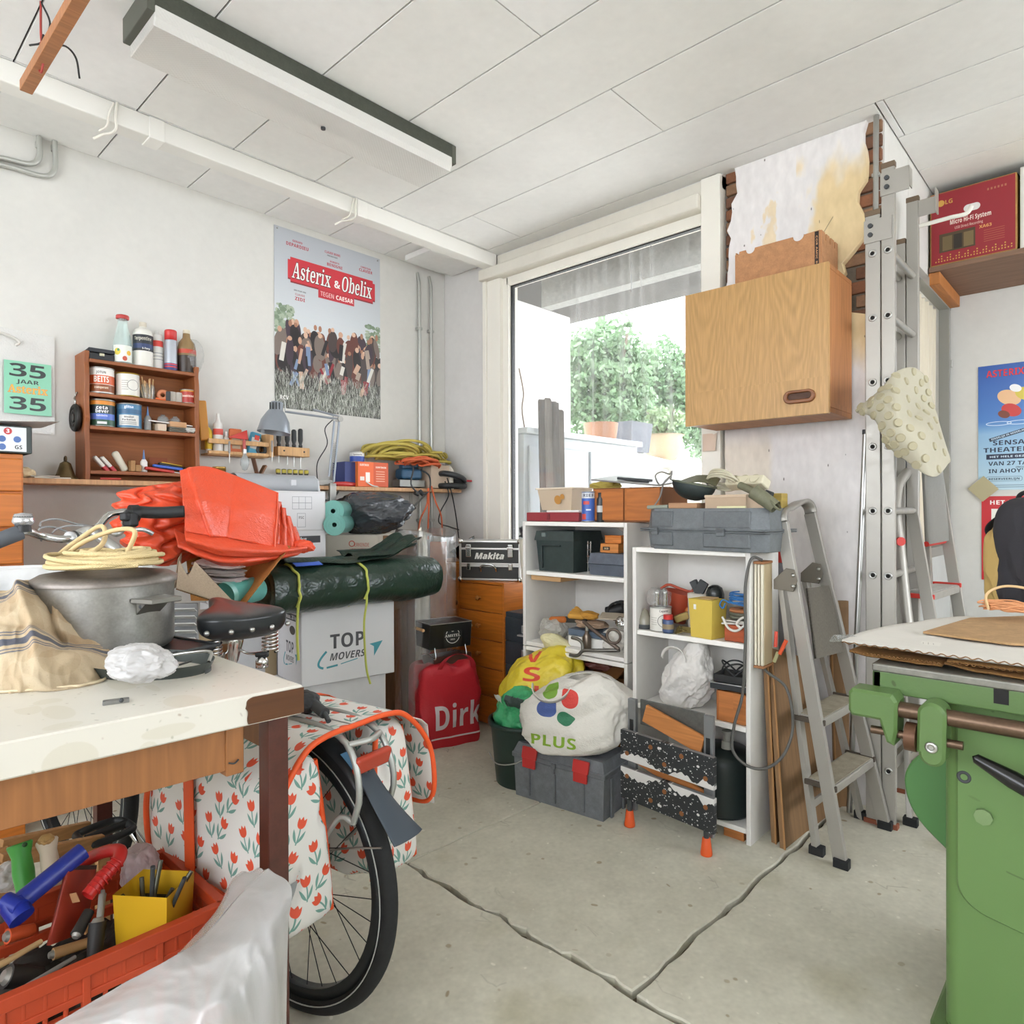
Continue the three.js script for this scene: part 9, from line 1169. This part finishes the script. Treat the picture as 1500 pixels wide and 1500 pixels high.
{ // pot on a tray, rope coil on its lid
  const px = -1.8, pz = -0.505, r = 0.145, tr = thing('black_tray', 'black rectangular tray under the big pot on the workbench', 'tray',[px + 0.02, TY, pz - 0.01],0.2); part(tr, 'tray', taper(0.165,0.14,0.175,0.155,0.001,0.02), M('#26282a',0.45)); part(tr, 'rim',[bc(0.36,0.008,0.008,[0,0.021,0.156]), bc(0.36,0.008,0.008,[0,0.021,-0.156]), bc(0.008,0.008,0.31,[0.177,0.021,0]), bc(0.008,0.008,0.31,[-0.177,0.021,0])], M('#2c2e30',0.4));
  const p = thing('cooking_pot', 'large dull aluminium cooking pot with flat lid and angular handle', 'pot',[px, TY + 0.024, pz]); const am = M('#a6a49f',0.38, { metalness: 0.85, map: tDust, bumpMap: tScratch, bumpScale: 0.0008 });
  part(p, 'pot', lathe([[0,0],[r - 0.012,0],[r - 0.004,0.006],[r,0.02],[r,0.152],[r + 0.004,0.156],[r + 0.002,0.16],[0,0.16]],[0,0,0],[0,0,0],64), am); part(p, 'lid', lathe([[r + 0.006,0.155],[r + 0.007,0.168],[r - 0.01,0.178],[0.03,0.19],[0,0.19]],[0,0,0],[0,0,0],64), M('#8d857e',0.45, { metalness: 0.7, map: tDust }));
  const ha = 0.35; part(p, 'handle',[xf(prism([[0,-0.045],[0.062,-0.04],[0.066,0.035],[0,0.045]],0.008,0.002),[Math.cos(ha)*(r - 0.004),0.118,-Math.sin(ha)*(r - 0.004)],[-PI/2,0, ha]), xf(prism([[0,0],[0.035,0],[0,-0.03]],0.06,0.002),[Math.cos(ha)*(r - 0.004) - 0.03*Math.sin(ha) ,0.118,-Math.sin(ha)*(r - 0.004) - 0.03*Math.cos(ha)],[0, ha,0])], M('#8d8b84',0.4, { metalness: 0.8 })); part(p, 'handle_screw', sp(0.006,[Math.cos(ha)*(r + 0.02),0.108,-Math.sin(ha)*(r + 0.02) + 0.03]), darkGrey);
  const c = thing('cream_rope', 'cream rope coiled loosely on the pot lid', 'rope',[px, TY + 0.21, pz]); const q = []; for (let i = 0; i < 230; i++) { const a = i*0.4, s = 0.155 + 0.045*nz(i*0.09,3,3) - 0.0003*i; q.push([s*Math.cos(a)*1.1,0.008 + 0.022*(0.5 + nz(i*0.13,5,1)) + 0.00009*i, s*Math.sin(a)*0.72 + 0.03*nz(i*0.05,1,9)]); } part(c, 'coil', tube(q,0.0055, false,1100,6), M('#d9c391',0.75, { bumpMap: tWeave, bumpScale: 0.002 }));
  part(c, 'loop', tube([[-0.12,0.02,0.06],[-0.2,0.03,0.05],[-0.21,0.07,0.0],[-0.16,0.1,-0.03],[-0.08,0.08,-0.02],[0.0,0.05,0.02],[-0.02,0.03,0.06]],0.0058, false,70), M('#d2b888',0.75)); part(c, 'loop', tube([[-0.1,0.02,0.07],[-0.06,0.06,0.04],[0.02,0.095,-0.02],[0.07,0.09,-0.04],[0.05,0.04,-0.03]],0.0058, false,60), M('#d2b888',0.75));
}
{ // white carrier bags behind the pot, dark tray, small bag
  const b = thing('white_carrier_bag', 'white paper carrier bag with green lettering standing behind the pot', 'bag',[-2.12, TY,-0.4], rad(60)); const wm = M('#cfcfce',0.5, { bumpMap: tCrease, bumpScale: 0.005 }); const bg = bagGeo({ s: [0.2,0.105,0.045], p: 6, amp: 0.03, f: 2, sd: 33, n: 50, fn: (x, y, z) => [x, y + 0.098, z] }); part(b, 'bag', bg, wm); part(b, 'lettering', printOn(bg,[0,0,1],[1,0,0],[-0.15,0.04,-0.05,0.19]), new THREE.MeshPhysicalMaterial({ roughness: 0.5, side: THREE.DoubleSide, map: tex(128,256, (c, w, h) => { fill(c, '#cfcfce',0,0, w, h); text(c, 'hou', w*0.5, h*0.55,60, '#8abf2e', { rot: PI/2, w: h*0.6 }); }) }));
  const g = thing('white_carrier_bag', 'white carrier bag with grey logo patches between pot and handlebar', 'bag',[-2.21, TY,-0.62], rad(28)); const gg = bagGeo({ s: [0.15,0.105,0.035], p: 6, amp: 0.03, f: 2, sd: 37, n: 44, fn: (x, y, z) => [x, y + 0.097, z] }); part(g, 'bag', gg, wm); part(g, 'logo', printOn(gg,[0,0,1],[1,0,0],[-0.02,0.07,0.12,0.2]), new THREE.MeshPhysicalMaterial({ roughness: 0.5, side: THREE.DoubleSide, map: tex(128,128, (c, w, h) => { fill(c, '#cfcfce',0,0, w, h); c.fillStyle = '#8f8a86'; c.beginPath(); c.arc(96,60,17,0,7); c.arc(76,60,14,0,7); c.fill(); for (let i = 0; i < 12; i++) { c.save(); c.translate(30,50); c.rotate(i*0.52); c.fillRect(-2,0,4,18); c.restore(); } }) }));
  const d = thing('dark_crate', 'low dark green-grey plastic crate behind the sack at the left edge', 'crate',[-2.08, TY,-0.16], rad(60)); part(d, 'crate', taper(0.16,0.1,0.17,0.11,0.001,0.13), M('#3a4038',0.55)); part(d, 'rim',[bc(0.36,0.014,0.012,[0,0.133,0.112]), bc(0.36,0.014,0.012,[0,0.133,-0.112]), bc(0.012,0.014,0.23,[0.174,0.133,0]), bc(0.012,0.014,0.23,[-0.174,0.133,0])], M('#2d322c',0.5));
  const k = thing('roasting_tin', 'dark tin with a wire handle beside the pot, holding a small white bag', 'tin',[-1.529,0.9,-0.517], rad(30)); k.position.x -= 0.03; const dm = M('#3b413e',0.45); part(k, 'tin',[xf(prism((() => { const s = new THREE.Shape(); s.absellipse(0,0,0.14,0.09,0,7); return s; })(),0.008,0.002,30),[0,0.001,0],[-PI/2,0,0]), grid(60,3, (u, v) => [(0.135 + 0.012*v)*Math.cos(u*6.2832),0.004 + 0.024*v, (0.086 + 0.012*v)*Math.sin(u*6.2832)])], dm); part(k, 'wire_handle', tube([[0.02,0.03,-0.02],[0.08,0.04,-0.03],[0.14,0.045,-0.02],[0.15,0.03,0.0]],0.0035), steel);
  for (const [x, z] of [[0.0,0.02],[0.03,0.02],[0.06,0.0]]) part(k, 'grid_bar', bc(0.006,0.004,0.12,[x,0.014, z]), dm);
  solo('small_white_bag', 'small knotted white translucent bag resting on the dark tin', 'bag', xf(bagGeo({ s: [0.07,0.036,0.045], amp: 0.2, f: 2.6, sd: 44, n: 44, p: 2 }),[-1.389, TY + 0.058,-0.445],[0,0.6,0]), M('#dddbda',0.3, { transmission: 0.45, thickness: 0, bumpMap: tCrease, bumpScale: 0.006 }));
  const kn = thing('table_knife', 'dull metal knife handle sticking out from under the sack', 'knife',[-1.376,0.9,-0.395]); wpart(kn, 'handle', beam([-1.347,0.906,-0.37],[-1.335,0.906,-0.41],0.008,0.016), M('#8d8d8b',0.35, { metalness: 0.8 })); wpart(kn, 'rivet', sp(0.004,[-1.318,0.912,-0.392]), darkGrey);
}
{ // striped sacking thrown over something
  const t = thing('striped_sack', 'coarse beige sackcloth with blue-grey stripes thrown in a heap at the table front', 'cloth',[-1.5, TY,-0.24]);
  const st = tex(512,512, (c, w, h) => { fill(c, '#cdb898',0,0, w, h); for (let i = 0; i < 60; i++) { c.fillStyle = `rgba(${[150, 226][i % 2]},${[112, 208][i % 2]},${[76, 180][i % 2]},.16)`; c.beginPath(); c.ellipse(rnd(0, w), rnd(0, h), rnd(20,80), rnd(14,50),0,0,7); c.fill(); } for (const y of [0.3,0.62]) { fill(c, '#565a68',0, h*y, w, h*0.03); for (const d of [-0.035,-0.022,0.045,0.058]) fill(c, '#6d6e78',0, h*(y + d), w, h*0.006); } for (let i = 0; i < 14000; i++) { c.fillStyle = `rgba(${i % 2 ? 240 : 90},${i % 2 ? 225 : 70},${i % 2 ? 200 : 45},.06)`; c.fillRect(rnd(0, w), rnd(0, h),2,2); } }); st.wrapS = st.wrapT = THREE.ClampToEdgeWrapping;
  const m = new THREE.MeshPhysicalMaterial({ map: st, roughness: 0.95, side: THREE.DoubleSide, bumpMap: tWeave, bumpScale: 0.0015, sheen: 0.4, sheenColor: new THREE.Color('#d9c4a4') });
  const A = [[[-1.657,0.815,-0.231],[-1.574,0.844,-0.281],[-1.535,0.855,-0.345],[-1.54,0.854,-0.423],[-1.617,0.846,-0.46]],[[-1.708,0.891,-0.239],[-1.608,0.915,-0.277],[-1.56,0.935,-0.323],[-1.57,0.938,-0.395],[-1.594,0.89,-0.481]],[[-1.81,0.957,-0.253],[-1.683,0.99,-0.29],[-1.656,0.993,-0.343],[-1.65,0.964,-0.402],[-1.68,0.932,-0.484]],[[-1.912,1.01,-0.268],[-1.806,1.036,-0.312],[-1.754,1.053,-0.361],[-1.731,1.012,-0.409],[-1.752,0.996,-0.485]],[[-2.014,1.03,-0.283],[-1.93,1.059,-0.334],[-1.877,1.083,-0.383],[-1.854,1.06,-0.432],[-1.85,1.051,-0.49]],[[-2.065,0.999,-0.29],[-1.98,1.026,-0.342],[-1.92,1.048,-0.398],[-1.883,1.033,-0.446],[-1.863,1.012,-0.505]]].map((r) => new THREE.CatmullRomCurve3(r.map((q) => V(...q))));
  const S = (u, v) => { const p = new THREE.CatmullRomCurve3(A.map((r) => r.getPoint(u))).getPoint(v); const w = u*1.3 + v*0.9, k = 0.036*ridge(u*3.1 + 0.9*v, v*2.4 - u*1.4,3,3) + 0.03*Math.exp(-((u - 0.36 - 0.3*(0.75 - v)) ** 2)/0.0022)*smooth(0.1,0.4, v)*smooth(0.95,0.7, v) - 0.03*Math.exp(-((u - 0.5 - 0.35*(0.75 - v)) ** 2)/0.003)*smooth(0.2,0.5, v)*smooth(0.9,0.7, v) - 0.03*Math.exp(-((v - 0.52 + 0.15*u) ** 2)/0.0012)*smooth(0.1,0.3, u)*smooth(0.9,0.6, u); return [p.x + k*0.8, Math.max(TY + 0.004, p.y + k*0.5), p.z + k*0.35]; };
  wpart(t, 'cloth', sheet(130,130, S,0.003), m); wpart(t, 'frayed_edge', tube(Array.from({ length: 40 }, (_, i) => { const p = S(i/39,0); return [p[0] + 0.002*nz(i,1,1), p[1] + 0.003, p[2]]; }),0.0028, false,160,5), M('#dccbaa',0.9));
}
// ---------- orange crate of tools under the bench ----------
const CY = 0.455;
{
  const x1 = -1.352, x0 = -1.66, z0 = -0.585, z1 = 0.02, y0 = CY - 0.23, t = thing('orange_crate', 'orange plastic crate full of decorating tools under the workbench', 'crate',[-1.506, y0,-0.28]); const m = M('#b84320',0.5);
  const wall = (a, b, n, out) => { const rail = (y, h, w) => wpart(t, 'rail', beam([a[0], y, a[1]],[b[0], y, b[1]], h, w), m); rail(CY - 0.012,0.024,0.02); rail(CY - 0.06,0.014,0.012); rail(CY - 0.09,0.02,0.014); rail(y0 + 0.015,0.03,0.012); for (let i = 0; i <= n; i++) { const k = i/n, x = mix(a[0], b[0], k), z = mix(a[1], b[1], k); wpart(t, 'slat', bc(i % 4 ? 0.008 : 0.014,0.21, i % 4 ? 0.008 : 0.014,[x, y0 + 0.112, z]), m); } wpart(t, 'band', beam([a[0], CY - 0.036, a[1]],[b[0], CY - 0.036, b[1]],0.05,0.006), m); };
  wall([x1, z0],[x1, z1],20); wall([x0, z0],[x0, z1],12); wall([x0, z0],[x1, z0],10); wall([x0, z1],[x1, z1],8); wpart(t, 'base', bx([x0, y0, z0],[x1, y0 + 0.008, z1]), m);
  const st = thing('low_stool', 'low wooden bench under the orange crate, mostly hidden', 'bench',[-1.5,0,-0.28]); const bm = M('#a87b4c',0.7, { map: tGrain }); wpart(st, 'seat', bx([-1.7, y0 - 0.03,-0.62],[-1.33, y0 - 0.001,0.05]), bm); for (const [x, z] of [[-1.68,-0.6],[-1.36,-0.6],[-1.68,0.03],[-1.36,0.03]]) wpart(st, 'leg', bx([x - 0.02,0, z - 0.02],[x + 0.02, y0 - 0.031, z + 0.02]), bm);
  const yb = thing('yellow_paper_tub', 'bright yellow tub of bits standing in the right end of the orange crate', 'tub',[-1.45, y0 - 0.0,-0.49], rad(38)); part(yb, 'tub', grid(4,1, (u, v) => { const a = PI/4 + u*PI*2, w = mix(0.046,0.056, v)*1.414; return [w*Math.cos(a),0.27*v,0.85*w*Math.sin(a)]; }), M('#d6a81f',0.5)); part(yb, 'bottom', bc(0.088,0.004,0.075,[0,0.01,0]), M('#d6a81f',0.5)); part(yb, 'fill', bc(0.1,0.004,0.085,[0,0.22,0],[0,0,0],0), M('#2c2a26',0.9)); for (let i = 0; i < 7; i++) part(yb, 'drill_bit', rod([-0.03 + i*0.012,0.22,0.02 - 0.01*(i % 3)],[-0.05 + i*0.022,0.26 + 0.02*((i*5) % 4),0.03 - 0.03*(i % 3)],0.0045), i % 3 ? M('#5d5c50',0.4, { metalness: 0.8 }) : darkGrey);
  const tool = (name, label, cat, a) => thing(name, label, cat, a);
  const hnd = (o, a, b, r, m2, n = 'handle') => { const A = V(...a), B = V(...b), L = A.distanceTo(B), g = lathe([[0,0],[r*0.9,0.002],[r,0.01],[r*0.9, L*0.3],[r*1.02, L*0.55],[r*0.9, L*0.8],[r*1.2, L*0.97],[r*1.1, L],[0, L]]); g.applyQuaternion(new THREE.Quaternion().setFromUnitVectors(V(0,1,0), B.clone().sub(A).normalize())); return wpart(o, n, g.translate(...a), m2); };
  const gr = tool('roller_handle', 'bright green paint roller handle sticking up at the left of the crate', 'roller',[-1.725,0.403,-0.33]); hnd(gr,[-1.723,0.403,-0.332],[-1.774,0.526,-0.326],0.02, M('#3f9a3a',0.45)); wpart(gr, 'wire', rod([-1.723,0.403,-0.332],[-1.695,0.314,-0.33],0.004), steel); wpart(gr, 'hang_hole', sp(0.005,[-1.729,0.538,-0.327]), M('#1f4a20',0.6));
  const wr = tool('roller_handle', 'paint-crusted white roller handle beside the green one', 'roller',[-1.708,0.391,-0.373]); hnd(wr,[-1.704,0.406,-0.377],[-1.767,0.519,-0.374],0.018, M('#d3c6ae',0.8)); wpart(wr, 'wire', rod([-1.704,0.406,-0.377],[-1.677,0.301,-0.374],0.004), steel); wpart(wr, 'paint_crust', xf(bagGeo({ s: [0.018,0.01,0.018], amp: 0.2, f: 3, sd: 2, n: 24, p: 2 }),[-1.755,0.524,-0.371]), M('#b8935a',0.7));
  const bl = tool('roller_handle', 'long dark blue plastic handle lying slanted over the crate', 'roller',[-1.574,0.48,-0.28]); wpart(bl, 'handle', rodG([-1.564,0.492,-0.276],[-1.591,0.545,-0.4],0.0185), M('#26358c',0.4)); wpart(bl, 'hand_guard',[rod([-1.564,0.499,-0.276],[-1.538,0.479,-0.286],0.022), rod([-1.573,0.506,-0.267],[-1.54,0.498,-0.284],0.016)], M('#22349c',0.4)); wpart(bl, 'collar', rodG([-1.563,0.49,-0.269],[-1.562,0.499,-0.284],0.0205), M('#1f3090',0.4));
  const rd = tool('plastering_float', 'red plastic float with ribbed grip standing on edge in the crate', 'float',[-1.556,0.443,-0.365]); const rm = M('#c02a26',0.4); wpart(rd, 'grip', tube([[-1.493,0.498,-0.382],[-1.506,0.517,-0.412],[-1.517,0.533,-0.442],[-1.535,0.542,-0.453],[-1.574,0.535,-0.443],[-1.629,0.507,-0.42],[-1.65,0.483,-0.4]],0.013, false,60,12), rm); wpart(rd, 'ribs', Array.from({ length: 7 }, (_, i) => { const a = [-1.497,0.504,-0.393], b = [-1.514,0.533,-0.439], k = i/6; const p = a.map((v, j) => mix(v, b[j], k)), q = a.map((v, j) => mix(v, b[j], k + 0.04)); return rod(p, q,0.0155); }), M('#b52622',0.45));
  const pb = V(...[-1.572,0.526,-0.363]), pc = V(...[-1.624,0.483,-0.425]), pd2 = V(...[-1.57,0.389,-0.392]), pe = V(...[-1.528,0.414,-0.322]); wpart(rd, 'blade', sheet(3,3, (u, v) => pb.clone().lerp(pc, u).lerp(pe.clone().lerp(pd2, u), v).toArray(),0.008), M('#a23a28',0.4)); wpart(rd, 'backing', sheet(3,3, (u, v) => pb.clone().lerp(pc, u).lerp(pe.clone().lerp(pd2, u), v).add(V(-0.014,0.002,-0.006)).toArray(),0.008), M('#4b4640',0.6)); const ls = [pb.clone().lerp(pd2,0.35), pb.clone().lerp(pd2,0.5)]; wpart(rd, 'price_label', bc(0.03,0.022,0.002, ls[1].clone().add(V(0.008,0.012,0.006)).toArray(),[0.3,0.75,0]), M('#d9a878',0.6));
  const misc = [['putty_knife', 'wide black-handled putty knife standing in the middle of the crate', 'knife',[-1.479,0.447,-0.396],[-1.461,0.394,-0.385],0.016, '#23211f'],['trowel', 'grey trowel with worn wooden shaft near the crate centre', 'trowel',[-1.517,0.478,-0.415],[-1.477,0.434,-0.397],0.007, '#8d8a84'],['wooden_stirrer', 'long pale wooden stick leaning out at the lower left', 'stick',[-1.461,0.445,-0.22],[-1.512,0.434,-0.31],0.006, '#c9a878'],['steel_rod', 'thin steel rod lying along the crate front', 'rod',[-1.418,0.415,-0.261],[-1.464,0.405,-0.354],0.0045, '#8f8f8c'],['wooden_stirrer', 'short wooden slat lying inside the crate by the yellow tub', 'stick',[-1.542,0.384,-0.336],[-1.547,0.375,-0.4],0.011, '#c39a68'],['paint_brush', 'orange-handled brush lying deep in the crate', 'brush',[-1.608,0.419,-0.275],[-1.62,0.407,-0.319],0.014, '#d5562a'],['black_bar', 'flat black iron bar across the lower left of the crate', 'bar',[-1.485,0.411,-0.253],[-1.489,0.38,-0.303],0.02, '#22201e'],['hammer_shaft', 'grey iron tool shaft at the far left edge of the crate', 'tool',[-1.628,0.448,-0.257],[-1.648,0.448,-0.293],0.012, '#7d7b78'],['paint_brush', 'black flat scraper lying right of the red float', 'scraper',[-1.486,0.434,-0.362],[-1.514,0.455,-0.39],0.012, '#2c2a27']];
  for (const [n, l, c, a, b, r, col] of misc) { const o = tool(n, l, c, a); wpart(o, 'shaft', rod(a, b, r, r*0.85), M(col,0.55)); const e = a.map((v, i) => mix(v, b[i],-0.12)); wpart(o, 'tip', rod(a, e, r*0.75, r*0.5), M('#9a978f',0.45, { metalness: 0.5 })); }
  solo('knotted_plastic_bag', 'cloudy knotted plastic bag bulging from the crate behind the yellow tub', 'bag', xf(bagGeo({ s: [0.05,0.055,0.04], amp: 0.18, f: 2.2, sd: 57, n: 40, p: 2 }),[-1.614,0.45,-0.515]), M('#d9c9c9',0.3, { transmission: 0.45, thickness: 0, bumpMap: tCrease, bumpScale: 0.006 }));
  solo('crumpled_film', 'small crumpled clear film at the left edge of the crate', 'film', xf(bagGeo({ s: [0.05,0.03,0.04], amp: 0.2, f: 3, sd: 59, n: 34, p: 2 }),[-1.854,0.425,-0.32]), M('#dcdcdc',0.3, { transmission: 0.5, thickness: 0 }));
  const dk = thing('tool_heap', 'dark heap of small tools filling the bottom of the crate', 'tools',[-1.5, y0 + 0.009,-0.26]); wpart(dk, 'heap', sheet(40,30, (u, v) => [mix(x0 + 0.02, x1 - 0.02, u), y0 + 0.1 + 0.05*ridge(u*4, v*7,3) + 0.02*nz(u*20, v*30,1), mix(z0 + 0.02, z1 - 0.02, v)],0.004), M('#3c3833',0.7, { map: tDust })); dk.userData.kind = 'stuff';
  const pl = M('#b98a58',0.7, { map: tGrainH }); for (const [l, a, b] of [['upper of two pine laths lying under the bench behind the crate',[-2.178,0.368,-0.359],[-2.237,0.322,-0.577]],['lower of two pine laths lying under the bench behind the crate',[-2.054,0.381,-0.338],[-2.094,0.332,-0.573]]]) { const o = thing('pine_lath', l, 'wood', a); wpart(o, 'lath', beam(a, b,0.035,0.02), pl); wpart(o, 'support',[beam([a[0], a[1], a[2]],[a[0],0.0, a[2]],0.03,0.03,[1,0,0]), beam([b[0], b[1], b[2]],[b[0],0.0, b[2]],0.03,0.03,[1,0,0])], pl); }
}
{ // big translucent sack in front
  const t = thing('white_plastic_sack', 'large translucent white plastic sack slumped in the foreground against the table leg', 'sack',[-1.1,0,-0.35]);
  const m = M('#e4e3e2',0.24, { transmission: 0.62, thickness: 0, bumpMap: tCrease, bumpScale: 0.0006 });
  const rows = [[[-1.176,0.484,-0.241],[-1.11,0.54,-0.33],[-1.069,0.573,-0.395],[-1.101,0.56,-0.447],[-1.118,0.592,-0.514],[-1.121,0.615,-0.565]],[[-1.14,0.488,-0.233],[-1.047,0.546,-0.32],[-0.983,0.575,-0.38],[-0.967,0.601,-0.422],[-0.998,0.618,-0.489],[-1.017,0.626,-0.553]],[[-1.121,0.467,-0.237],[-1.007,0.521,-0.316],[-0.924,0.564,-0.366],[-0.907,0.587,-0.409],[-0.936,0.594,-0.464],[-0.983,0.594,-0.529]],[[-1.137,0.313,-0.248],[-1.007,0.37,-0.315],[-0.917,0.407,-0.371],[-0.896,0.407,-0.418],[-0.916,0.401,-0.468],[-0.949,0.399,-0.505]],[[-1.161,-0.009,-0.252],[-1.04,0.029,-0.324],[-0.958,0.061,-0.386],[-0.918,0.078,-0.437],[-0.918,0.091,-0.478],[-0.951,0.096,-0.502]]].map((r) => new THREE.CatmullRomCurve3(r.map((q) => V(...q))));
  const S = (u, v) => { const p = new THREE.CatmullRomCurve3(rows.map((r) => r.getPoint(u))).getPoint(v), k = 0.02*ridge(u*3.4 - v, v*2 + u,5,3) + 0.008*Math.sin(u*14 + v*4)*smooth(0.1,0.5, v); return [p.x + k, Math.max(0.004, p.y + 0.4*k), p.z + k*0.5]; };
  wpart(t, 'front', sheet(70,70, S,0.0008), m);
  const back = [[[-1.121,0.615,-0.565],[-1.118,0.592,-0.514],[-1.101,0.56,-0.447],[-1.069,0.573,-0.395]],[[-1.211,0.568,-0.591],[-1.252,0.55,-0.566],[-1.264,0.497,-0.541],[-1.258,0.447,-0.465]],[[-1.246,0.461,-0.639],[-1.316,0.435,-0.602],[-1.334,0.394,-0.558],[-1.353,0.354,-0.485]],[[-1.245,0.215,-0.666],[-1.335,0.2,-0.61],[-1.366,0.216,-0.554],[-1.384,0.22,-0.483]]].map((r) => new THREE.CatmullRomCurve3(r.map((q) => V(...q))));
  wpart(t, 'back', sheet(40,40, (u, v) => { const p = new THREE.CatmullRomCurve3(back.map((r) => r.getPoint(u))).getPoint(v), k = 0.008*ridge(u*4, v*4,9); return [p.x + k, p.y, p.z + k]; },0.0008), m);
  wpart(t, 'mouth_side', sheet(30,30, (u, v) => { const a = V(...[-1.121,0.615,-0.565]).lerp(V(...[-1.22,0.561,-0.596]), u), b = V(...[-1.017,0.626,-0.553]).lerp(V(...[-1.149,0.539,-0.621]), u); const p = a.lerp(b, v), k = 0.004*ridge(u*3, v*3,2); return [p.x + k, p.y - 0.03*Math.sin(v*PI)*u, p.z]; },0.0008), m);
}

renderer.render(scene, camera);
